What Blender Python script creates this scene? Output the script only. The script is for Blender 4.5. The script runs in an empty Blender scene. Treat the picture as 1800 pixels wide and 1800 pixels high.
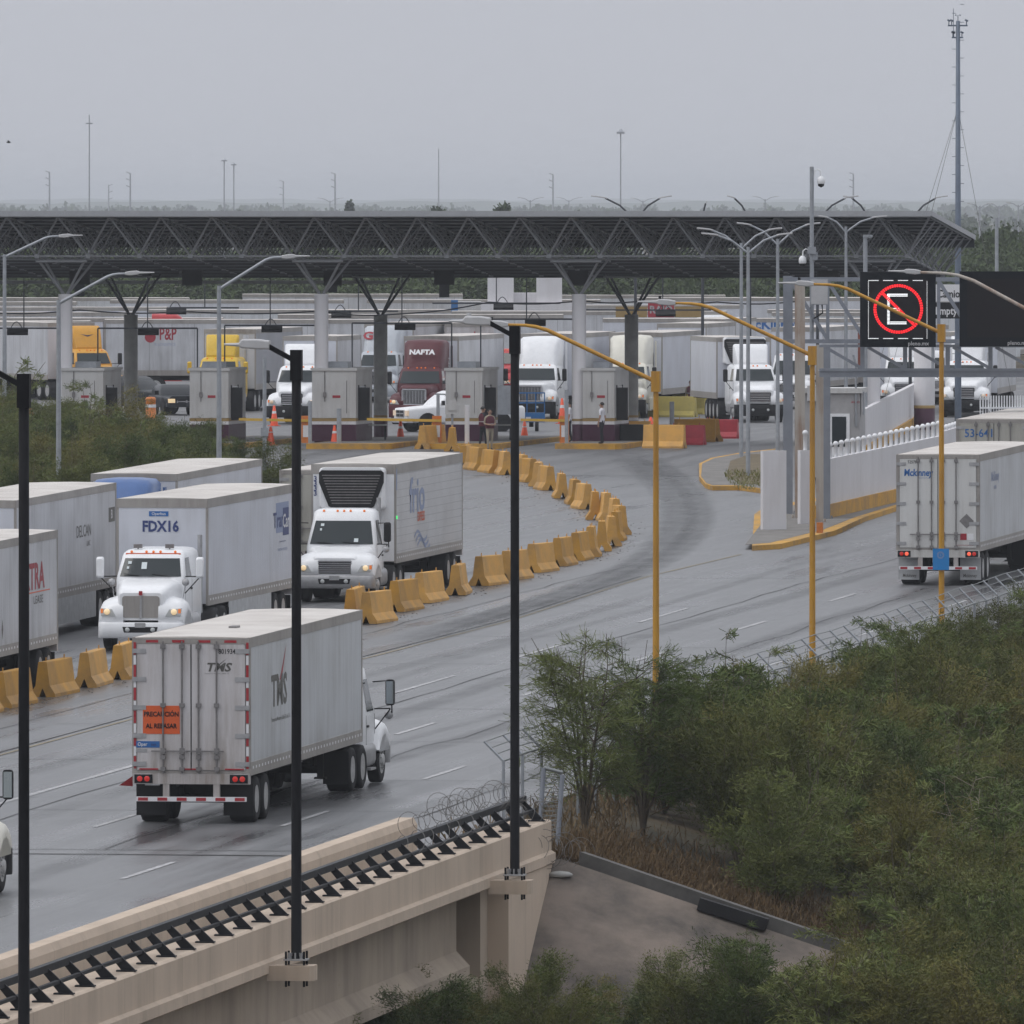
import bpy, math, random
import numpy as np
from mathutils import Vector, Matrix, Euler
R = math.radians
sc = bpy.context.scene
COL = sc.collection
random.seed(7)

# ------------------------------------------------------------------ camera model
F = 27000.0          # focal length in photo pixels (a long telephoto)
H = 13.6             # eye height over the bridge road
HZ = 357.0           # horizon row in the photo
TAN = 0.1436         # road direction
PHI = math.atan(TAN)
CP, SP = math.cos(PHI), math.sin(PHI)

def zr(Y):           # road height: climbs gently from the bridge to the toll plaza
    if Y < 479: return (Y - 339) * 0.01179
    if Y < 656: return 1.65 + (Y - 479) * 0.00876
    return 3.2
def G(px, py, h=0.0):   # where a sight line meets the road surface (+h)
    lo, hi = 150.0, 9000.0
    k = (py - HZ) / F
    for _ in range(60):
        m = (lo + hi) / 2
        if H - k * m > zr(m) + h: lo = m
        else: hi = m
    return Vector(((px - 900) * lo / F, lo, zr(lo) + h))
def P(px, py, Y): return Vector(((px - 900) * Y / F, Y, H - (py - HZ) * Y / F))
def VS(v, s): return v * CP + s * SP, -v * SP + s * CP      # road frame -> X, Y
def toVS(X, Y): return X * CP - Y * SP, X * SP + Y * CP

# ------------------------------------------------------------------ mesh builder
class MB:
    def __init__(s): s.v = []; s.f = []; s.mi = []; s.sm = []; s.cur = 0
    def add(s, vs, fs, smooth=False):
        b = len(s.v); s.v += [tuple(p) for p in vs]
        for f in fs:
            s.f.append(tuple(b + i for i in f)); s.mi.append(s.cur); s.sm.append(smooth)
        return s
    def mat(s, i): s.cur = i; return s
    def box(s, x0, x1, y0, y1, z0, z1):
        return s.add([(x0,y0,z0),(x1,y0,z0),(x1,y1,z0),(x0,y1,z0),(x0,y0,z1),(x1,y0,z1),(x1,y1,z1),(x0,y1,z1)],
                     [(3,2,1,0),(4,5,6,7),(0,1,5,4),(1,2,6,5),(2,3,7,6),(3,0,4,7)])
    def obox(s, c, sx, sy, sz, rz=0.0, rx=0.0, ry=0.0):
        m = Euler((rx, ry, rz)).to_matrix(); c = Vector(c)
        vs = [c + m @ Vector((a*sx/2, b*sy/2, d*sz/2)) for a,b,d in
              [(-1,-1,-1),(1,-1,-1),(1,1,-1),(-1,1,-1),(-1,-1,1),(1,-1,1),(1,1,1),(-1,1,1)]]
        return s.add(vs, [(3,2,1,0),(4,5,6,7),(0,1,5,4),(1,2,6,5),(2,3,7,6),(3,0,4,7)])
    def loft(s, rings, cap=True, smooth=False, closed=True):
        n = len(rings[0]); vs = []; fs = []
        for r in rings: vs += r
        for k in range(len(rings)-1):
            for i in range(n if closed else n-1):
                j = (i+1) % n
                fs.append((k*n+i, k*n+j, (k+1)*n+j, (k+1)*n+i))
        s.add(vs, fs, smooth)
        if cap:
            s.add(rings[0], [tuple(range(n))[::-1]]); s.add(rings[-1], [tuple(range(n))])
        return s
    def tube(s, pts, r, n=6, cap=True, smooth=True, r2=None):
        pts = [Vector(p) for p in pts]; rings = []
        for i, p in enumerate(pts):
            d = (pts[min(i+1,len(pts)-1)] - pts[max(i-1,0)])
            d = d.normalized() if d.length > 1e-9 else Vector((0,0,1))
            a = d.cross(Vector((0,0,1)))
            if a.length < 1e-3: a = d.cross(Vector((0,1,0)))
            a.normalize(); b = d.cross(a)
            rr = r if r2 is None else r + (r2-r)*i/max(1,len(pts)-1)
            rings.append([p + (a*math.cos(2*math.pi*k/n) + b*math.sin(2*math.pi*k/n))*rr for k in range(n)])
        return s.loft(rings[::-1], cap, smooth)
    def bar(s, p, q, w, h=None):
        return s.beam(p, q, w, h or w)
    def beam(s, p, q, w, h):
        p = Vector(p); q = Vector(q); d = (q-p).normalized()
        a = d.cross(Vector((0,0,1)))
        if a.length < 1e-3: a = Vector((1,0,0))
        a.normalize(); b = a.cross(d)
        rg = [[c + a*(i*w/2) + b*(j*h/2) for i,j in ((-1,-1),(1,-1),(1,1),(-1,1))] for c in (q,p)]
        return s.loft(rg)
    def lathe(s, prof, c=(0,0,0), axis='z', n=16, smooth=True):
        rings = []
        for r, z in prof:
            ring = []
            for k in range(n):
                a = 2*math.pi*k/n; x, y = r*math.cos(a), r*math.sin(a)
                p = {'z':(x,y,z),'x':(z,x,y),'y':(y,z,x)}[axis]
                ring.append((p[0]+c[0], p[1]+c[1], p[2]+c[2]))
            rings.append(ring)
        return s.loft(rings, True, smooth)
    def prism(s, pts, h0, h1, plane='xy', smooth=False):
        def m(a,b,h): return {'xy':(a,b,h),'yz':(h,a,b),'xz':(a,h,b)}[plane]
        return s.loft([[m(a,b,h0) for a,b in pts],[m(a,b,h1) for a,b in pts]], True, smooth)
    def quad(s, a, b, c, d): return s.add([a,b,c,d], [(0,1,2,3)])
    def mesh(s, name, mats):
        me = bpy.data.meshes.new(name)
        me.from_pydata(s.v, [], s.f)
        for m in (mats if isinstance(mats,(list,tuple)) else [mats]): me.materials.append(m)
        me.polygons.foreach_set('material_index', s.mi)
        me.polygons.foreach_set('use_smooth', s.sm)
        me.update()
        return me
    def build(s, name, mats, parent=None, loc=(0,0,0), rot=(0,0,0), fix=True):
        me = s.mesh(name, mats)
        if fix: fixnorm(me)
        o = bpy.data.objects.new(name, me); COL.objects.link(o)
        o.location = loc; o.rotation_euler = rot
        if parent: o.parent = parent
        return o
import bmesh
def fixnorm(me):
    bm = bmesh.new(); bm.from_mesh(me)
    bmesh.ops.recalc_face_normals(bm, faces=bm.faces); bm.to_mesh(me); bm.free()

def empty(name, loc, rz=0.0, rx=0.0, label=None, cat=None, group=None):
    o = bpy.data.objects.new(name, None); COL.objects.link(o)
    o.location = loc; o.rotation_euler = (rx, 0, rz); o.empty_display_size = 0.3
    if label: tag(o, label, cat, group)
    return o
def tag(o, label=None, cat=None, group=None, kind=None):
    if label: o['label'] = label
    if cat: o['category'] = cat
    if group: o['group'] = group
    if kind: o['kind'] = kind
    return o
def copy_tree(o, parent=None, loc=None, rz=None):
    c = o.copy(); COL.objects.link(c)
    if parent: c.parent = parent
    if loc is not None: c.location = loc
    if rz is not None: c.rotation_euler.z = rz
    for ch in list(o.children): copy_tree(ch, c)
    return c
def rr(x0, x1, y0, y1, r, n=3):
    r = min(r, (x1-x0)/2-1e-4, (y1-y0)/2-1e-4); o = []
    for cx, cy, a0 in ((x1-r,y1-r,0),(x0+r,y1-r,90),(x0+r,y0+r,180),(x1-r,y0+r,270)):
        for k in range(n+1):
            a = R(a0 + 90*k/n); o.append((cx+r*math.cos(a), cy+r*math.sin(a)))
    return o
ORD = 'first second third fourth fifth sixth seventh eighth ninth tenth eleventh twelfth thirteenth fourteenth fifteenth sixteenth seventeenth eighteenth nineteenth twentieth'.split()

# ------------------------------------------------------------------ materials
def newmat(name):
    m = bpy.data.materials.new(name); m.use_nodes = True
    nt = m.node_tree; b = nt.nodes['Principled BSDF']
    return m, nt, b
def L(nt, a, b): nt.links.new(a, b)
def plain(name, col, rough=0.5, metal=0.0, var=0.12, scale=3.0, emis=None, spec=None):
    """a painted / cast surface with soft uneven weathering"""
    m, nt, b = newmat(name); N = nt.nodes
    b.inputs['Roughness'].default_value = rough; b.inputs['Metallic'].default_value = metal
    if spec is not None: b.inputs['Specular IOR Level'].default_value = spec
    if var > 0:
        tc = N.new('ShaderNodeTexCoord'); no = N.new('ShaderNodeTexNoise'); no.inputs['Scale'].default_value = scale
        no.inputs['Detail'].default_value = 5; no.inputs['Roughness'].default_value = 0.65
        L(nt, tc.outputs['Object'], no.inputs['Vector'])
        rp = N.new('ShaderNodeValToRGB'); e = rp.color_ramp.elements
        e[0].position = 0.3; e[1].position = 0.7
        e[0].color = (*[c*(1-var) for c in col], 1); e[1].color = (*[min(1,c*(1+var*0.7)) for c in col], 1)
        L(nt, no.outputs['Fac'], rp.inputs['Fac']); L(nt, rp.outputs['Color'], b.inputs['Base Color'])
        mr = N.new('ShaderNodeMapRange'); mr.inputs['To Min'].default_value = max(0.02,rough-0.08); mr.inputs['To Max'].default_value = min(1,rough+0.1)
        L(nt, no.outputs['Fac'], mr.inputs['Value']); L(nt, mr.outputs['Result'], b.inputs['Roughness'])
    else: b.inputs['Base Color'].default_value = (*col, 1)
    if emis:
        b.inputs['Emission Color'].default_value = (*emis[:3], 1); b.inputs['Emission Strength'].default_value = emis[3]
    return m
def streaky(name, col, dirt, amt=0.5, vert=True, scale=1.2, rough=0.45, seam=None, seamcol=None, seamw=0.012, axis='Y', ribs=None, metal=0.0, low=None):
    """sheet metal: grime runs down it; optional seams every seam metres along an axis"""
    m, nt, b = newmat(name); N = nt.nodes
    tc = N.new('ShaderNodeTexCoord'); mp = N.new('ShaderNodeMapping')
    mp.inputs['Scale'].default_value = (3.5, 3.5, 0.35) if vert else (1,1,1)
    L(nt, tc.outputs['Object'], mp.inputs['Vector'])
    no = N.new('ShaderNodeTexNoise'); no.inputs['Scale'].default_value = scale; no.inputs['Detail'].default_value = 6; no.inputs['Roughness'].default_value = 0.7
    L(nt, mp.outputs['Vector'], no.inputs['Vector'])
    n2 = N.new('ShaderNodeTexNoise'); n2.inputs['Scale'].default_value = 0.5; n2.inputs['Detail'].default_value = 4
    L(nt, tc.outputs['Object'], n2.inputs['Vector'])
    mul = N.new('ShaderNodeMath'); mul.operation = 'MULTIPLY'; L(nt, no.outputs['Fac'], mul.inputs[0]); L(nt, n2.outputs['Fac'], mul.inputs[1])
    rp = N.new('ShaderNodeMapRange'); rp.inputs['From Min'].default_value = 0.18; rp.inputs['From Max'].default_value = 0.42
    rp.inputs['To Min'].default_value = 0.0; rp.inputs['To Max'].default_value = amt
    L(nt, mul.outputs[0], rp.inputs['Value'])
    fac = rp.outputs['Result']
    sep = N.new('ShaderNodeSeparateXYZ'); L(nt, tc.outputs['Object'], sep.inputs[0])
    if low:      # road spray thrown up on the lower edge
        lm = N.new('ShaderNodeMapRange'); lm.inputs['From Min'].default_value = low[1]; lm.inputs['From Max'].default_value = low[0]
        lm.inputs['To Min'].default_value = 0; lm.inputs['To Max'].default_value = 0.7
        L(nt, sep.outputs['Z'], lm.inputs['Value'])
        m3 = N.new('ShaderNodeMath'); m3.operation = 'MULTIPLY'; L(nt, lm.outputs['Result'], m3.inputs[0]); L(nt, no.outputs['Fac'], m3.inputs[1])
        ad = N.new('ShaderNodeMath'); ad.operation = 'ADD'; ad.use_clamp = True; L(nt, fac, ad.inputs[0]); L(nt, m3.outputs[0], ad.inputs[1]); fac = ad.outputs[0]
    mx = N.new('ShaderNodeMix'); mx.data_type = 'RGBA'; mx.inputs['A'].default_value = (*col,1); mx.inputs['B'].default_value = (*dirt,1)
    L(nt, fac, mx.inputs['Factor']); out = mx.outputs['Result']
    if seam:
        md = N.new('ShaderNodeMath'); md.operation = 'FLOORED_MODULO'; L(nt, sep.outputs[axis], md.inputs[0]); md.inputs[1].default_value = seam
        lt = N.new('ShaderNodeMath'); lt.operation = 'LESS_THAN'; L(nt, md.outputs[0], lt.inputs[0]); lt.inputs[1].default_value = seamw
        m2 = N.new('ShaderNodeMix'); m2.data_type = 'RGBA'; L(nt, out, m2.inputs['A']); m2.inputs['B'].default_value = (*(seamcol or (0.2,0.2,0.2)),1)
        f2 = N.new('ShaderNodeMath'); f2.operation = 'MULTIPLY'; L(nt, lt.outputs[0], f2.inputs[0]); f2.inputs[1].default_value = 0.75
        L(nt, f2.outputs[0], m2.inputs['Factor']); out = m2.outputs['Result']
    L(nt, out, b.inputs['Base Color']); b.inputs['Roughness'].default_value = rough; b.inputs['Metallic'].default_value = metal
    if ribs:      # fine corrugation
        wv = N.new('ShaderNodeMath'); wv.operation = 'SINE'; ml = N.new('ShaderNodeMath'); ml.operation = 'MULTIPLY'
        L(nt, sep.outputs[ribs[1]], ml.inputs[0]); ml.inputs[1].default_value = 2*math.pi/ribs[0]; L(nt, ml.outputs[0], wv.inputs[0])
        bp = N.new('ShaderNodeBump'); bp.inputs['Strength'].default_value = 0.35; bp.inputs['Distance'].default_value = ribs[2]
        L(nt, wv.outputs[0], bp.inputs['Height']); L(nt, bp.outputs['Normal'], b.inputs['Normal'])
    else:
        bp = N.new('ShaderNodeBump'); bp.inputs['Strength'].default_value = 0.3; bp.inputs['Distance'].default_value = 0.04
        L(nt, n2.outputs['Fac'], bp.inputs['Height']); L(nt, bp.outputs['Normal'], b.inputs['Normal'])
    return m
def leafmat(name, cols, rough=0.6):
    m, nt, b = newmat(name); N = nt.nodes
    tc = N.new('ShaderNodeTexCoord'); no = N.new('ShaderNodeTexNoise'); no.inputs['Scale'].default_value = 1.6; no.inputs['Detail'].default_value = 3
    L(nt, tc.outputs['Object'], no.inputs['Vector'])
    oi = N.new('ShaderNodeObjectInfo'); ad = N.new('ShaderNodeMath'); ad.operation = 'MULTIPLY_ADD'
    L(nt, oi.outputs['Random'], ad.inputs[0]); ad.inputs[1].default_value = 0.5; L(nt, no.outputs['Fac'], ad.inputs[2])
    rp = N.new('ShaderNodeValToRGB'); el = rp.color_ramp.elements
    el[0].position = 0.35; el[0].color = (*cols[0],1); el[1].position = 1.05 if False else 1.0; el[1].color = (*cols[-1],1)
    for i, c in enumerate(cols[1:-1]):
        e = el.new(0.35 + 0.65*(i+1)/(len(cols)-1)); e.color = (*c,1)
    L(nt, ad.outputs[0], rp.inputs['Fac']); L(nt, rp.outputs['Color'], b.inputs['Base Color'])
    b.inputs['Roughness'].default_value = rough; b.inputs['Specular IOR Level'].default_value = 0.12
    return m

M = {}
M['tyre'] = plain('tyre_rubber', (0.022,0.022,0.024), 0.8, var=0.3, spec=0.25)
M['rim'] = plain('steel_rim', (0.42,0.42,0.42), 0.45, 0.2, var=0.3, scale=6)
M['black'] = plain('black_plastic', (0.018,0.018,0.02), 0.5, var=0.2, spec=0.15)
M['chassis'] = plain('chassis_black', (0.02,0.02,0.022), 0.7, var=0.3, spec=0.15)
M['glass'] = plain('window_glass', (0.018,0.026,0.03), 0.05, 0.0, var=0, spec=0.4)
M['chrome'] = plain('bright_metal', (0.6,0.6,0.62), 0.22, 0.9, var=0.1)
M['alu'] = plain('dull_aluminium', (0.38,0.38,0.39), 0.45, 0.4, var=0.2, scale=5)
M['galv'] = plain('galvanised_steel', (0.33,0.35,0.38), 0.5, 0.3, var=0.18, scale=4)
M['steelgrey'] = plain('grey_painted_steel', (0.23,0.25,0.29), 0.5, 0.1, var=0.15, scale=2)
M['white'] = plain('white_paint', (0.80,0.81,0.83), 0.3, var=0.06)
M['cream'] = plain('cream_paint', (0.68,0.66,0.58), 0.35, var=0.06)
M['maroon'] = plain('maroon_paint', (0.085,0.013,0.02), 0.4, var=0.1, spec=0.35)
M['yellowcab'] = plain('yellow_paint', (0.62,0.40,0.02), 0.35, var=0.08)
M['orangecab'] = plain('amber_paint', (0.62,0.30,0.025), 0.35, var=0.08)
M['bluecab'] = plain('blue_paint', (0.06,0.13,0.32), 0.3, var=0.1)
M['silvercab'] = plain('silver_paint', (0.45,0.48,0.52), 0.3, var=0.08)
M['redcab'] = plain('red_paint', (0.45,0.03,0.035), 0.35, var=0.1)
M['darkcar'] = plain('charcoal_car_paint', (0.014,0.017,0.022), 0.3, var=0.1, spec=0.35)
M['red'] = plain('red_reflective', (0.36,0.02,0.03), 0.4, var=0.1)
M['redlamp'] = plain('red_lamp', (0.4,0.02,0.02), 0.2, var=0, emis=(1,0.05,0.03,0.16))
M['brakelamp'] = plain('brake_lamp', (0.6,0.05,0.03), 0.2, var=0, emis=(1,0.16,0.08,0.65))
M['amberlamp'] = plain('amber_lamp', (0.6,0.16,0.03), 0.25, var=0, emis=(1,0.25,0.05,0.25))
M['headlamp'] = plain('headlamp_lens', (0.5,0.5,0.48), 0.1, var=0, emis=(1,0.62,0.28,0.25))
M['headlit'] = plain('lit_headlamp', (0.8,0.7,0.5), 0.1, var=0, emis=(1,0.66,0.3,0.38))
M['lens'] = plain('clear_lens', (0.5,0.52,0.52), 0.12, var=0)
M['mirror'] = plain('mirror_glass', (0.5,0.55,0.55), 0.08, 0.9, var=0)
M['ink_blue'] = plain('blue_ink', (0.03,0.05,0.17), 0.5, var=0)
M['ink_sky'] = plain('bright_blue_ink', (0.02,0.12,0.36), 0.5, var=0)
M['ink_grey'] = plain('grey_ink', (0.10,0.095,0.085), 0.5, var=0)
M['ink_black'] = plain('black_ink', (0.015,0.015,0.017), 0.5, var=0, spec=0.2)
M['ink_red'] = plain('red_ink', (0.33,0.02,0.035), 0.5, var=0)
M['ink_white'] = plain('white_ink', (0.72,0.72,0.74), 0.5, var=0)
M['ink_orange'] = plain('orange_sign', (0.66,0.105,0.02), 0.5, var=0.08)
M['ink_pale'] = plain('pale_blue_ink', (0.25,0.30,0.45), 0.5, var=0)
M['flap'] = plain('pale_mudflap', (0.45,0.46,0.47), 0.6, var=0.2)
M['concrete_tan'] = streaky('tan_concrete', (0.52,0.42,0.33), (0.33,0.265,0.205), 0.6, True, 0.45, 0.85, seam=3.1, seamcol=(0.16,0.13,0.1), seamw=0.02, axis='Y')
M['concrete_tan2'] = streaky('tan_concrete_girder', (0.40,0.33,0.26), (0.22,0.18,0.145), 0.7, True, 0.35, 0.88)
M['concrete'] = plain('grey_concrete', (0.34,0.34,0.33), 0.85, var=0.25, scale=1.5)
M['concrete_dk'] = plain('dark_concrete', (0.18,0.17,0.16), 0.9, var=0.3, scale=1.2)
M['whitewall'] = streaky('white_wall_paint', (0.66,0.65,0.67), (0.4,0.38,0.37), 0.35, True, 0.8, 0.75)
M['greywall'] = plain('grey_wall_paint', (0.36,0.355,0.36), 0.8, var=0.12)
M['booth'] = streaky('booth_panel', (0.54,0.54,0.535), (0.28,0.26,0.24), 0.5, True, 1.5, 0.7)
M['burgundy'] = plain('burgundy_paint', (0.055,0.014,0.035), 0.5, var=0.15, spec=0.3)
M['ochre'] = plain('ochre_band', (0.30,0.20,0.07), 0.6, var=0.1)
M['kerb'] = streaky('yellow_kerb_paint', (0.55,0.29,0.03), (0.16,0.13,0.1), 0.8, False, 2.2, 0.75)
M['barrier'] = streaky('yellow_barrier_paint', (0.65,0.32,0.022), (0.34,0.19,0.055), 0.75, False, 1.7, 0.7, low=(0.0,0.35))
M['barrier_pale'] = streaky('pale_yellow_barrier_paint', (0.55,0.45,0.12), (0.25,0.22,0.12), 0.6, False, 1.7, 0.7)
M['barrier_red'] = plain('red_plastic', (0.45,0.03,0.05), 0.5, var=0.15)
M['pole_yellow'] = streaky('ochre_pole_paint', (0.50,0.255,0.02), (0.22,0.10,0.03), 0.6, True, 2.0, 0.5)
M['pole_black'] = plain('black_pole_paint', (0.006,0.006,0.008), 0.55, var=0.2, spec=0.1)
M['rail_black'] = plain('black_rail_paint', (0.012,0.013,0.017), 0.5, var=0.25, spec=0.18)
M['rust'] = streaky('rusty_pale_steel', (0.45,0.42,0.38), (0.22,0.09,0.03), 0.95, True, 1.3, 0.75)
M['lamphead'] = plain('lamp_housing', (0.5,0.5,0.51), 0.4, 0.2, var=0.08)
M['truss'] = plain('truss_steel', (0.27,0.28,0.30), 0.5, 0.2, var=0.12, spec=0.3)
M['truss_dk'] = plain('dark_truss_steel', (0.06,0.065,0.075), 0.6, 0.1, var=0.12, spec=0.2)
M['roofsheet'] = plain('roof_sheet', (0.035,0.04,0.05), 0.6, 0.1, var=0.1, scale=0.6, spec=0.2)
M['fascia'] = plain('pale_fascia', (0.36,0.37,0.39), 0.5, 0.1, var=0.08)
M['cone'] = plain('orange_cone', (0.75,0.09,0.03), 0.5, var=0.06)
M['orange'] = plain('orange_cabinet', (0.6,0.18,0.03), 0.5, var=0.15)
M['armyellow'] = plain('yellow_gate_arm', (0.6,0.38,0.05), 0.45, var=0.08)
M['bluelift'] = plain('blue_lift_paint', (0.02,0.13,0.34), 0.4, var=0.15)
M['container_red'] = streaky('oxide_container', (0.28,0.06,0.03), (0.14,0.05,0.03), 0.6, True, 1.2, 0.6, ribs=(0.28,'X',0.03))
M['skin'] = plain('skin', (0.33,0.19,0.13), 0.5, var=0.05)
M['hair'] = plain('dark_hair', (0.01,0.008,0.007), 0.6, var=0)
M['shirt_white'] = plain('white_shirt', (0.6,0.6,0.64), 0.8, var=0.06)
M['trousers_dk'] = plain('dark_trousers', (0.015,0.016,0.022), 0.8, var=0.1, spec=0.2)
M['trousers_khaki'] = plain('khaki_trousers', (0.32,0.27,0.20), 0.85, var=0.1)
M['vest'] = plain('maroon_vest', (0.09,0.018,0.03), 0.7, var=0.1, spec=0.2)
M['wire'] = plain('fence_wire', (0.22,0.235,0.24), 0.5, 0.4, var=0)
M['razor'] = plain('razor_wire', (0.16,0.155,0.15), 0.5, 0.5, var=0)
M['deadwood'] = plain('dead_wood', (0.26,0.22,0.17), 0.9, var=0.3, scale=8)
M['bark'] = plain('bark', (0.085,0.065,0.045), 0.85, var=0.3, scale=8)
M['twig'] = plain('pale_twig', (0.11,0.09,0.06), 0.85, var=0.3, scale=8)
M['leaf_olive'] = leafmat('olive_leaves', [(0.046,0.055,0.015),(0.098,0.104,0.026),(0.165,0.147,0.042)])
M['leaf_green'] = leafmat('green_leaves', [(0.035,0.054,0.015),(0.070,0.095,0.026),(0.125,0.138,0.040)])
M['leaf_fine'] = leafmat('grey_green_leaves', [(0.06,0.09,0.025),(0.105,0.14,0.04),(0.15,0.17,0.052)])
M['leaf_far'] = leafmat('far_leaves', [(0.03,0.05,0.02),(0.045,0.07,0.025),(0.06,0.085,0.03)])
M['weed'] = leafmat('dry_weeds', [(0.055,0.038,0.02),(0.115,0.075,0.038),(0.20,0.145,0.08)])
M['lawn'] = leafmat('lawn_grass', [(0.08,0.10,0.03),(0.14,0.15,0.05),(0.2,0.19,0.08)])
M['ledred'] = plain('lit_red_leds', (0.2,0.0,0.0), 0.4, var=0, emis=(1.0,0.012,0.02,1.25))
M['ledwhite'] = plain('lit_white_leds', (0.3,0.3,0.3), 0.4, var=0, emis=(0.95,0.97,1.0,1.0))
M['ledface'] = plain('led_panel_face', (0.012,0.010,0.012), 0.5, var=0.15, scale=9, spec=0.12)
M['ledframe'] = plain('led_panel_frame', (0.004,0.006,0.010), 0.5, var=0.1, spec=0.12)
M['tower'] = plain('tower_steel', (0.12,0.15,0.20), 0.5, 0.2, var=0.15)
M['pylon'] = plain('hazed_pylon_steel', (0.42,0.44,0.48), 0.6, 0.2, var=0.1)  # haze of distance put into the colour: steel paled for far poles
M['signblue'] = plain('blue_sign', (0.01,0.19,0.50), 0.45, var=0.04)
M['paper'] = plain('paper', (0.6,0.66,0.68), 0.6, var=0.1)
M['trlr_roof'] = streaky('trailer_roof_sheet', (0.60,0.565,0.53), (0.33,0.29,0.26), 0.6, False, 0.6, 0.6)
M['trlr_rail'] = streaky('trailer_rail', (0.34,0.32,0.30), (0.16,0.14,0.13), 0.6, True, 1.4, 0.55)
M['trlr_white'] = streaky('trailer_white_side', (0.58,0.60,0.63), (0.33,0.33,0.33), 0.65, True, 0.9, 0.38, seam=0.61, seamcol=(0.30,0.30,0.31), seamw=0.014, axis='Y', low=(1.1,1.7))
M['trlr_plate'] = streaky('trailer_plate_side', (0.57,0.58,0.61), (0.27,0.27,0.28), 0.65, True, 0.9, 0.36, seam=1.22, seamcol=(0.16,0.16,0.17), seamw=0.022, axis='Y', low=(1.1,1.8))
M['trlr_post'] = streaky('trailer_riveted_side', (0.61,0.63,0.69), (0.38,0.38,0.4), 0.45, True, 0.9, 0.36, ribs=(0.305,'Y',0.012), low=(1.1,1.6))
M['trlr_corr'] = streaky('trailer_ribbed_side', (0.56,0.56,0.57), (0.34,0.33,0.33), 0.55, False, 0.9, 0.36, seam=0.235, seamcol=(0.30,0.30,0.31), seamw=0.02, axis='Z', low=(1.1,1.7))
M['trlr_grey'] = streaky('trailer_grey_side', (0.30,0.31,0.34), (0.17,0.17,0.18), 0.5, True, 0.9, 0.45, seam=0.4, seamcol=(0.14,0.14,0.15), axis='X', seamw=0.03)
M['trlr_door'] = streaky('trailer_door_sheet', (0.58,0.56,0.57), (0.26,0.22,0.19), 0.7, True, 1.3, 0.42, low=(1.05,1.9))
M['trlr_door2'] = streaky('trailer_white_door_sheet', (0.62,0.62,0.61), (0.36,0.34,0.31), 0.4, True, 1.3, 0.42, low=(1.05,1.5))
M['trlr_old'] = streaky('trailer_weathered_door', (0.42,0.41,0.37), (0.22,0.2,0.17), 0.7, True, 1.3, 0.55)
M['rod'] = plain('lock_rod_steel', (0.22,0.21,0.21), 0.5, 0.5, var=0.3, scale=6)

def vary(m, lo, hi):      # every block has aged its own way
    nt = m.node_tree; b = nt.nodes['Principled BSDF']; src = b.inputs['Base Color'].links[0].from_socket
    oi = nt.nodes.new('ShaderNodeObjectInfo'); mr = nt.nodes.new('ShaderNodeMapRange'); mr.inputs['To Min'].default_value = lo; mr.inputs['To Max'].default_value = hi
    L(nt, oi.outputs['Random'], mr.inputs['Value']); h = nt.nodes.new('ShaderNodeHueSaturation'); L(nt, src, h.inputs['Color']); L(nt, mr.outputs['Result'], h.inputs['Value'])
    m2 = nt.nodes.new('ShaderNodeMapRange'); m2.inputs['To Min'].default_value = 1.0; m2.inputs['To Max'].default_value = 0.9; L(nt, oi.outputs['Random'], m2.inputs['Value']); L(nt, m2.outputs['Result'], h.inputs['Saturation'])
    L(nt, h.outputs['Color'], b.inputs['Base Color'])
vary(M['barrier'], 0.78, 1.12)
def text(s, size, mat, parent, loc, rot, bold=0.0, sx=1.0, shear=0.0, name='lettering', align='CENTER'):
    cu = bpy.data.curves.new('lettering', 'FONT'); cu.body = s; cu.size = size; cu.align_x = align; cu.align_y = 'CENTER'
    cu.offset = bold*size; cu.shear = shear; cu.fill_mode = 'FRONT'; cu.resolution_u = 2
    t = bpy.data.objects.new('tmp', cu)
    me = bpy.data.meshes.new_from_object(t)
    bpy.data.objects.remove(t); bpy.data.curves.remove(cu)
    for v in me.vertices: v.co.x *= sx
    me.name = name; me.materials.clear(); me.materials.append(mat)
    o = bpy.data.objects.new(name, me); COL.objects.link(o); o.parent = parent; o.location = loc; o.rotation_euler = rot
    return o
REAR = (R(90),0,0); RIGHT = (R(90),0,R(90)); FRONT = (R(90),0,R(180)); LEFT = (R(90),0,R(-90))
# ------------------------------------------------------------------ wheels
def wheel_mesh(r, w, dish, n=28):
    m = MB(); m.mat(0)
    m.lathe([(r*0.60,-w/2*0.9),(r*0.8,-w/2),(r*0.96,-w/2*0.9),(r,-w/2*0.7),(r,w/2*0.7),(r*0.96,w/2*0.9),(r*0.8,w/2),(r*0.60,w/2*0.9)], axis='x', n=n)
    m.mat(1)
    if dish:      # deep dished rear hub
        m.lathe([(r*0.60,w/2*0.92),(r*0.57,w/2*0.9),(r*0.52,w/2*0.45),(r*0.30,w/2*0.40),(r*0.28,w/2*0.75),(r*0.17,w/2*0.85),(0.01,w/2*0.87)], axis='x', n=n)
    else:
        m.lathe([(r*0.60,w/2*0.92),(r*0.55,w/2*0.95),(r*0.48,w/2*0.7),(r*0.30,w/2*1.02),(r*0.26,w/2*1.25),(r*0.15,w/2*1.35),(0.01,w/2*1.37)], axis='x', n=n)
    for k in range(10):
        a = 2*math.pi*k/10
        m.tube([(w/2*0.5, r*0.38*math.cos(a), r*0.38*math.sin(a)), (w/2*(0.62 if dish else 1.12), r*0.38*math.cos(a), r*0.38*math.sin(a))], 0.022, 5)
    me = m.mesh('wheel', [M['tyre'], M['rim']]); fixnorm(me); return me
WH_DUAL = wheel_mesh(0.51, 0.60, True); WH_FRONT = wheel_mesh(0.52, 0.30, False); WH_CAR = wheel_mesh(0.38, 0.26, True, 20)
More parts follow.
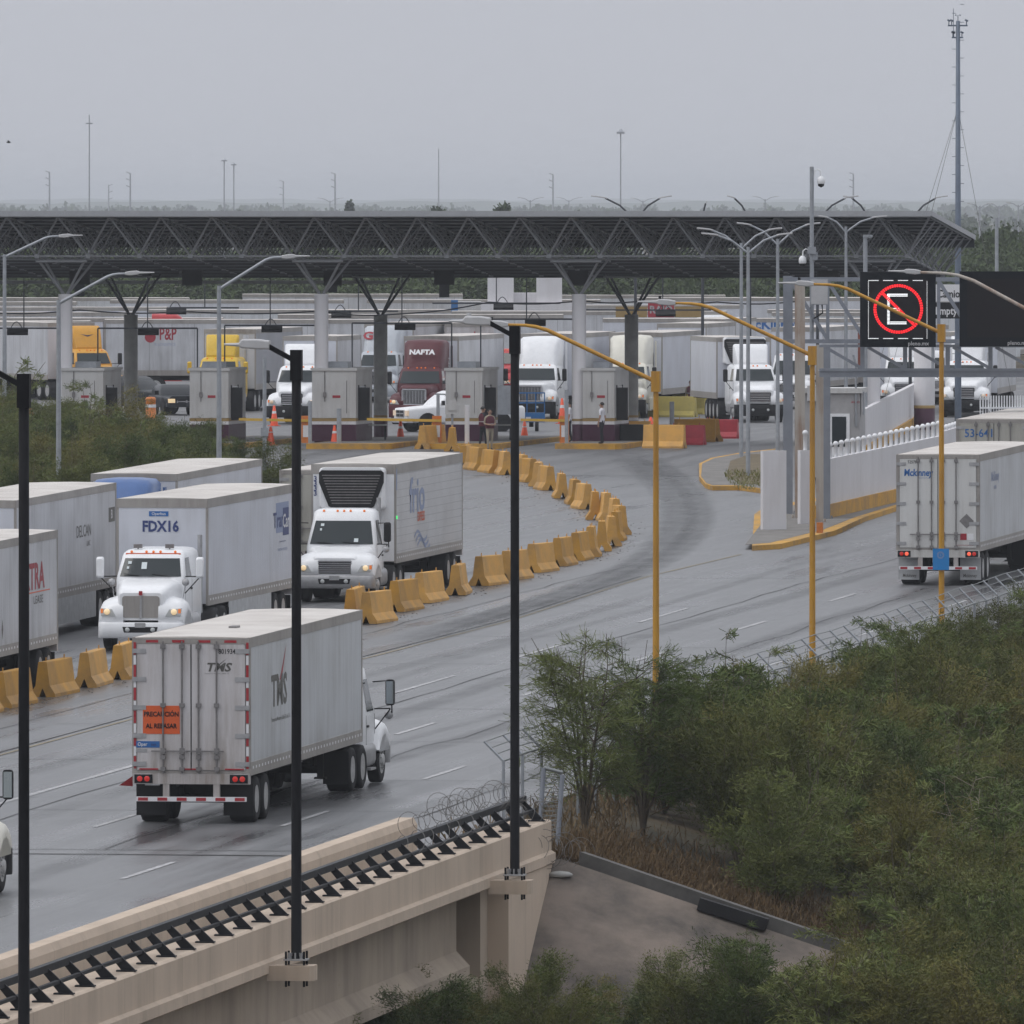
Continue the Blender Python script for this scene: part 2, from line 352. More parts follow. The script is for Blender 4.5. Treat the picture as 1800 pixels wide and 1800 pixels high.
def wheel(parent, me, x, y, r=0.51, name='wheel'):
    o = bpy.data.objects.new(name, me); COL.objects.link(o); o.parent = parent
    o.location = (x, y, r); o.rotation_euler = (random.random(), 0, 0 if x > 0 else math.pi)
    return o

# ------------------------------------------------------------------ box trailer (origin: ground under the rear doors, nose to +Y)
def trailer(parent, yoff, L_=15.2, W=2.6, Ht=4.1, side='trlr_white', door='trlr_door', roof='trlr_roof', rail=0.22, lod=0,
            rear=True, tandem=1.5, skirt=False, reefer=False, name='trailer', tape=False, flap='black', front='trlr_post', lit='redlamp', gear=True, railm='trlr_rail'):
    z0 = 1.12; hw = W/2
    b = MB(); b.mat(0); b.box(-hw, hw, 0.03, L_, z0, Ht-0.02)
    b.mat(1); b.quad((hw*0.995,L_+0.006,z0+0.02),(-hw*0.995,L_+0.006,z0+0.02),(-hw*0.995,L_+0.006,Ht-0.04),(hw*0.995,L_+0.006,Ht-0.04))
    t = b.build(name, [M[side], M[front]], parent, (0,yoff,0))
    def part(nm, mb, mat): return mb.build(nm, mat, t)
    r = MB(); rg = lambda y, k: [(-hw+0.01,y,Ht-0.02),(hw-0.01,y,Ht-0.02),(hw-0.02,y,Ht-0.005),(hw*0.5,y,Ht+0.012*k),(0,y,Ht+0.02*k),(-hw*0.5,y,Ht+0.012*k),(-hw+0.02,y,Ht-0.005)]
    ys = [0.02 + (L_-0.03)*k/14 for k in range(15)]
    r.loft([rg(y, 1+0.5*math.sin(i*2.3)) for i,y in enumerate(ys)]); part('roof', r, M[roof])
    tr = MB()
    for sx in (-1,1): tr.box(sx*hw-0.012 if sx<0 else hw-0.002, sx*hw+0.002 if sx<0 else hw+0.012, 0.0, L_+0.012, Ht-rail, Ht-0.004)
    tr.box(-hw, hw, L_+0.008, L_+0.02, Ht-rail, Ht-0.006); part('top_rail', tr, M[railm])
    br = MB()
    for sx in (-1,1):
        x0, x1 = (hw-0.002, hw+0.016) if sx>0 else (-hw-0.016, -hw+0.002)
        br.box(x0, x1, 0.0, L_, z0-0.05, z0+0.24)
    part('bottom_rail', br, M['trlr_rail'])
    if lod < 2:
        rv = MB()
        for sx in (-1,1):
            x = sx*(hw+0.017)
            for k in range(int(L_/0.42)):
                y = 0.3 + 0.42*k; rv.box(min(x,x+sx*0.004), max(x,x+sx*0.004), y, y+0.13, z0+0.09, z0+0.15)
        part('conspicuity_marks', rv, M['ink_white'] if lod == 0 else M['trlr_rail'])
    if lod < 2:
        for sx in (-1,1):
            for y in (0.0, L_-0.09): cp = MB(); cp.box(min(sx*(hw-0.05), sx*(hw+0.014)), max(sx*(hw-0.05), sx*(hw+0.014)), y-0.002, y+0.10, z0-0.04, Ht-0.002); part('corner_post', cp, M['trlr_rail'])
    u = MB()
    for sx in (-0.45, 0.45): u.box(sx-0.07, sx+0.07, 0.3, L_-0.6, z0-0.32, z0-0.06)
    u.box(-hw+0.1, hw-0.1, 0.25, L_-0.3, z0-0.09, z0-0.055)
    for y in (tandem, tandem+1.28):
        u.tube([(-hw+0.2,y,0.51),(hw-0.2,y,0.51)], 0.09, 8); u.box(-0.62,-0.40,y-0.3,y+0.3,0.45,0.85); u.box(0.40,0.62,y-0.3,y+0.3,0.45,0.85)
    u.box(-0.3,0.3,tandem+0.2,tandem+1.0,0.62,0.84)
    if gear and lod < 2:
        for sx in (-0.75,0.75): u.box(sx-0.07,sx+0.07,L_-2.75,L_-2.6,0.38,1.1); u.box(sx-0.13,sx+0.13,L_-2.8,L_-2.55,0.34,0.38)
    part('undercarriage', u, M['chassis'])
    for y in (tandem, tandem+1.28):
        for sx in (-1,1): wheel(t, WH_DUAL, sx*(hw-0.31), y)
    if skirt:
        sk = MB()
        for sx in (-1,1): sk.box(sx*hw-0.015, sx*hw+0.015, tandem+2.3, L_-3.4, 0.32, z0-0.052)
        part('side_skirt', sk, M['flap'])
    if reefer:
        rf = MB(); rf.loft([[(-x,L_+y,z) for x,z in rr(-1.02*k,1.02*k,2.72+0.1*(1-k),4.0,0.12)] for y,k in ((0.01,1),(0.3,1),(0.42,0.93))]); part('cooling_unit', rf, M['white'])
        g = MB(); g.loft([[(-x,L_+0.425+y,z) for x,z in [(-0.92,3.92),(0.92,3.92),(1.0,3.85),(1.0,3.55),(0.70,2.82),(0.62,2.78),(-0.62,2.78),(-0.70,2.82),(-1.0,3.55),(-1.0,3.85)]] for y in (0,0.05)])
        for k in range(11): z = 2.9+0.085*k; g.mat(1).box(-0.6-.03*k,0.6+.03*k,L_+0.47,L_+0.51,z,z+0.03)
        part('intake_grille', g, [M['black'], M['rod']])
    if rear:
        fr = MB()
        for sx in (-1,1): fr.box(sx*hw if sx<0 else hw-0.09, -hw+0.09 if sx<0 else hw, -0.01, 0.03, z0, Ht-0.025)
        fr.box(-hw+0.09, hw-0.09, -0.01, 0.03, Ht-0.14, Ht-0.025); fr.box(-hw+0.09,hw-0.09,-0.008,0.03,z0,z0+0.06)
        part('rear_frame', fr, M['trlr_rail'])
        for sx in (-1,1):
            d = MB(); x0, x1 = (-hw+0.1, -0.012) if sx<0 else (0.012, hw-0.1)
            d.box(x0, x1, -0.026, 0.022, z0+0.07, Ht-0.15)
            part('door', d, M[door])
        if lod < 2:
            xs = (-0.62,-0.20,0.17,0.57)
            for x in xs:
                rd = MB(); rd.tube([(x,-0.06,z0+0.0),(x,-0.06,Ht-0.08)], 0.019, 6)
                for z in (z0+0.09, z0+0.35, (z0+Ht)/2, Ht-0.2): rd.box(x-0.055,x+0.055,-0.085,-0.027,z-0.045,z+0.045)
                part('lock_rod', rd, M['rod'])
                hd = MB(); hd.box(x-0.26,x+0.16,-0.095,-0.075,z0+0.47,z0+0.50); hd.box(x-0.05,x+0.05,-0.09,-0.03,z0+0.42,z0+0.55); part('door_handle', hd, M['rod'])
            gk = MB(); gk.box(-0.011,0.011,-0.034,-0.028,z0+0.07,Ht-0.15); part('door_gasket', gk, M['black'])
            for sx in (-1,1):
                for k in range(5):
                    h = MB(); z = z0+0.2+k*(Ht-z0-0.5)/4; x = sx*(hw-0.16)
                    h.box(x-0.16,x+0.14 if sx<0 else x+0.16,-0.04,-0.027,z-0.05,z+0.05); part('hinge', h, M['alu'])
        bm_ = MB(); bm_.box(-hw, hw, -0.03, 0.12, z0-0.24, z0-0.005); part('rear_sill', bm_, M['trlr_door2' if tape is None else door])
        for sx in (-1,1):
            bk = MB(); xc = sx*(hw-0.24); bk.box(xc-0.2,xc+0.2,-0.045,-0.028,z0-0.22,z0-0.03); part('lamp_box', bk, M['ink_black'] if lod else M['rail_black'])
            for dx in (-0.08, 0.08):
                tl = MB(); tl.lathe([(0.062,-0.046),(0.062,-0.056),(0.045,-0.062),(0.004,-0.064)], (xc+dx,0,z0-0.125), 'y', 12); part('taillight', tl, M[lit if dx*sx<0 or lod else 'redlamp'])
            f_ = MB(); f_.box(sx*(hw-0.33)-0.33, sx*(hw-0.33)+0.33, 0.45, 0.465, 0.17, z0-0.25); part('mudflap', f_, M[flap])
            gp = MB(); gp.box(sx*0.56-0.07, sx*0.56+0.07, -0.02, 0.08, 0.52, z0-0.24); part('guard_post', gp, M['trlr_door'])
        gd = MB(); gd.box(-hw+0.08, hw-0.08, -0.04, 0.06, 0.50, 0.60); part('underride_guard', gd, M['ink_white'])
        st = MB()
        for k in range(6): x = -hw+0.12+k*0.43; st.box(x,x+0.22,-0.046,-0.041,0.515,0.585)
        part('guard_stripes', st, M['red'])
        pl = MB(); pl.box(-1.03,-0.70,-0.02,0.0,0.88-0.03,1.0-0.02) if tape else pl.box(-0.17,0.17,-0.02,0.0,0.72,0.87); part('licence_plate', pl, M['alu'])
        if tape:
            tp = MB()
            for sx in (-1,1):
                for k in range(6):
                    z = z0+0.1+k*0.5; x = sx*(hw-0.05); tp.box(x-0.028,x+0.028,-0.016,-0.0105,z,z+0.27)
            for k in range(4): x = -1.0+k*0.58; tp.box(x,x+0.27,-0.016,-0.0105,Ht-0.115,Ht-0.06)
            for k in range(3): x = -1.15+k*0.95; tp.box(x,x+0.42,-0.033,-0.0265,z0+0.072,z0+0.105)
            part('reflective_tape', tp, M['red'])
            tq = MB()
            for sx in (-1,1):
                for k in range(6):
                    z = z0+0.38+k*0.5; x = sx*(hw-0.05)
                    if z < Ht-0.3: tq.box(x-0.028,x+0.028,-0.016,-0.0105,z,z+0.2)
            part('white_tape', tq, M['ink_white'])
    return t

# ------------------------------------------------------------------ road tractor (origin: ground under the front bumper, nose to +Y)
STY = {
 'kw':  dict(bz0=.36,bz1=.80,bumper='white',gz0=.93,gz1=1.54,gw=.53,wz0=1.98,wz1=2.56,ww=.93,rz=2.78,hoodw=.80,wtop=.86,hy=1.75,lampz=1.10,grille='mesh'),
 'm2':  dict(bz0=.43,bz1=.82,bumper='alu',gz0=.88,gz1=1.26,gw=.57,wz0=1.68,wz1=2.46,ww=1.03,rz=2.80,hoodw=.95,wtop=.93,hy=1.45,lampz=1.05,grille='bars'),
 'col': dict(bz0=.32,bz1=.86,bumper='black',gz0=.98,gz1=1.46,gw=.52,wz0=1.92,wz1=2.55,ww=.98,rz=2.75,hoodw=.84,wtop=.9,hy=1.9,lampz=1.06,grille='bars'),
 'pro': dict(bz0=.32,bz1=.90,bumper='same',gz0=.95,gz1=1.62,gw=.56,wz0=1.86,wz1=2.50,ww=1.02,rz=2.70,hoodw=.82,wtop=.94,hy=1.9,lampz=1.06,grille='vbars'),
}
def tractor(parent, sty='col', paint='white', roof='day', fair=None, lamps='headlamp', lod=0, mirror='black', bumper=None, tail=True, yoff=0.0, roofz=3.95, name='cab'):
    p = dict(STY[sty]);
    if bumper: p['bumper'] = bumper
    pm = M[paint]; hy = p['hy']; cabback = -hy-1.5 if roof == 'day' else -hy-3.0
    # cab shell: plan outlines stacked upwards
    c = MB(); W1, W2 = p['ww']+0.05, p['wtop']+0.03
    def plan(z, hw, y0, y1, r): return [(x,y,z) for x,y in rr(-hw,hw,y0,y1,r,3)]
    c.loft([plan(0.72,W1-0.04,cabback,-hy+0.05,.08), plan(1.0,W1,cabback,-hy+0.06,.1), plan(p['wz0']-0.02,W1,cabback,-hy+0.02,.12),
            plan(p['wz1'],W2,cabback,-hy-0.42,.14), plan(p['rz']-0.12,W2-0.02,cabback,-hy-0.52,.18), plan(p['rz']-0.03,W2-0.12,cabback+0.05,-hy-0.66,.2), plan(p['rz'],W2-0.3,cabback+0.2,-hy-0.9,.2)], True, True)
    cab = c.build(name, pm, parent, (0,yoff,0))
    def part(nm, mb, mat): return mb.build(nm, mat, cab)
    # hood
    h = MB(); gw, g0, g1 = p['gw'], p['gz0'], p['gz1']; hw = p['hoodw']
    def sec(y, w, z0, z1, r): return [(x,y,z) for x,z in rr(-w,w,z0,z1,r,4)]
    h.loft([sec(-0.16,gw+0.07,g0-0.06,g1+0.08,.1), sec(-0.22,gw+0.13,g0-0.08,g1+0.15,.14), sec(-0.7,gw+0.22,g0-0.08,g1+(p['wz0']-g1)*0.52+0.05,.2),
            sec(-1.25,hw+0.02,g0-0.08,g1+(p['wz0']-g1)*0.82+0.03,.24), sec(-hy-0.02,hw+0.12,g0-0.08,p['wz0']-0.02,.26)], True, True)
    part('hood', h, pm)
    for sx in (-1,1):        # front wings
        top = [(-0.10,.80),(-0.09,1.0),(-0.13,1.2),(-0.26,1.34),(-0.55,1.44),(-0.95,1.48),(-1.35,1.40),(-1.62,1.2),(-1.75,.92),(-1.76,.78)]
        arch = [(-1.05-0.60*math.cos(a), .54+0.60*math.sin(a)) for a in [R(20+k*14) for k in range(11)]]
        arch = [(y,z) for y,z in arch if z > 0.72]
        rings = []
        for x, dz, dy in ((0.50,0.06,0),(0.80,0.03,0),(1.02,-0.03,0.02),(1.15,-0.10,0.06),(1.21,-0.22,0.12),(1.215,-0.34,0.16)):
            rings.append([(sx*x, y-dy if y>-0.9 else y+dy*0.5, max(z+dz if z>0.85 else z, .74)) for y,z in top] + [(sx*x, y, z) for y,z in arch])
        w = MB(); w.loft(rings, True, True); part('wing', w, pm)
        hl = MB(); x0, x1 = 0.70, 1.15; z = p['lampz']
        for k in range(1):
            pts = [(sx*x0,-0.088,z-0.13),(sx*(x1-0.02),-0.13,z-0.11),(sx*x1,-0.17,z+0.10),(sx*(x0+0.12),-0.10,z+0.07)]
            hl.loft([[Vector(q)+Vector((0,0.03,0)) for q in pts],[Vector(q)+Vector((0,-0.1,0)) for q in pts]])
        part('headlight', hl, M['lens'])
        bl = MB(); bl.lathe([(0.085,-0.02),(0.085,0.03),(0.05,0.045),(0.004,0.05)], (sx*0.95,-0.075,z+0.0), 'y', 12); part('headlamp_bulb', bl, M[lamps])
        tl = MB(); tl.obox((sx*1.10,-0.115,z+0.02),0.07,0.03,0.12); part('turn_signal', tl, M['amberlamp'])
    # grille
    g = MB(); gz = (g0+g1)/2
    g.loft([[(x,-0.15+dy,z) for x,z in rr(-gw,gw,g0,g1,.08,3)] for dy in (0,0.02)])
    part('grille', g, M['black' if p['grille']!='mesh' else 'trlr_rail'])
    gs = MB()
    if p['grille'] == 'bars':
        n = 6
        for k in range(n): z = g0+0.045+(g1-g0-0.06)*k/(n-1)*0.98; gs.box(-gw+0.05,gw-0.05,-0.13,-0.105,z-0.014,z+0.016)
        part('grille_bars', gs, M['chrome'])
    elif p['grille'] == 'vbars':
        for k in range(15): x = -gw+0.06+(2*gw-0.12)*k/14; gs.box(x-0.014,x+0.014,-0.13,-0.105,g0+0.04,g1-0.04)
        for a,b_ in ((-gw-0.03,-gw+0.03),(gw-0.03,gw+0.03)): gs.box(a,b_,-0.14,-0.10,g0,g1)
        gs.box(-gw,gw,-0.14,-0.10,g1-0.02,g1+0.05); gs.box(-gw,gw,-0.14,-0.10,g0-0.05,g0+0.02)
        part('grille_bars', gs, M['chrome'])
    else:
        gs.box(-0.03,0.03,-0.13,-0.10,g0-0.03,g1+0.08); part('grille_bars', gs, M['alu'])
        em = MB(); em.box(-0.05,0.05,-0.13,-0.09,g1+0.02,g1+0.14); part('badge', em, M['red'])
    # bumper
    bm_ = MB(); b0, b1 = p['bz0'], p['bz1']
    bm_.loft([[(x,y,z) for x,y in rr(-1.22,1.22,-0.55+d,0.0-d,.22,4)] for z,d in ((b0,.05),(b0+.06,0),(b1-.04,0),(b1,.03))], True, True)
    part('bumper', bm_, M[{'same':paint,'white':'white','alu':'alu','black':'black'}[p['bumper']]])
    bo = MB(); zc = (b0+b1)/2+0.02; bo.prism([(-.46,zc-.08),(.46,zc-.08),(.50,zc+.08),(-.50,zc+.08)], -0.01, 0.006, 'xz'); part('bumper_opening', bo, M['black'])
    for sx in (-1,1):
        fl = MB(); fl.lathe([(0.065,0.007),(0.065,0.02),(0.03,0.028),(0.003,0.03)], (sx*0.36,0,zc), 'y', 12); part('fog_lamp', fl, M['lens'])
    if lod == 0:
        pl = MB(); pl.box(-0.15,0.15,0.004,0.012,b1-0.14,b1-0.01); part('licence_plate', pl, M['alu'])
    # glazing
    def fy(z): t = (z-p['wz0']+0.02)/(p['wz1']-p['wz0']+0.02); return -hy+0.02-0.44*t
    def fx(z): t = (z-p['wz0'])/(p['wz1']-p['wz0']); return (W1-0.10)+(W2-W1-0.02)*t
    gl = MB(); nx = 10; za, zb = p['wz0']+0.05, p['wz1']-0.03; rows = []
    for z in [za+(zb-za)*k/4 for k in range(5)]:
        rows.append([(fx(z)*(-1+2*i/nx), fy(z)+0.012+0.05*(1-(-1+2*i/nx)**2), z) for i in range(nx+1)])
    gl.loft(rows, False, True, closed=False); part('windscreen', gl, M['glass'])
    if lod == 0:
        wp = MB()
        for x in (-0.55,0.25): wp.tube([(x,fy(za)+0.07,za+0.01),(x+0.5,fy(za+0.07)+0.075,za+0.07)],0.012,5)
        part('wiper', wp, M['black'])
        stn = MB()
        for x,z,a,b_ in ((0.62,zb-.12,.10,.09),(0.66,zb-.26,.06,.08),(-0.45,za+.12,.13,.13) if sty=='m2' else (0.2,zb-.2,.15,.22)):
            y = fy(z)+0.035+0.05*(1-(x/1.0)**2); stn.obox((x,y,z),a,0.004,b_,0,R(33))
        part('window_sticker', stn, M['paper'])
    for sx in (-1,1):
        sw = MB(); z1_, z2_ = p['wz0']+0.02, p['wz1']-0.02
        def ex(z): t = (z-p['wz0']+0.02)/(p['wz1']-p['wz0']+0.02); return sx*(W1+(W2-W1)*t+0.008)
        y0, y1 = -hy-0.28, -hy-1.15
        sw.quad((ex(z1_),y0,z1_),(ex(z1_),y1,z1_),(ex(z2_),y1,z2_),(ex(z2_),y0-0.25,z2_)); part('side_window', sw, M['glass'])
        dr = MB()
        for yy in (-hy-0.12,-hy-1.25): dr.box(sx*W1-0.002, sx*W1+0.004, yy-0.01, yy+0.01, 0.8, p['wz0']-0.06)
        dr.box(min(sx*W1,sx*W1+sx*0.03),max(sx*W1,sx*W1+sx*0.03),-hy-1.2,-hy-1.0,p['wz0']-0.34,p['wz0']-0.29); part('door_seam', dr, M['black'])
        mm = MB(); xa = sx*1.42; ym = -hy+0.0
        mm.tube([(sx*W1,ym-0.15,p['wz0']+0.05),(xa,ym+0.05,p['wz0']+0.05)],0.018,6); mm.tube([(sx*W1,ym-0.05,p['wz0']-0.42),(xa,ym+0.05,p['wz0']+0.04)],0.016,6)
        if sty == 'm2': mm.tube([(sx*W1,ym-0.35,p['wz1']-0.1),(xa+sx*0.02,ym+0.05,p['wz1']-0.08),(xa+sx*0.04,ym+0.05,p['wz0']-0.05)],0.018,6)
        part('mirror_arm', mm, M['black'])
        mh = MB(); zc2 = p['wz0']+(0.42 if sty=='m2' else 0.30); mh.loft([[(xa+x,ym+0.05+dy,z) for x,z in rr(-.105*k,.105*k,zc2-.30*k,zc2+.30*k,.06)] for dy,k in ((-.055,1),(.04,1),(.075,.8))],True,True)
        part('mirror', mh, M['white' if mirror=='white' else ('black' if mirror=='black' else mirror)])
        if lod == 0:
            cm = MB(); cm.lathe([(0.003,-0.02),(0.09,-0.015),(0.105,0.01),(0.07,0.05),(0.003,0.06)], (sx*(hw+0.25 if sty!='m2' else 1.38), -hy+0.28 if sty!='m2' else ym+0.06, p['wz0']-(0.10 if sty!='m2' else 0.10)), 'y', 14)
            if sty != 'm2': cm.tube([(sx*(hw+0.25),-hy+0.25,p['wz0']-0.1),(sx*(hw+0.18),-hy+0.3,p['wz0']-0.55)],0.012,5)
            part('convex_mirror', cm, M['alu'])
            mg = MB(); mg.box(xa-0.085,xa+0.085,ym-0.013,ym-0.007,zc2-0.26,zc2+0.26); part('mirror_glass', mg, M['mirror'])
        tk = MB(); tk.loft([[(sx*(0.55+x),y,z) for x,z in rr(0,.6,.42,.98,.16)] for y in (-hy-0.35,-hy-1.75)],True,True); part('fuel_tank', tk, M['alu'])
        sp = MB(); sp.box(min(sx*.9,sx*1.2),max(sx*.9,sx*1.2),-hy-1.3,-hy-0.6,.36,.41); part('step', sp, M['alu'])
    # roof lamps
    ml = MB()
    for x in ((-.62,-.2,0,.2,.62) if lod < 2 else (-.6,0,.6)):
        ml.lathe([(0.04,0),(0.036,0.03),(0.004,0.045)], (x,-hy-0.56,p['rz']-0.075), 'y', 8)
    part('marker_lamps', ml, M['amberlamp'])
    if roof == 'visor':
        vs = MB(); vs.box(-.78,.78,-hy-0.56,-hy-0.50,p['rz']-0.16,p['rz']-0.11); part('amber_strip', vs, M['ink_orange'])
        for x in (-.42,.48):
            lb = MB(); lb.box(x-.12,x+.12,-hy-0.85,-hy-0.75,p['rz']+.02,p['rz']+.13); lb.tube([(x,-hy-.8,p['rz']-.02),(x,-hy-.8,p['rz']+.03)],.02,6); part('work_lamp', lb, M['rod'])
    fm = M[fair or paint]
    if roof == 'sleeper':      # tall smooth roof that sweeps up from the windscreen
        f_ = MB(); y0 = -hy-0.45; z0 = p['rz']-0.16
        rows = []
        for t in [0,.12,.3,.5,.7,.85,1.0]:
            y = y0-0.15-1.15*t; zt = z0+0.10+(roofz-z0-0.10)*math.sin(t*math.pi/2)**0.9; w0 = W2-0.02; w1 = W2-0.22+0.20*t
            rows.append([(x,y,z) for x,z in [(-w0,z0-0.2),(-w0,z0+0.05),(-w1-0.03,zt-0.18),(-w1+0.12,zt-0.04),(-w1*0.4,zt+(-0.10*(1-t) if sty=='pro' else 0.0)),(w1*0.4,zt+(-0.10*(1-t) if sty=='pro' else 0.0)),(w1-0.12,zt-0.04),(w1+0.03,zt-0.18),(w0,z0+0.05),(w0,z0-0.2)]])
        rows.append([(x,cabback,z) for x,_,z in rows[-1]])
        f_.loft(rows, True, True); part('roof_fairing', f_, fm)
        for sx in (-1,1):
            sf = MB(); sf.box(min(sx*(W1-.03),sx*(W1+.02)),max(sx*(W1-.03),sx*(W1+.02)),cabback-.35,cabback+0.02,1.0,roofz-0.3); part('side_fairing', sf, fm)
            sk = MB(); sk.box(min(sx*1.0,sx*1.18),max(sx*1.0,sx*1.18),cabback-.2,-hy-0.2,.35,.95); part('side_skirt', sk, fm)
    elif roof == 'fairing':    # roof air shield on a day or mid cab
        f_ = MB(); y0 = -hy-0.55; rows = []
        for t in [0,.2,.45,.7,1.0]:
            y = y0-0.25-0.75*t; zt = p['rz']+0.08+(roofz-p['rz']-0.08)*math.sin(t*math.pi/2); w1 = 0.72+0.12*t
            rows.append([(x,y,z) for x,z in rr(-w1,w1,p['rz']-0.1,zt,.12,3)])
        f_.loft(rows, True, True); part('roof_fairing', f_, fm)
    if lod < 2:
        ex = MB(); ex.tube([(-0.9,cabback-0.12,0.9),(-0.9,cabback-0.12,3.1)],0.07,8); part('exhaust_stack', ex, M['alu'])
    # running gear
    u = MB()
    end = cabback-3.2 if tail else cabback-0.3
    for sx in (-.42,.42): u.box(sx-.05,sx+.05,end,-0.35,.62,.9)
    u.tube([(-1.0,-1.05,.52),(1.0,-1.05,.52)],.07,8); u.box(-.45,.45,-2.0,-.5,.5,.95); u.box(-1.0,1.0,-.50,-.30,.42,.75)
    if tail:
        u.box(-.5,.5,cabback-1.9,cabback-1.0,.9,1.08)
        for y in (cabback-1.05,cabback-2.38): u.tube([(-1.0,y,.51),(1.0,y,.51)],.1,8)
    part('frame_rails', u, M['chassis'])
    for sx in (-1,1):
        wheel(cab, WH_FRONT, sx*1.02, -1.05, 0.52)
        if tail:
            for y in (cabback-1.05, cabback-2.38): wheel(cab, WH_DUAL, sx*0.95, y)
            fl = MB(); fl.box(sx*.95-.3,sx*.95+.3,cabback-3.05,cabback-3.03,.2,.95); part('mudflap', fl, M['black'])
    return cab, cabback

def rig(name, loc, rz, label, cat='truck', group=None, cab=None, trl=None, pitch=0.0, at='front', angle=0.0):
    """tractor and trailer coupled: one thing. loc is the ground point under the bumper (at='front') or under the rear doors (at='rear')."""
    gap = trl.pop('gap', 0.75) if trl else 0
    root = empty(name, (0,0,0), rz, pitch, label, cat, group)
    cb = None
    off = 0.0
    if cab:
        cb, back = tractor(root, **cab); off = back - gap
    t = None
    if trl:
        t = trailer(root, off-trl.get('L_',15.2), **trl)
    if at == 'rear': sh = -(off - trl.get('L_',15.2))
    else: sh = 0
    v = Euler((pitch,0,rz)).to_matrix() @ Vector((0,sh,0))
    root.location = Vector(loc) + v
    return root, cb, t
AWAY = -PHI; TOWARD = math.pi - PHI
SLOPE = math.atan(0.0118)
# ------------------------------------------------------------------ the setting
def atv(px, v):          # depth at which the sight line of a column meets lateral offset v
    k = (px-900)/F
    return v/(k*CP-SP)
def ptv(px, v, h=0.0):
    Y = atv(px, v); return Vector(((px-900)*Y/F, Y, zr(Y)+h))
def sv(v, s, h=0.0):
    X, Y = VS(v, s); return Vector((X, Y, zr(Y)+h))
S0 = 320.3               # where the bridge meets the bank
def smooth(a, b, x): t = min(1, max(0, (x-a)/(b-a))); return t*t*(3-2*t)
def ter(X, Y):
    v, s = toVS(X, Y)
    z = zr(Y) - 0.10
    if s > 900: return z - 0.1
    out = max(0.0, v+45.3 + 1.8*smooth(335,360,s))
    if v > -52 and s < 520: z -= min(3.6, 0.33*out)
    if s < S0:
        z -= 0.54*(S0-s)
        z = max(z, -3.6 + 0.12*math.sin(X*0.9)*math.cos(Y*0.7))
    return z
def build_ground():
    def axis(segs):
        o = []
        for a, b, st in segs:
            n = max(1, int(round((b-a)/st))); o += [a+(b-a)*k/n for k in range(n)]
        return o + [segs[-1][1]]
    xs = axis([(-2900,-600,400),(-600,-120,60),(-120,-30,6),(-30,40,1.0),(40,120,8),(120,600,60),(600,2900,400)])
    ys = axis([(-40,230,15),(230,300,1.5),(300,326,0.6),(326,420,1.2),(420,520,3),(520,700,6),(700,1200,50),(1200,3000,200),(3000,12000,1000),(12000,28900,2200)])
    m = MB(); n = len(xs); vs = []; fs = []
    for y in ys:
        for x in xs: vs.append((x,y,ter(x,y)))
    for j in range(len(ys)-1):
        for i in range(n-1): fs.append((j*n+i, j*n+i+1, (j+1)*n+i+1, (j+1)*n+i))
    m.add(vs, fs, True)
    mt, nt, b = newmat('scrub_soil'); N = nt.nodes
    tc = N.new('ShaderNodeTexCoord'); a = N.new('ShaderNodeTexNoise'); a.inputs['Scale'].default_value = 0.35; a.inputs['Detail'].default_value = 8
    L(nt, tc.outputs['Object'], a.inputs['Vector'])
    rp = N.new('ShaderNodeValToRGB'); e = rp.color_ramp.elements
    e[0].position = .35; e[0].color = (.030,.027,.013,1); e[1].position = .68; e[1].color = (.085,.062,.035,1)
    L(nt, a.outputs['Fac'], rp.inputs['Fac']); L(nt, rp.outputs['Color'], b.inputs['Base Color']); b.inputs['Roughness'].default_value = 0.95
    bp = N.new('ShaderNodeBump'); bp.inputs['Distance'].default_value = 0.15; L(nt, a.outputs['Fac'], bp.inputs['Height']); L(nt, bp.outputs['Normal'], b.inputs['Normal'])
    tag(m.build('ground', mt, fix=False), kind='structure')
build_ground()

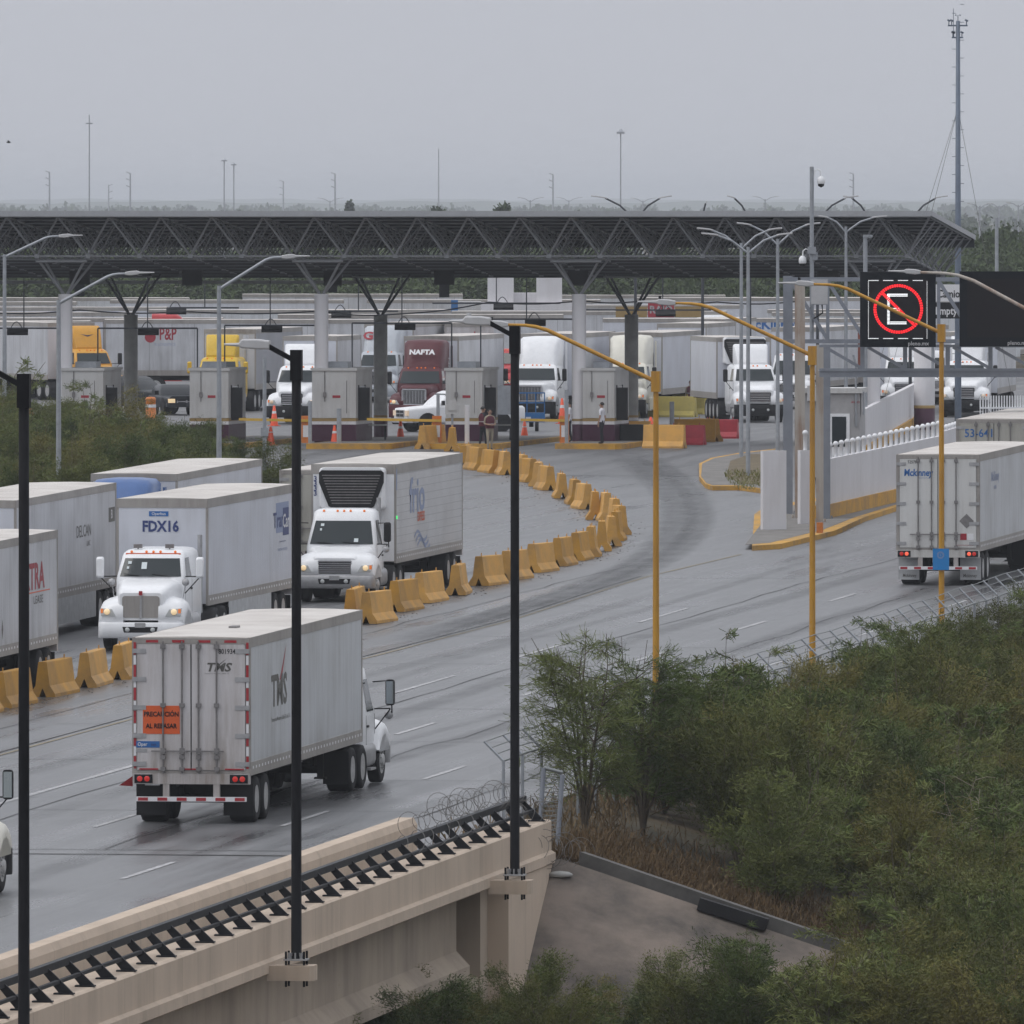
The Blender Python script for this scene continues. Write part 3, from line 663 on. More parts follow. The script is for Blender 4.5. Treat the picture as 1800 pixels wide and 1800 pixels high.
def roadmat(name, lo, hi, ro, scale=1.0, rot=PHI):
    m, nt, b = newmat(name); N = nt.nodes
    tc = N.new('ShaderNodeTexCoord'); mp = N.new('ShaderNodeMapping'); mp.inputs['Rotation'].default_value = (0,0,rot)
    L(nt, tc.outputs['Object'], mp.inputs['Vector'])
    st = N.new('ShaderNodeMapping'); st.inputs['Scale'].default_value = (1.1,0.025,1); L(nt, mp.outputs['Vector'], st.inputs['Vector'])
    a = N.new('ShaderNodeTexNoise'); a.inputs['Scale'].default_value = 1.0*scale; a.inputs['Detail'].default_value = 6; a.inputs['Roughness'].default_value = 0.6
    L(nt, st.outputs['Vector'], a.inputs['Vector'])
    c = N.new('ShaderNodeTexNoise'); c.inputs['Scale'].default_value = 0.12; c.inputs['Detail'].default_value = 7; L(nt, mp.outputs['Vector'], c.inputs['Vector'])
    d = N.new('ShaderNodeTexNoise'); d.inputs['Scale'].default_value = 9; d.inputs['Detail'].default_value = 4; L(nt, mp.outputs['Vector'], d.inputs['Vector'])
    # two worn wheel tracks in each lane
    sp = N.new('ShaderNodeSeparateXYZ'); L(nt, mp.outputs['Vector'], sp.inputs[0])
    ph = N.new('ShaderNodeMath'); ph.operation = 'MULTIPLY_ADD'; L(nt, sp.outputs['X'], ph.inputs[0]); ph.inputs[1].default_value = 2*math.pi/1.93; ph.inputs[2].default_value = 1.2
    sn = N.new('ShaderNodeMath'); sn.operation = 'SINE'; L(nt, ph.outputs[0], sn.inputs[0])
    tr = N.new('ShaderNodeMath'); tr.operation = 'MULTIPLY_ADD'; L(nt, sn.outputs[0], tr.inputs[0]); tr.inputs[1].default_value = 0.07; L(nt, a.outputs['Fac'], tr.inputs[2])
    ad = N.new('ShaderNodeMath'); ad.operation = 'MULTIPLY_ADD'; L(nt, c.outputs['Fac'], ad.inputs[0]); ad.inputs[1].default_value = 0.7; L(nt, tr.outputs[0], ad.inputs[2])
    a3 = N.new('ShaderNodeMath'); a3.operation = 'MULTIPLY_ADD'; L(nt, d.outputs['Fac'], a3.inputs[0]); a3.inputs[1].default_value = 0.15; L(nt, ad.outputs[0], a3.inputs[2])
    rp = N.new('ShaderNodeValToRGB'); e = rp.color_ramp.elements
    e[0].position = .68; e[0].color = (*lo,1); e[1].position = 1.12; e[1].color = (*hi,1)
    mr0 = N.new('ShaderNodeMapRange'); mr0.inputs['From Min'].default_value = .72; mr0.inputs['From Max'].default_value = 1.10
    L(nt, a3.outputs[0], mr0.inputs['Value']); e[0].position = 0.0; e[1].position = 1.0
    L(nt, mr0.outputs['Result'], rp.inputs['Fac']); L(nt, rp.outputs['Color'], b.inputs['Base Color'])
    mr = N.new('ShaderNodeMapRange'); mr.inputs['To Min'].default_value = ro[0]; mr.inputs['To Max'].default_value = ro[1]
    L(nt, mr0.outputs['Result'], mr.inputs['Value']); L(nt, mr.outputs['Result'], b.inputs['Roughness'])
    bp = N.new('ShaderNodeBump'); bp.inputs['Strength'].default_value = 0.25; bp.inputs['Distance'].default_value = 0.01
    L(nt, d.outputs['Fac'], bp.inputs['Height']); L(nt, bp.outputs['Normal'], b.inputs['Normal'])
    b.inputs['Specular IOR Level'].default_value = 0.52
    return m
M['road'] = roadmat('wet_worn_concrete', (0.036,0.036,0.039), (0.145,0.147,0.155), (0.21,0.48))
M['plaza'] = roadmat('plaza_paving', (0.075,0.075,0.08), (0.15,0.15,0.157), (0.42,0.7))
M['marking'] = plain('worn_white_marking', (0.38,0.38,0.39), 0.6, var=0.55, scale=4)
M['marking_y'] = plain('worn_yellow_marking', (0.22,0.18,0.11), 0.6, var=0.4, scale=1.5)
M['crack'] = plain('tar_crack', (0.02,0.02,0.02), 0.7, var=0)
M['asphalt_joint'] = plain('joint_rubber', (0.03,0.03,0.03), 0.7, var=0.2)

def strip_sheet(name, rows, mat, h=0.0, sub=4.0):
    """rows: (s, v_left, v_right) -> sheet following the road surface"""
    m = MB(); vs = []; fs = []; rs = []
    for (a, b) in zip(rows[:-1], rows[1:]):
        n = max(1, int((b[0]-a[0])/sub))
        for k in range(n): t = k/n; rs.append([a[i]+(b[i]-a[i])*t for i in range(3)])
    rs.append(rows[-1]); nv = 14
    for s_, l, r in rs:
        for i in range(nv+1):
            v = l+(r-l)*i/nv; vs.append(tuple(sv(v, s_, h)))
    for j in range(len(rs)-1):
        for i in range(nv): a = j*(nv+1)+i; fs.append((a,a+1,a+nv+2,a+nv+1))
    m.add(vs, fs, True); return tag(m.build(name, mat, fix=False), kind='structure')
strip_sheet('road', [(60,-90,-47.9),(318,-90,-47.9),(322,-79.5,-48.4),(470,-80,-48.4),(500,-84,-48.4),(540,-87,-48.4),(575,-91,-48.4),(600,-97,-47),(618,-110,-40)], M['road'])
strip_sheet('plaza', [(603,-96,-40),(612,-108,-30),(624,-150,20),(700,-200,120),(960,-240,160)], M['plaza'], 0.006, 8.0)

def line(name, pts, w, mat, h=0.010):
    """painted line through road points (v, s)"""
    m = MB(); vs = []; fs = []; pp = []
    for a, b in zip(pts[:-1], pts[1:]):
        n = max(1, int(math.hypot(b[0]-a[0], b[1]-a[1])/3)); pp += [(a[0]+(b[0]-a[0])*k/n, a[1]+(b[1]-a[1])*k/n) for k in range(n)]
    pp.append(pts[-1])
    for i, (v, s_) in enumerate(pp):
        q = pp[min(i+1,len(pp)-1)]; p_ = pp[max(i-1,0)]; d = Vector((q[0]-p_[0], q[1]-p_[1])).normalized()
        wob = 1+0.2*math.sin(i*1.7)
        vs.append(tuple(sv(v-d.y*w/2*wob, s_+d.x*w/2*wob, h))); vs.append(tuple(sv(v+d.y*w/2*wob, s_-d.x*w/2*wob, h)))
    for i in range(len(pp)-1): fs.append((2*i,2*i+1,2*i+3,2*i+2))
    m.add(vs, fs); return tag(m.build(name, mat, fix=False), kind='structure')
def jit(v, s0, s1, a=0.12, st=5):
    o = []; s_ = s0; x = v
    while s_ < s1: o.append((x, s_)); s_ += random.uniform(0.5,1.3)*st; x = v+random.uniform(-a,a)
    return o
line('lane_line', [(-60.75,230),(-60.5,372)], 0.16, M['marking'])
for s_ in (398, 420, 446): line('lane_line', [(-60.3,s_),(-60.3,s_+11)], 0.13, M['marking'])
for vv, st, off in ((-56.75,22.0,331),(-52.75,21.0,311)):
    for k in range(-3, 9):
        s_ = off+st*k
        if s_ < 520: line('lane_dash', [(vv,s_),(vv+0.02,s_+6.4)], 0.13, M['marking'])
line('edge_line', [(-64.3,220),(-64.6,384),(-64.2,447),(-65.1,484),(-65.0,506)], 0.10, M['marking_y'])
line('edge_line', [(-64.55,220),(-64.85,384),(-64.45,447),(-65.35,484)], 0.06, M['crack'])
line('road_crack', jit(-59.4,300,585,0.10), 0.035, M['crack'], 0.013)
line('road_crack', jit(-55.0,322,470,0.18), 0.03, M['crack'], 0.013)
line('road_crack', jit(-50.4,322,520,0.15), 0.035, M['crack'], 0.013)
line('road_crack', jit(-67.0,330,500,0.12), 0.03, M['crack'], 0.013)
for s_ in (343,361,379.5,398,416,435,458,482): line('road_crack', [(-66,s_),(-60.2,s_+0.5)], 0.05, M['crack'], 0.013)
for s_ in (338,352,371,389,407,428): line('road_crack', [(-59.6,s_),(-49,s_+0.4)], 0.05, M['crack'], 0.013)
line('expansion_joint', [(-78,S0-0.2),(-48.2,S0-0.2)], 0.22, M['asphalt_joint'], 0.012)
line('expansion_joint', [(-78,S0+1.6),(-48.2,S0+1.6)], 0.10, M['asphalt_joint'], 0.012)

# rubber laid down where lorries swing round the loop and run along the lanes
def rubbermat():
    m, nt, b = newmat('tyre_rubber_marks'); N = nt.nodes
    at = N.new('ShaderNodeAttribute'); at.attribute_name = 'wear'; tc = N.new('ShaderNodeTexCoord'); no = N.new('ShaderNodeTexNoise'); no.inputs['Scale'].default_value = .35; no.inputs['Detail'].default_value = 6
    L(nt, tc.outputs['Object'], no.inputs['Vector']); ml = N.new('ShaderNodeMath'); ml.operation = 'MULTIPLY'; L(nt, at.outputs['Fac'], ml.inputs[0]); L(nt, no.outputs['Fac'], ml.inputs[1])
    L(nt, ml.outputs[0], b.inputs['Alpha']); b.inputs['Base Color'].default_value = (.02,.02,.021,1); b.inputs['Roughness'].default_value = .4; return m
M['rubber'] = rubbermat()
def rubber(pix, w, k_=1.0, h=.016):
    pts = [G(x,y) for x,y in pix]; q = []
    for i in range(len(pts)-1):
        p0 = pts[max(0,i-1)]; p1 = pts[i]; p2 = pts[i+1]; p3 = pts[min(len(pts)-1,i+2)]
        for t in np.linspace(0,1,9)[:-1]: q.append(.5*((2*p1)+(p2-p0)*t+(2*p0-5*p1+4*p2-p3)*t*t+(3*p1-p0-3*p2+p3)*t**3))
    q.append(pts[-1]); vs = []; fs = []; wear = []
    for i,p in enumerate(q):
        d = (q[min(i+1,len(q)-1)]-q[max(0,i-1)]).normalized(); n = Vector((d.y,-d.x,0)); e = min(1,i/6,(len(q)-1-i)/6)
        for t,a in ((-.5,0),(-.2,1),(.2,1),(.5,0)): c = p+n*w*t; vs.append((c.x,c.y,zr(c.y)+h)); wear.append(a*e*k_)
    for i in range(len(q)-1): fs += [(4*i+j,4*i+j+1,4*i+j+5,4*i+j+4) for j in range(3)]
    m = MB(); m.add(vs,fs,True); o = tag(m.build('tyre_marks', M['rubber'], fix=False), kind='structure')
    at = o.data.attributes.new('wear','FLOAT','POINT'); at.data.foreach_set('value', wear)
for k,(dx,w,s_) in enumerate(((6,1.4,.62),(40,1.3,.55),(-24,.7,.3))):
    rubber([(1085+dx*.9,796-dx*.02),(1150+dx,838),(1188+dx,885),(1182+dx,935),(1128+dx*.8,985+dx*.06),(1020+dx*.4,1032+dx*.22),(880,1076+dx*.28),(700,1128+dx*.3)], w, s_)
for v_,s0,s1,w,k_ in ((-62.6,345,470,.9,.8),(-58.6,330,500,1.0,.9),(-54.8,300,480,1.1,1.0),(-50.9,330,470,.9,.6),(-71.2,380,520,.8,.7),(-56.0,330,420,.5,.6),(-61.6,380,520,.6,.6)):
    n_ = 7; px_ = []
    for i in range(n_):
        p = sv(v_+.25*math.sin(i*1.9+v_), s0+(s1-s0)*i/(n_-1)); px_.append((900+p.x*F/p.y, HZ+(H-p.z)*F/p.y))
    rubber(px_, w, k_*.42)
# ------------------------------------------------------------------ bridge
def vsbox(m, v0, v1, s0, s1, zb, zt, sub=6.0):
    """box along the road whose bottom and top follow the gradient (zb, zt relative to the road)"""
    n = max(1, int((s1-s0)/sub)); rings = []
    for k in range(n+1):
        s_ = s0+(s1-s0)*k/n; rings.append([sv(v0,s_,zb),sv(v1,s_,zb),sv(v1,s_,zt),sv(v0,s_,zt)])
    m.loft(rings)
def vsprof(m, prof, s0, s1, sub=6.0):
    n = max(1, int((s1-s0)/sub)); m.loft([[sv(v,s0+(s1-s0)*k/n,z) for v,z in prof] for k in range(n+1)])
br = empty('bridge', sv(-45.6,S0,-0.6), label='tan concrete road bridge with black sloping-fin railing and kerb parapet', cat='bridge')
binv = Matrix.Translation(-br.location)
def bpart(name, m, mat, parent=None):
    o = m.build(name, mat, parent or br)
    if not parent: o.location = -br.location
    return o
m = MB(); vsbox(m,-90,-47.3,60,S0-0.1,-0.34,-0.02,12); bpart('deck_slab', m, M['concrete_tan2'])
def rotmat(src, name):      # same concrete, coordinates turned to run along the bridge
    mm = src.copy(); mm.name = name
    tcn = [n for n in mm.node_tree.nodes if n.type == 'TEX_COORD'][0]
    mp = mm.node_tree.nodes.new('ShaderNodeMapping'); mp.inputs['Rotation'].default_value = (0,0,PHI)
    lk = [(l.to_socket) for l in tcn.outputs['Object'].links]
    for so in lk: mm.node_tree.links.new(mp.outputs['Vector'], so)
    mm.node_tree.links.new(tcn.outputs['Object'], mp.inputs['Vector'])
    return mm
M['ct'] = rotmat(M['concrete_tan'], 'tan_concrete_along'); M['ct2'] = rotmat(M['concrete_tan2'], 'tan_girder_along')
m = MB(); vsprof(m, [(-48.02,0.0),(-47.5,0.0),(-47.5,0.50),(-47.53,0.52),(-47.5,0.54),(-47.5,0.86),(-47.58,1.0),(-47.9,1.0),(-48.0,0.7)], 60, 316.9, 3.1); bpart('parapet', m, M['ct'])
m = MB(); vsbox(m,-47.5,-45.75,60,S0,-0.3,0.12); bpart('walkway', m, M['concrete'])
m = MB(); vsprof(m, [(-45.95,0.0),(-45.95,0.80),(-45.22,0.80),(-45.17,0.76),(-45.17,0.15),(-45.08,0.10),(-45.08,-0.10),(-45.14,-0.14),(-45.9,-0.14)], 60, S0+0.1, 3.1); bpart('fascia_beam', m, M['ct'])
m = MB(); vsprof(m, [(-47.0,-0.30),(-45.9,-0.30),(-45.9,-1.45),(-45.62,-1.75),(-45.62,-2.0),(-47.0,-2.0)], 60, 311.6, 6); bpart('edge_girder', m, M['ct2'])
for vv in (-52,-58,-64): 
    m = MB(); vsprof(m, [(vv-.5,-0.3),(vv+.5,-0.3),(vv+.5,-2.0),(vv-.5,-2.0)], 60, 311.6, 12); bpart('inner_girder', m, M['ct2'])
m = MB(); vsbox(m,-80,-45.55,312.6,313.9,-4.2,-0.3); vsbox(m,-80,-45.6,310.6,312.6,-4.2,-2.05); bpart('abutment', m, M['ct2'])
m = MB(); vsbox(m,-45.55,-45.12,313.7,S0+0.1,-4.0,-0.13); m.box; bpart('wing_wall', m, M['ct'])
rl = MB(); 
for vv, zz, a, b_ in ((-45.70,1.25,.12,.13),(-45.47,1.02,.07,.06)):
    n = 50; rl.loft([[sv(vv-a/2,s_,zz-b_/2),sv(vv+a/2,s_,zz-b_/2),sv(vv+a/2,s_,zz+b_/2),sv(vv-a/2,s_,zz+b_/2)] for s_ in [238+(S0-0.3-238)*k/n for k in range(n+1)]])
rail = bpart('railing', rl, M['rail_black'])
k = 0; s_ = 240.0
while s_ < S0-0.6:
    f = MB()
    f.loft([[sv(v,s_+d,z) for v,z in ((-45.80,1.25),(-45.64,1.25),(-45.185,0.81),(-45.44,0.81))] for d in (-0.03,0.03)])
    f.loft([[sv(v,s_+d,z) for v,z in ((-45.54,0.803),(-45.19,0.803),(-45.19,0.83),(-45.54,0.83))] for d in (-0.09,0.09)])
    f.build('railing_fin', M['rail_black'], rail); s_ += 2.15

# black lamp standards bolted to corbels on the outer face
def black_lamp(px, ytop, label):
    p = ptv(px, -44.62, 0.10); HT = H-(ytop-HZ)*p.y/F-p.z; root = empty('street_lamp', p, -PHI, 0, label, 'street lamp', 'black lamp standards along the bridge')
    m = MB(); m.loft([[(x,y,z) for x,y in ((-.5,-.35),(.30,-.35),(.36,-.22),(.36,.22),(.30,.35),(-.5,.35))] for z in (-0.34,-0.06)]); m.build('corbel', M['concrete_tan'], root)
    m = MB(); m.lathe([(0.115,0.02),(0.115,0.1),(0.10,0.12),(0.092,5.0),(0.088,HT-.02),(0.004,HT-.01)], n=20); m.build('pole', M['pole_black'], root)
    m = MB(); m.loft([[(x,y,z) for x,y in rr(-.22,.22,-.22,.22,.05)] for z in (0.03,0.06)])
    for a in range(8): m.obox((0.13*math.cos(a*.785),0.13*math.sin(a*.785),0.11),0.07,0.02,0.12,a*.785)
    m.build('base_plate', M['alu'], root)
    for a in (-.17,.17):
        for b in (-.17,.17): m = MB(); m.tube([(a,b,-0.46),(a,b,0.2)],0.022,6); m.build('anchor_bolt', M['pole_black'], root)
    m = MB(); m.box(-.105,.105,-.105,.105,HT-.57,HT); m.beam((0,0,HT-.22),(-0.55,0.0,HT+.08),.09,.09); m.build('bracket', M['pole_black'], root)
    m = MB(); hd = []
    for x,w,z0,z1 in ((-.50,.12,10.98,11.14),(-.72,.16,10.98,11.17),(-1.0,.19,11.0,11.17),(-1.06,.19,11.03,11.10),(-1.34,.17,11.05,11.09)): hd.append([(x,y,z) for y,z in rr(-w,w,z0+HT-10.97,z1+HT-10.97,.03,2)])
    m.loft(hd); m.tube([(-.95,0,HT+.2),(-.95,0,HT+.27)],.05,8); m.build('lamp_head', M['lamphead'], root)
    return root
black_lamp(42, 657, 'black bridge lamp standard whose foot is cut off by the photo edge'); black_lamp(521, 615, 'black lamp standard passing in front of the orange-signed trailer'); black_lamp(905, 573, 'black lamp standard beside the razor wire at the bridge end')

# ochre lamp standards along the road edge
def arm_lamp(p, height, reach, rise, rz, label, group, mat, r=0.11, knuckle=True, head=None, name='street_lamp'):
    root = empty(name, p, rz, 0, label, 'street lamp', group)
    m = MB(); m.tube([(0,0,-0.4),(0,0,height*0.5),(0,0,height)], r, 14, r2=r*0.72); m.build('pole', mat, root)
    if knuckle: m = MB(); m.obox((0,0,height-0.12),r*2.3,r*2.3,0.5); m.build('pole_cap', mat, root)
    m = MB(); z = height-0.1
    m.tube([(-0.05,0,z),(-reach*.72,0,z+rise*.90),(-reach*.80,0,z+rise*.965),(-reach*.87,0,z+rise*.99),(-reach,0,z+rise)], r*.62, 10, r2=r*.42); m.build('arm', mat, root)
    m = MB(); x0 = -reach+0.06; zt = z+rise
    sec = []
    for x,w,a,b in ((0,.07,-.05,.06),(-.18,.13,-.07,.09),(-.42,.16,-.05,.10),(-.50,.16,-.02,.06),(-1.0,.13,.0,.04)): sec.append([(x0+x,y,zt+zz-0.02*x) for y,zz in rr(-w,w,a,b,.025,2)])
    m.loft(sec); m.build('lamp_head', head or M['lamphead'], root)
    m = MB(); m.tube([(x0-.42,0,zt+.10),(x0-.42,0,zt+.19)],.04,8); m.build('photocell', M['black'], root)
    return root
def yp(px, ytop, v=-49.4):
    Y = atv(px, v); p = ptv(px, v, -0.05); return p, (H-(ytop-HZ)*Y/F) - p.z
for i,(px,yt,lab) in enumerate(((1153,662,'ochre lamp standard rising behind the feathery sapling'),(1428,617,'ochre lamp standard with an orange box, in front of the gantry legs'),(1655,578,'ochre lamp standard carrying a small blue sign'))):
    p, hh = yp(px, yt); lp = arm_lamp(p, hh, 3.7, 1.35, -PHI-0.05, lab, 'ochre lamp standards along the road edge', M['pole_yellow'], r=.088)
    if i == 1: m = MB(); m.obox((0.2,0,4.4),0.16,0.12,0.28); m.build('junction_box', M['orange'], lp)
    if i == 2:
        m = MB(); zc = H-(983-HZ)*p.y/F-p.z; m.box(-.22,.24,-.16,-.135,zc-.30,zc+.30); sg = m.build('blue_plate', M['signblue'], lp)
        e = MB(); 
        for rr_ in (.10,.075): e.loft([[(0.0+r_*math.cos(a),y,zc+.12+r_*math.sin(a)) for r_,y in ((rr_,-.1655),(rr_-.012,-.1655),(rr_-.012,-.161),(rr_,-.161))] for a in np.linspace(0,2*math.pi,25)], False)
        e.build('plate_emblem', M['ink_pale'], sg); text('S', 0.11, M['ink_pale'], sg, (0.0,-.164,zc+.12), REAR)
p = P(1720, 505, 640); p = Vector((p.x,p.y,0))
# another ochre lamp stands just outside the frame; its arm reaches in
p, hh = yp(1960, 620, -49.4); arm_lamp(p, hh, 6.2, 2.6, -PHI-0.05, 'weathered lamp arm reaching in front of the blank dark display', None, M['rust'], 0.1)

# silver lamps along the far side of the lorry queue
def silver(px, Y, yt, reach_px, yhead, label, r=0.10):
    X = (px-900)*Y/F; g = ter(X,Y); zt = H-(yt-HZ)*Y/F
    return arm_lamp((X,Y,g), zt-g, reach_px*Y/F-0.9, (yt-yhead)*Y/F, math.pi-0.02, label, 'silver lamps along the queue', M['galv'], r, False)
silver(8, 640, 447, 136, 411, 'silver lamp post whose long arm reaches across the lattice canopy end')
silver(103, 530, 527, 166, 476, 'silver lamp post standing behind the grey trailer near the bushes')
silver(385, 540, 502, 158, 447, 'silver lamp post rising behind the blue-roofed lorry')
X = (465-900)*560/F; root = empty('camera_post', (X,560,ter(X,560)), 0,0,'thin silver post with a bracket near the white cab with a sloping bonnet','post')
m = MB(); m.tube([(0,0,0),(0,0,H-(628-HZ)*560/F-ter(X,560))],.07,10); m.build('pole', M['galv'], root)
m = MB(); m.obox((0,0,3.0),.28,.22,.3); m.build('bracket', M['galv'], root)
for px in (397,): pass
# ------------------------------------------------------------------ barriers
def barrier_mesh(Lb, hh=0.92):
    prof = [(-.33,0),(-.33,.09),(-.19,.30),(-.115,hh-.02),(-.10,hh),(.10,hh),(.115,hh-.02),(.19,.30),(.33,.09),(.33,0)]
    notch = [(-.33,0),(-.33,.09),(-.19,.30),(-.115,hh-.02),(-.10,hh),(.10,hh),(.115,hh-.02),(.19,.30),(.33,.09),(.33,0),(.10,0),(0,.24),(-.10,0)]
    m = MB(); m.loft([[(x,y,z) for x,z in notch] for y in (-Lb/2,-Lb/2+0.03,0,Lb/2-0.03,Lb/2)], True)
    for y in (-Lb*.36, Lb*.36): m.tube([(0,y,hh-.02),(0,y,hh+.10)],.018,5)
    return m
def barrier(p, rz, me, label, group, mat=None, rx=0.0, name='concrete_barrier'):
    o = bpy.data.objects.new(name, me); COL.objects.link(o); o.location = p; o.rotation_euler = (rx, 0, rz)
    return tag(o, label, 'barrier', group)
BL = barrier_mesh(3.2).mesh('concrete_barrier', M['barrier']); fixnorm(BL)
BS = barrier_mesh(2.6).mesh('concrete_barrier', M['barrier']); fixnorm(BS)
BP = barrier_mesh(3.0,1.0).mesh('concrete_barrier', M['barrier_pale']); fixnorm(BP)
BR = barrier_mesh(1.6,0.85).mesh('plastic_barrier', M['barrier_red']); fixnorm(BR)
B2 = barrier_mesh(1.8,1.0).mesh('concrete_barrier', M['barrier']); fixnorm(B2)
chain = [(752,788),(772,786),(795,792),(820,821),(836,825),(863,830),(887,833),(918,839),(928,846),(946,853),(960,860),(987,874),(1010,885),(1026,893),(1046,912),(1065,914),(1080,925),(1088,938),(1083,949),(1074,958),(1058,967),(1039,977),(1019,983),(989,993),(950,1004),(905,1017),(859,1027),(806,1043),(754,1057),(710,1072),(662,1093)]
# even the chain out along its own course in plan
cp = [G(x,y+1) for x,y in chain]
for i,p in enumerate(cp):
    a, b = cp[max(0,i-1)], cp[min(len(cp)-1,i+1)]
    d = b-a; rz = math.atan2(-d.x, d.y)
    n = i
    if i < 3: lab = 'yellow concrete barrier, %s of the low cluster below the burgundy booth' % ORD[i]
    elif i < 14: lab = 'yellow concrete barrier on the far side of the loop, %s from the reefer trailer' % ORD[i-3]
    elif i < 21: lab = 'yellow concrete barrier in the tight bend of the loop, %s round the bend' % ORD[i-14]
    else: lab = 'yellow barrier on the loop near side, %s back from the orange-signed lorry' % ORD[30-i]
    me = BL if i >= 27 else (B2 if i < 3 else BS)
    if 14 <= i < 22: me = B2
    barrier(p, rz+random.uniform(-.13,.13)+ (math.pi if i%2 else 0), me, lab, 'yellow barriers of the lane loop')
# run on behind the orange-signed trailer and out to the frame edge along v = -69
lst = [(625,1112),(545,1135),(480,1148),(415,1155),(350,1165),(290,1178),(218,1192),(163,1206),(97,1222),(22,1240),(-38,1256)]
for i,(x,y) in enumerate(lst):
    p = ptv(x, -68.95, 0.0)
    if x in range(230,620): continue
    lab = {625:'yellow concrete barrier peeping over the roof of the orange-signed trailer'}.get(x, 'yellow concrete barrier beside the queue, %s to the near side of the white day-cab lorry' % ORD[max(0,i-6)])
    barrier(p, -PHI+random.uniform(-.08,.08), BL, lab, 'yellow barriers of the lane loop', rx=SLOPE)
for i,(x,y,me,rz,lab) in enumerate(((538,940,BL,0.2,'yellow barrier half hidden behind the white cab numbered on its roof'),(542,975,BS,0.4,'dusty yellow barrier low beside the mirror of the white cab'))):
    p = G(x,y+40); barrier(p, rz, me, lab, None)
# mixed barriers by the last booth
for x,y,me,rz,lab,nm in ((1172,733,BP,1.2,'pale greenish-yellow barrier block before the reefer lorry','concrete_barrier'),(1196,728,BP,1.0,'second pale greenish-yellow barrier nearer the guard in the vest','concrete_barrier'),
    (1107,781,B2,1.45,'orange-yellow barrier end beside the dark barrier block','concrete_barrier'),(1168,788,B2,1.25,'large orange-yellow barrier leaning by the ochre lamp','concrete_barrier'),(1207,782,BR,1.3,'red plastic barrier with a pale band between yellow ones','plastic_barrier'),
    (1221,777,B2,1.5,'short yellow barrier behind the red plastic one','concrete_barrier'),(1242,776,B2,0.5,'mustard barrier turned end-on beside the lamp posts','concrete_barrier'),(1266,771,BR,1.35,'red plastic barrier at the end of the barrier row','plastic_barrier')):
    barrier(G(x,y), rz, me, lab, None, name=nm)
m = MB(); m.loft([[(x,y,z) for x,y in rr(-.28,.28,-1.1,1.1,.05)] for z in (0,.9)]); o = m.build('plastic_barrier', M['black'], loc=G(1135,783), rot=(0,0,1.45)); tag(o,'black block barrier beside the burgundy booth base','barrier')
# ------------------------------------------------------------------ the lorries on the road
def gp(px, Y, z=3.2): return Vector(((px-900)*Y/F, Y, z))
# 1 orange-signed trailer driving away
g1, c1, t1 = rig('semi_truck', sv(-54.85,332.5), AWAY, 'white semi-trailer driving away with an orange warning sign on its rear door', pitch=SLOPE, at='rear',
    cab=dict(sty='m2', paint='white'), trl=dict(L_=16.2, side='trlr_white', door='trlr_door', tandem=1.15, tape=True, lit='redlamp'))
c1.location.x = .22; c1.rotation_euler.z = -.02
s = MB(); s.box(-1.07,-0.25,-0.034,-0.0275,1.98,2.60); sg = s.build('warning_sign', M['ink_orange'], t1)
text('PRECAUCI\u00d3N', .145, M['ink_black'], sg, (-.66,-.040,2.41), REAR, .034, .86); text('AL REBASAR', .145, M['ink_black'], sg, (-.66,-.040,2.15), REAR, .034, .86)
text('801934', .155, M['ink_black'], t1, (.80,-.032,3.79), REAR, .012, .82); text('TMS', .26, M['ink_grey'], t1, (.60,-.032,3.44), REAR, .03, 1.15, .25)
text('Transportes Monterrey Saltillo S.A.', .035, M['ink_grey'], t1, (.58,-.032,3.31), REAR, 0, 1.1)
m = MB(); m.add([(.60,-.032,3.5),(.64,-.032,3.5),(.82,-.032,3.66)],[(0,1,2)]); m.build('logo_tick', M['ink_grey'], t1)
m = MB(); m.box(-1.22,-.70,-.034,-.0275,1.68,1.82); ob = m.build('company_plate', M['ink_sky'], t1); text('Oper', .115, M['ink_white'], ob, (-1.08,-.040,1.75), REAR, .01, .85); text('bus', .10, M['ink_blue'], ob, (-.83,-.040,1.75), REAR, .01, .85)
m = MB(); m.box(-1.22,-.98,-.034,-.0275,1.58,1.65); m.build('document_plate', M['alu'], t1)
text('TMS', .95, M['ink_grey'], t1, (1.305,4.1,2.75), RIGHT, .03, 1.25); text('Transportes Monterrey Saltillo S.A. de C.V.', .13, M['ink_grey'], t1, (1.305,4.3,2.15), RIGHT, .01, 1.15)
m = MB(); m.add([(1.304,4.15,3.0),(1.304,4.45,3.0),(1.304,5.1,3.75)],[(0,1,2)]); m.build('logo_tick', M['ink_red'], t1)
m = MB(); m.add([(-1.32,0.1,1.05),(-1.32,0.1,.82),(-1.62,0.05,.84)],[(0,1,2),(2,1,0)]); m.build('warning_flag', M['red'], t1)
m = MB(); m.loft([[(.15+x,5.0+y,z) for x,y in rr(-.09,.09,-.3,.3,.05)] for z in (4.1,4.16)]); m.build('roof_vent', M['rod'], t1)
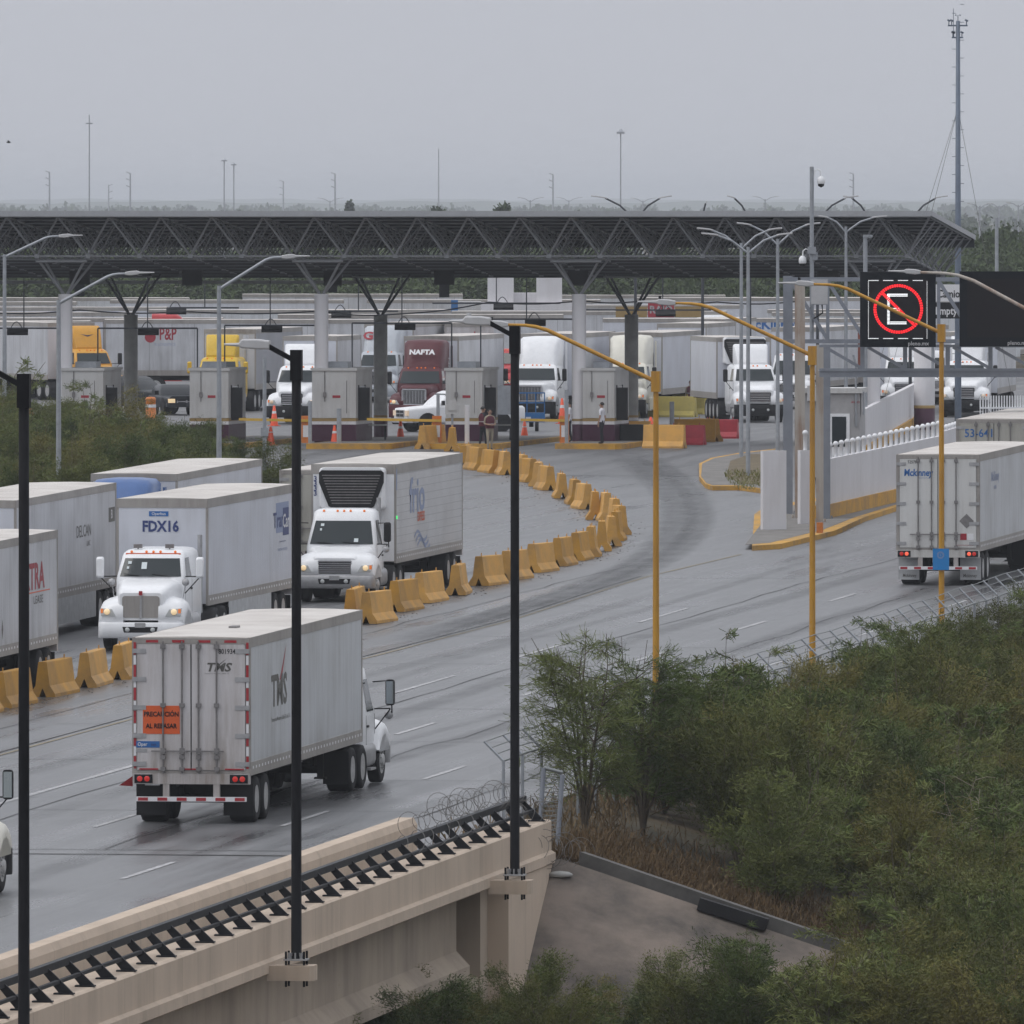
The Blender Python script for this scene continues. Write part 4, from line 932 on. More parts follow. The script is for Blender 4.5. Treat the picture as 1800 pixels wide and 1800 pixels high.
# 2 white trailer driving away, further on
g2, c2, t2 = rig('semi_truck', sv(-55.0,476.6), AWAY, 'white semi-trailer with a blue company name on its rear door, driving away by the fence', pitch=0.009, at='rear',
    cab=dict(sty='col', paint='white', roof='sleeper'), trl=dict(L_=16.0, side='trlr_white', door='trlr_door2', tandem=1.3, lit='brakelamp', flap='flap', gap=.9))
text('525784', .135, M['ink_black'], t2, (-.78,-.032,3.86), REAR, .008, .85); text('Mckinney', .30, M['ink_sky'], t2, (-.62,-.032,3.52), REAR, .03, .78, .1)
text('TRAILER RENTALS', .04, M['ink_sky'], t2, (-.45,-.032,3.36), REAR, 0, 1.2); text('McKinney', .42, M['ink_pale'], t2, (1.305,4.4,3.3), RIGHT, .02, 1.3); text('rentals', .22, M['ink_pale'], t2, (1.305,4.4,2.98), RIGHT, .01, 1.3)
for sx in (-1,1): text('Mckinney', .15, M['ink_grey'], t2, (sx*.95,.442,.30), REAR, .01, .75, .1)
m = MB(); m.add([(.90-.23,-.034,2.02),(.90,-.034,2.25),(.90+.23,-.034,2.02),(.90,-.034,1.79)],[(3,2,1,0)]); m.build('hazard_diamond', M['rod'], t2)
m = MB(); m.box(.70,.90,-.034,-.0275,1.43,1.63); m.build('door_sticker', M['ink_red'], t2); m = MB(); m.box(.92,1.12,-.034,-.0275,1.43,1.63); m.build('door_sticker', M['ink_white'], t2)
text('www.mckinneytrailers.com', .05, M['ink_red'], t2, (.85,-.032,1.27), REAR, 0, 1)
# 3 weathered trailer ahead of it
g3, c3, t3 = rig('semi_truck', sv(-58.65,525.0), AWAY, 'weathered grey semi-trailer with blue numbers on its rear, beyond the white one', pitch=0.009, at='rear',
    cab=dict(sty='col', paint='white', lod=1), trl=dict(L_=16.0, side='trlr_plate', door='trlr_old', tandem=1.3, lod=0))
text('53-641', .40, M['ink_sky'], t3, (-.50,-.034,3.60), REAR, .012, .92)
# 4 white day cab with grey front trailer
g4, c4, t4 = rig('semi_truck', sv(-71.35,423.7), TOWARD, 'white day-cab semi truck with a big mesh grille and blue lettering on the trailer front', pitch=-SLOPE,
    cab=dict(sty='kw', paint='white', roof='visor', lamps='headlit', mirror='white'), trl=dict(L_=14.2, side='trlr_post', front='trlr_post', skirt=True, rail=.26))
t4.location.x = .08; t4.rotation_euler.z = -.0143; fy = 14.2+0.022
text('FDX16', .42, M['ink_blue'], t4, (.05,fy,3.30), FRONT, .035, .86)
m = MB(); m.box(-.18,.38,fy-.008,fy-.004,3.60,3.74); ob = m.build('company_plate', M['ink_sky'], t4); text('Operbus', .12, M['ink_white'], ob, (.10,fy,3.67), FRONT, .005, .95)
m = MB(); m.box(-1.3045,-1.302,.75,2.9,2.75,3.62); lp = m.build('company_panel', M['ink_pale'], t4); text('Trans', .62, M['ink_blue'], lp, (-1.31,2.3,3.1), LEFT, .02, 1.5)
m = MB(); m.box(-1.3075,-1.305,.75,1.75,2.65,3.45); m.build('company_block', M['ink_blue'], lp); text('Car', .55, M['ink_white'], lp, (-1.312,1.25,3.05), LEFT, .02, 1.3)
for k in range(6):
    pass
text('- - - - - -', .22, M['ink_blue'], t4, (-1.306,1.8,2.5), LEFT, .03, 1.3); text('TRANSPORTACION DE CARGA', .12, M['ink_pale'], t4, (-1.306,1.8,2.25), LEFT, 0, 1.0)
# 5 trailer at the frame edge, white with red lettering
g5 = empty('semi_trailer', (0,0,0), TOWARD, -SLOPE, 'white trailer with red lettering cut off by the photo edge', 'trailer')
t5 = trailer(g5, 0, L_=15.5, side='trlr_plate', tandem=1.2, lod=0, flap='black'); g5.location = sv(-71.3,402.5)
text('XTRA', .95, M['ink_red'], t5, (-1.306,3.6,2.95), LEFT, .03, 1.25, .0); text('LEASE', .30, M['ink_grey'], t5, (-1.306,3.0,2.35), LEFT, .0, 1.9)
m = MB(); m.box(-1.3055,-1.302,1.2,5.2,2.55,2.58); m.build('logo_rule', M['ink_orange'], t5)
m = MB(); m.add([(-1.305,4.75,2.45),(-1.305,4.4,2.45),(-1.305,5.3,3.5)],[(0,1,2),(2,1,0)]); m.build('logo_tick', M['ink_red'], t5)
text('\u2666', .5, M['ink_grey'], t5, (-1.306,8.4,1.75), LEFT, 0, .6)
# 6 grey trailer behind it
g6, c6, t6 = rig('semi_truck', sv(-76.75,422.8), TOWARD, 'pale grey semi-trailer with thin black lettering, standing left of the white day cab', pitch=-SLOPE,
    cab=dict(sty='col', paint='white', lod=1), trl=dict(L_=16.9, side='trlr_plate', skirt=True, tandem=1.3))
text('DELCAN', .5, M['ink_grey'], t6, (-1.306,5.6,2.85), LEFT, .0, 1.3); text('LINC', .22, M['ink_grey'], t6, (-1.306,4.8,2.48), LEFT, 0, 1.3)
m = MB(); m.box(-1.306,-1.302,.25,1.3,2.98,3.4); ob = m.build('company_block', M['ink_grey'], t6); text('B', .36, M['ink_white'], ob, (-1.31,.8,3.19), LEFT, .02, 1.3)
text('DELCAN', .36, M['ink_blue'], t6, (0.1,16.922,2.9), FRONT, .02, 1.0)
# 7 blue roofed lorry
g7, c7, t7 = rig('semi_truck', sv(-76.4,447.0), TOWARD, 'semi truck with a rounded blue roof fairing and plain white trailer, behind the others', pitch=-SLOPE,
    cab=dict(sty='col', paint='bluecab', roof='sleeper', lod=1, roofz=4.02), trl=dict(L_=16.0, side='trlr_post', lod=1))
# 8 reefer
g8, c8, t8 = rig('semi_truck', sv(-71.5,460.0), TOWARD, 'white rounded cab with lit headlamps pulling a ribbed refrigerated trailer', pitch=-0.009,
    cab=dict(sty='m2', paint='white', lamps='headlit', bumper='alu'), trl=dict(L_=14.0, side='trlr_corr', front='white', reefer=True, rail=.30, railm='trlr_rail', gap=.95))
text('199', .2, M['ink_blue'], c8, (-.32,-1.95,2.62), (R(62),0,R(180)), .02, 1.5)
text('frio', 1.5, M['ink_pale'], t8, (-1.309,9.6,3.0), (R(90),R(-0),R(-90)), .02, 1.5); text('EXPRESS', .4, M['ink_orange'], t8, (-1.309,8.8,2.35), LEFT, .02, 1.0)
for k in range(3):
    m = MB(); pts = [(-1.308,10.2-2.6*t-.9*k*0.35,1.72-.14*k+.16*math.sin(t*6.0)) for t in np.linspace(0,1,14)]
    vs = []; [vs.extend([(p[0],p[1],p[2]),(p[0],p[1],p[2]+.09)]) for p in pts]; m.add(vs,[(2*i,2*i+1,2*i+3,2*i+2) for i in range(13)]); m.build('wave_stripe', M['ink_pale'], t8)
for z in (3.7,3.55,3.4,3.25): text('3', .22, M['ink_blue'], t8, (1.18,14.03,z-.05), FRONT, .02, 1)
m = MB(); m.box(-1.318,-1.3,13.82,13.99,3.3,3.95); m.build('number_strip', M['ink_pale'], t8)
m = MB(); m.box(-1.33,-1.30,13.85,13.98,2.42,2.52); m.build('status_lamp', plain('green_lamp',(0,.3,.05),.3,var=0,emis=(.05,1,.2,1.0)), t8)
# 9 plain grey trailer standing behind the reefer
g9 = empty('semi_trailer', sv(-75.05,480.0), AWAY, .009, 'dull grey box trailer, a strip of it showing behind the refrigerated one', 'trailer')
trailer(g9, 0, L_=9, Ht=3.45, side='trlr_plate', door='trlr_old', lod=0)
# 10 nose of a lorry at the frame edge
g10, c10, _ = rig('semi_truck', sv(-55.5,307.0), AWAY, 'dirty white truck of which only a wheel and a mirror enter the photo', pitch=SLOPE, cab=dict(sty='col', paint='cream', lod=0))

# ------------------------------------------------------------------ toll canopy
BAY = 2.19; SL = .065
def tn(i, j): return Vector((-21.58+BAY*i+TAN*2.2*j, 656+2.2*j, 13.02-SL*2.2*j))
def bn(i, j): p = tn(i+.5, j+.5); return p - Vector((0,0,1.62))
I0, I1, J1 = -4, 18, 7
can = empty('toll_canopy', (0,656,3.2), label='long flat space-frame canopy over the toll lanes on round columns', cat='canopy')
def cpart(nm, m, mat, par=None):
    o = m.build(nm, mat, par or can)
    if not par: o.location = (0,-656,-3.2)
    return o
m = MB(); a,b,c_,d = tn(I0,-.25), tn(I1+.05,-.25), tn(I1+.05,J1+.2), tn(I0,J1+.2); up = Vector((0,0,.11))
m.loft([[a+up,b+up,c_+up,d+up],[a+up*1.8,b+up*1.8,c_+up*1.8,d+up*1.8]])
for k in range(60): y = .25*k/2; 
for j in np.arange(0,J1+.1,.5): m.beam(tn(I0,j)+Vector((0,0,.06)), tn(I1,j)+Vector((0,0,.06)), .08,.1)
cpart('roof_sheet', m, M['roofsheet'])
m = MB(); e = Vector((0,-.06,0))
for p0,p1 in ((a,b),(b,c_)): m.loft([[p0+Vector((0,-.05,-.0)),p0+Vector((0,-.05,.21)),p0+Vector((.04,.03,.21)),p0+Vector((.04,.03,-.0))],[p1+Vector((.03,-.05,-.0)),p1+Vector((.03,-.05,.21)),p1+Vector((0.06,.03,.21)),p1+Vector((0.06,.03,-.0))]])
m.loft([[a+Vector((0,-.09,-.03)),a+Vector((0,-.09,.06)),a+Vector((0,-.055,.06)),a+Vector((0,-.055,-.03))],[b+Vector((0,-.09,-.03)),b+Vector((0,-.09,.06)),b+Vector((0,-.055,.06)),b+Vector((0,-.055,-.03))]])
cpart('roof_fascia', m, M['fascia'])
m = MB()
for j in range(J1+1): m.tube([tn(I0,j),tn(I1,j)],.05,6)
for i in range(I0,I1+1): m.tube([tn(i,0),tn(i,J1)],.05,6)
cpart('top_chords', m, M['truss'])
m = MB()
for j in range(J1): m.tube([bn(I0,j),bn(I1-1,j)],.055 if j == 0 else .045,6)
for i in range(I0,I1): m.tube([bn(i,0),bn(i,J1-1)],.045,6)
cpart('bottom_chords', m, M['truss'])
m = MB()
for i in range(I0,I1):
    for j in range(J1):
        q = bn(i,j)
        for di in (0,1):
            for dj in (0,1): m.tube([tn(i+di,j+dj),q],.055 if j+dj == 0 else .034,5,False)
cpart('web_struts', m, M['truss'])
m = MB()
for i in range(I0,I1):
    for j in range(J1): m.obox(bn(i,j),.2,.2,.16)
cpart('node_joints', m, M['truss'])
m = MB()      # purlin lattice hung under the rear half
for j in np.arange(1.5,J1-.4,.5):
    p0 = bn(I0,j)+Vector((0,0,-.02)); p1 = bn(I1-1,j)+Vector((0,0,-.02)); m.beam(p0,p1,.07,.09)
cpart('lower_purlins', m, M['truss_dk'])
m = MB(); p0, p1 = tn(I0,J1+.2), tn(I1+.05,J1+.2); q = Vector((0,.1,0)); m.loft([[p+Vector((0,0,.1)),p+Vector((0,0,-.34)),p+q+Vector((0,0,-.34)),p+q+Vector((0,0,.1))] for p in (p0,p1)]); cpart('rear_drop_panel', m, M['roofsheet'])
m = MB(); m.beam(bn(I0,J1-.45)+Vector((0,.3,-.25)), bn(6,J1-.45)+Vector((0,.3,-.25)),.12,.14); cpart('rear_gutter', m, M['fascia'])
def column(px, Y, ztop, shaft, front, fullspread=1.1):
    X = (px-900)*Y/F
    m = MB(); m.lathe([(.30,4.28),(.30,ztop),(.05,ztop+.01)], (X,Y,0), 'z', 24); o = cpart('column', m, M[shaft])
    if front is not None:
        m = MB(); m.lathe([(.305,3.2),(.305,4.12),(.302,4.125)], (X,Y,0), 'z', 24); m.build('base_band', M['burgundy'], o)
        m = MB(); m.lathe([(.307,4.26),(.307,4.36)], (X,Y,0), 'z', 24); m.build('ochre_band', M['ochre'], o)
        m = MB(); m.lathe([(.303,4.125),(.303,4.26)], (X,Y,0), 'z', 24); m.build('white_band', M['whitewall'], o)
    j = round((Y-656)/2.2-1.0); zz = bn(0,j).z
    for sx in (-1,1):
        for sy in (-1,1):
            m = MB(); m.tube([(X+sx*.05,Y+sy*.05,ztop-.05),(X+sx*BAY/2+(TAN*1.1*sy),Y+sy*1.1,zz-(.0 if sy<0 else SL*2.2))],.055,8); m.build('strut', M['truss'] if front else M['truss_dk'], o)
    m = MB(); m.tube([(X-BAY/2-.15,Y-1.1,zz-.22),(X+BAY/2-.15,Y-1.1,zz-.22)],.05,6); m.build('tie_bar', M['truss'], o)
    return o
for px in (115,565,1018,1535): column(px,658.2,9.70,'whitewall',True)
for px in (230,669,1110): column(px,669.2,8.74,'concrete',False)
rc = empty('round_column', gp(1625,705), label='thick white column with a burgundy foot, behind the gantry walkway', cat='column')
m = MB(); m.lathe([(.48,1.1),(.48,7.2),(.05,7.2)],n=24); m.build('shaft', M['whitewall'], rc); m = MB(); m.lathe([(.485,0),(.485,.98),(.4,.98)],n=24); m.build('base_band', M['burgundy'], rc); m = MB(); m.lathe([(.487,.98),(.487,1.12),(.4,1.12)],n=24); m.build('ochre_band', M['ochre'], rc)

# toll booths on their islands
def island(x0, x1, label, s=1.0):
    Xa, Xb = (x0-900)*655/F, (x1-900)*655/F
    m = MB(); pts = [(Xa,651.5),(Xb-.5,650.8),(Xb,651.6)]; pts += [(Xb+TAN*22,674),(Xa+TAN*22,674)]
    m.prism(pts, 3.15, 3.40); o = tag(m.build('traffic_island', M['kerb']), kind='structure')
    m = MB(); m.prism([(Xa+.2,652),(Xb-.2,652),(Xb-.2+TAN*21,673.5),(Xa+.2+TAN*21,673.5)], 3.39, 3.408); tag(m.build('island_paving', M['concrete_dk']), kind='structure')
def booth(x0, x1, label, ytop=655):
    Y0 = 657.6; X0, X1 = (x0-900)*Y0/F, (x1-900)*Y0/F; W = X1-X0; hh = 3.1; D = 4.6
    r = empty('toll_booth', (X0+W/2,Y0,3.40), -PHI, 0, label, 'toll booth', 'toll booths under the canopy')
    m = MB(); m.box(-W/2,W/2,0,D,1.0,hh-.08); w = m.build('wall', M['booth'], r)
    m = MB(); m.box(-W/2-.012,W/2+.012,-.012,D+.012,0,.72); m.build('base_band', M['burgundy'], r)
    m = MB(); m.box(-W/2-.004,W/2+.004,-.004,D+.004,.722,.86); m.build('white_band', M['whitewall'], r)
    m = MB(); m.box(-W/2-.012,W/2+.012,-.012,D+.012,.862,.985); m.build('ochre_band', M['ochre'], r)
    m = MB(); m.box(-W/2-.06,W/2+.06,-.06,D+.06,hh-.078,hh+.04); m.build('roof', M['booth'], r)
    m = MB(); m.box(-W/4,W/4,.8,2.0,hh+.042,hh+.3); m.build('air_conditioner', M['galv'], r)
    m = MB(); m.box(W/2-.02,W/2+.03,.7,2.4,1.05,2.35); wn = m.build('window', M['glass'], r); m = MB()
    for a,b_ in ((.62,.7),(2.4,2.48)): m.box(W/2-.01,W/2+.045,a,b_,1.0,2.4)
    m.build('frame', M['black'], wn)
    m = MB(); m.box(W/2+.02,W/2+.5,.6,.7,.9,2.3); m.build('service_hatch', M['black'], r)
    m = MB(); m.box(-.06,.28,-.012,-.002,1.86,1.97); m.build('notice', M['ink_red'], r)
    m = MB(); m.box(W*.28,W*.3,-.006,.0,1.2,2.6); m.box(-W*.22,-W*.2,-.03,.0,1.7,3.0); m.obox((-W*.21,-.05,2.0),.12,.1,.2); m.build('conduit', M['rod'], r)
    return r
island(90,190,''); island(300,428,''); island(540,690,''); island(745,880,''); island(975,1100,'')
booth(108,182,'grey toll booth half hidden by bushes beside the white column'); booth(333,402,'grey toll booth standing in front of the yellow truck')
booth(548,626,'grey booth with burgundy base right of the white column and the sloping-bonnet truck'); booth(783,848,'grey booth with burgundy base behind the white pickup'); booth(1024,1080,'grey booth with burgundy base where a man in a white shirt waits')
# lane hardware
def gate(x0, x1, y, label):
    Y = 653.2; p = gp(x1+10, Y, 3.4); r = empty('barrier_gate', p, 0, 0, label, 'barrier gate', 'lane barrier gates')
    m = MB(); m.box(-.2,.2,-.15,.25,0,1.15); m.build('cabinet', M['orange'], r)
    m = MB(); m.box(-.13,.13,-.156,-.15,.25,.75); m.build('cabinet_plate', M['ink_white'], r)
    Ln = (x1-x0)*Y/F; m = MB(); m.beam((.2,-.2,.95),(-Ln,-.2,.95+.02*Ln),.06,.11); m.build('arm', M['armyellow'], r)
gate(410,528,752,'yellow gate arm across the lane of the truck with the sloping white bonnet'); gate(635,758,748,'yellow gate arm in front of the white pickup'); gate(905,982,745,'yellow gate arm in front of the blue lift basket')
def post(px, ytop, ybase, Y, w, mat, label, name='steel_post'):
    p = gp(px, Y, H-(ybase-HZ)*Y/F); m = MB(); m.loft([[(x,y,z) for x,y in rr(-w/2,w/2,-w/2,w/2,w*.3)] for z in (0,(ybase-ytop)*Y/F)]); m.box(-w*.8,w*.8,-w*.8,w*.8,0,.04)
    o = m.build(name, M[mat], loc=p); return tag(o, label, 'post')
post(545,705,790,652,.16,'galv','grey steel post by the orange gate cabinet under the white column'); post(596,718,788,652,.2,'galv','stout grey post before the burgundy booth base')
post(770,692,755,655,.14,'galv','thin grey post at the bonnet of the white pickup'); post(821,712,795,652,.2,'whitewall','grey and white post before the second burgundy booth'); post(996,685,785,652,.16,'galv','grey post beside the orange gate cabinet with two men near'); post(1181,706,750,665,.2,'galv','grey post between the dark block and the pale barriers')
bx = empty('ticket_machine', gp(795,652,3.3), label='grey box ticket machine on a thin leg before the white pickup', cat='machine')
m = MB(); m.box(-.3,.3,-.15,.15,1.35,1.75); m.box(-.17,.17,-.2,-.15,1.5,1.95); m.build('housing', M['booth'], bx); m = MB(); m.tube([(0,0,0),(0,0,1.4)],.05,8); m.build('leg', M['galv'], bx)
def cone(px, y0, y1, label, h=.9):
    Y = 10.4*F/(y1-HZ); p = gp(px, Y); r = empty('traffic_cone', p, random.random(), 0, label, 'traffic cone', 'orange cones in the toll lanes')
    m = MB(); m.lathe([(.19,.03),(.05,h),(.02,h+.01)],n=14); m.build('body', M['cone'], r); m = MB(); m.box(-.22,.22,-.22,.22,0,.035); m.build('base', M['cone'], r)
    m = MB(); m.lathe([(.105,h*.62),(.088,h*.74)],n=14); m.build('reflective_collar', M['ink_white'], r)
for px,y0,y1,lab,h in ((482,716,749,'orange cone in front of the white truck with the sloping bonnet',.95),(476,755,783,'orange cone under the gate arm by the bushes',.8),(700,712,745,'orange cone between the maroon truck and the gate arm',.95),(704,748,776,'orange cone just below the gate arm before the pickup lane',.9),
    (588,752,785,'orange cone against the burgundy booth foot',.9),(988,700,745,'tall slim orange cone by the white column with two men near',1.2),(922,745,773,'orange cone with white collar below the blue lift basket',.8),(1144,735,752,'small orange cone near the pale barriers',.5),(53,720,735,'orange cone seen between the bushes and the black lamp',.6)): cone(px,y0,y1,lab,h)
d = empty('traffic_drum', gp(265,740,3.2), label='orange traffic drum below the dark pickup', cat='drum'); m = MB(); m.lathe([(.30,0),(.30,.1),(.26,.12),(.24,.9),(.26,.95),(.2,1.05),(.02,1.07)],n=16); m.build('body', M['orange'], d); m = MB(); m.lathe([(.262,.55),(.254,.7)],n=16); m.build('reflective_band', M['ink_white'], d)
# floodlight frames and lane boxes hanging under the canopy
def floodframe(x0, x1, ybar, Y, lampx, label, drop0=None, drop1=None, top=487):
    r = empty('floodlight_frame', gp((x0+x1)/2, Y, 3.2), label=label, cat='floodlight', group='floodlight frames under the canopy')
    f = lambda px: (px-(x0+x1)/2)*Y/F; z = lambda py: H-(py-HZ)*Y/F-3.2
    m = MB(); m.beam((f(x0),0,z(ybar)),(f(x1),0,z(ybar)),.06,.07)
    for xx,dd in ((x0,drop0),(x1,drop1)):
        if dd: m.beam((f(xx),0,z(ybar)),(f(xx),0,z(dd)),.06,.06)
    m.beam((f((x0+x1)/2),0,z(ybar)),(f((x0+x1)/2),0,z(top)),.05,.05); m.build('bar', M['truss_dk'], r)
    m = MB(); m.obox((f(lampx),-.1,z(ybar)-.14),.9,.45,.12,0,R(28)); m.build('lamp', M['black'], r)
    m = MB(); pts = [(f(lampx)-.3+.5*t,0,z(ybar)+.28*math.sin(t*math.pi)) for t in np.linspace(0,1,9)]; m.tube(pts,.02,5); m.build('cable_loop', M['truss_dk'], r)
floodframe(-20,104,577,660,31,'floodlight bar over the trailer at the photo edge'); floodframe(172,347,577,660,261,'floodlight frame in front of the trailer with a company name','650' and 655,655)
floodframe(395,555,572,660,478,'floodlight frame over the white truck with the sloping bonnet',650,None); floodframe(619,794,568,660,712,'floodlight frame over the maroon truck',650,650); floodframe(845,1006,561,660,941,'floodlight bar with an orange tab over the tall white truck',650,None)
floodframe(1080,1250,545,690,1170,'floodlight bar high over the cream truck'); floodframe(300,420,541,690,310,'floodlight bar high over the yellow truck'); floodframe(560,700,547,690,600,'floodlight bar high behind the white column'); floodframe(760,985,533,690,885,'floodlight bar high in front of the white building')
def lanebox(px, py, w, h, Y, label, stem=0.0):
    r = empty('lane_signal', P(px,py,Y), label=label, cat='lane signal', group='dark lane signal boxes under the canopy')
    m = MB(); a, b_ = w*Y/F/2, h*Y/F/2; m.box(-a,a,-.12,.15,-b_,b_); m.build('housing', M['black'], r)
    m = MB(); m.box(-a*.85,a*.85,-.13,-.121,-b_*.8,b_*.8); m.build('screen', M['ledface'], r)
    m = MB(); m.beam((0,0.02,b_),(0,0.02,b_+.55),.08,.08)
    if stem: m.box(-a*.5,a*.5,-.1,.12,-b_-stem,-b_)
    m.build('hanger', M['truss_dk'], r)
for px,py,w,h,st,lab in ((140,484,36,32,.5,'dark lane signal box behind the strut of the white column by the bushes'),(338,487,36,30,0,'dark lane signal box above the yellow truck'),(585,487,32,30,.3,'dark lane signal box behind the white column by the booth'),(781,488,36,25,.55,'dark lane signal box with a stem above the maroon trailer'),(1016,487,36,30,0,'dark lane signal box behind the column by the man in white'),(1455,475,38,26,0,'dark lane signal box behind the gantry')): lanebox(px,py,w,h,666,lab,st)
for px,y0,y1,lab in ((144,490,650,'rod'),(370,490,655,''),(412,480,560,''),(648,480,650,''),(815,480,545,''),(1038,480,640,''),(1058,480,560,'')):
    pass

# ------------------------------------------------------------------ lorries queuing under and behind the canopy
def yrig(px, Y, ang, label, **kw):
    g, c, t = rig('semi_truck', gp(px,Y), math.pi-PHI+ang, label, group='lorries queuing for the booths', **kw); return g, c, t
_,_,t = yrig(372,762,0,'yellow truck with a roof shield waiting behind a grey booth', cab=dict(sty='col',paint='yellowcab',roof='fairing',lod=1,roofz=3.85,mirror='yellowcab'), trl=dict(L_=15,side='trlr_grey',lod=1,rear=False,front='trlr_plate'))
_,c,t = yrig(512,722,0,'white truck with a sloping bonnet, chrome grille and black bumper, waiting at the gate', cab=dict(sty='col',paint='white',roof='fairing',lod=1,roofz=3.75), trl=dict(L_=7.5,side='trlr_plate',lod=1,rear=False))
m = MB(); m.lathe([(.14,0),(.14,.004)],(-.35,7.53,3.82),'y',16); m.build('round_badge', M['ink_black'], t)
_,c,t = yrig(655,800,0,'silver truck with a red logo on its tall roof, partly behind a column', cab=dict(sty='pro',paint='silvercab',roof='sleeper',lod=1,roofz=4.0), trl=dict(L_=15,side='trlr_plate',lod=1,rear=False))
text('GT', .62, M['ink_red'], c, (.45,-2.9,3.45), (R(62),0,R(180)), .04, 1.2)
_,c,t = yrig(727,722,0,'maroon truck with a tall roof fairing and upright chrome grille bars', cab=dict(sty='pro',paint='maroon',roof='sleeper',lod=1,lamps='headlit',roofz=3.95), trl=dict(L_=15,side='trlr_plate',lod=1,rear=False))
text('NAFTA', .36, M['ink_white'], c, (0,-2.66,3.36), (R(58),0,R(180)), .05, 1.05); text('NAFTA', .45, M['ink_white'], c, (-1.10,-3.9,2.4), (R(90),R(90),R(-90)), .02, 1)
_,c,t = yrig(931,735,0,'tall white truck with a dark grille behind the blue lift basket', cab=dict(sty='pro',paint='white',roof='sleeper',lod=1,bumper='black',roofz=4.0), trl=dict(L_=15,side='trlr_post',lod=1,rear=False))
_,c,t = yrig(1090,742,0,'cream-white truck with a tall fairing between two columns', cab=dict(sty='pro',paint='cream',roof='sleeper',lod=1,bumper='black',roofz=4.0), trl=dict(L_=15,side='trlr_post',lod=1,rear=False))
_,c,t = yrig(1182,800,0,'small white rounded cab right of the cream truck', cab=dict(sty='m2',paint='white',lod=1), trl=dict(L_=12,side='trlr_plate',lod=1,rear=False))
yrig(1213,830,0,'white truck nose just showing beside the reefer, amber lamp lit', cab=dict(sty='col',paint='white',lod=1,lamps='headlit'), trl=dict(L_=14,side='trlr_plate',lod=2,rear=False))
_,c,t = yrig(1337,727,.27,'white day cab with a refrigerated trailer turned to show its side wheels', cab=dict(sty='col',paint='white',roof='fairing',lod=1,roofz=3.7), trl=dict(L_=9,side='trlr_post',lod=1,rear=False,reefer=True,Ht=4.0,tandem=5.2))
_,c,t = yrig(1385,775,0,'plain white trailer and cab behind the tall galvanised gantry leg', cab=dict(sty='m2',paint='white',lod=1), trl=dict(L_=15,side='trlr_plate',lod=2,rear=False))
_,c,t = yrig(1591,760,.12,'white truck showing its windscreen above the white wall', cab=dict(sty='col',paint='white',lod=1,roof='fairing'), trl=dict(L_=15,side='trlr_plate',lod=2,rear=False))
text('TI', .5, M['ink_blue'], c, (.3,-2.95,3.2), (R(70),0,R(180)), .04, 1.2)
_,c,t = yrig(1694,745,.05,'white truck with a bar grille under the gantry walkway', cab=dict(sty='col',paint='white',lod=1,roof='fairing'), trl=dict(L_=15,side='trlr_plate',lod=2,rear=False))
yrig(1647,790,.3,'white truck flank and wheels beside the thick column', cab=dict(sty='m2',paint='white',lod=1), trl=dict(L_=13,side='trlr_plate',lod=2,rear=False))
g,c,t = yrig(186,805,.5,'amber truck with a blue bird emblem on its roof shield', cab=dict(sty='col',paint='orangecab',roof='fairing',lod=1,roofz=3.95), trl=dict(L_=13,side='trlr_plate',lod=2,rear=False))
m = MB(); m.add([(-.35,-3.0,3.5),(0,-2.95,3.45),(.4,-3.0,3.52),(0,-2.93,3.38)],[(0,1,2,3),(3,2,1,0)]); m.build('emblem', M['ink_blue'], c)
def side_trailer(px0, Y, Lm, label, group, mat='trlr_plate', txt=None, Ht=4.1, flip=False, z=3.2, lod=1, **kw):
    """a trailer parked broadside; px0 is the photo column of its end nearer the photo's first column"""
    X = (px0-900)*Y/F; rz = R(-90)
    g = empty('semi_trailer', (X,Y,z), rz, 0, label, 'trailer', group)
    t = trailer(g, 0, L_=Lm, side=mat, lod=lod, Ht=Ht, **kw); return g, t
g,t = side_trailer(-330,822,14.9,'white trailer standing broadside at the photo edge, its tandem wheels showing',None,tandem=10.6)
g,t = side_trailer(184,832,14.6,'white panel trailer with a dark red two-letter company name',None,lod=1)
text('P&P', .95, M['ink_red'], t, (1.306,3.45,3.3), RIGHT, .02, .6); m = MB(); m.lathe([(.30,1.303),(.30,1.306)],(0,2.5,3.15),'x',20); m.build('round_badge', M['ink_red'], t); text('R LOGISTICS', .2, M['ink_pale'], t, (1.306,3.3,2.75), RIGHT, 0, 1.0)
g,t = side_trailer(782,815,2.6,'pale red-lettered trailer end behind the booth of the white pickup',None,'trlr_door',lod=2,Ht=4.05)
m = MB(); m.box(1.302,1.305,1.55,1.62,2.7,3.6); m.build('logo_rule', M['ink_red'], t); text('USA', .62, M['ink_red'], t, (1.306,1.6,3.25), RIGHT, .03, .8)
rcab,_,_ = rig('truck', gp(860,805), math.pi-.4, 'red cab peeping out beside the grey booth', cab=dict(sty='col',paint='redcab',lod=1), group=None)
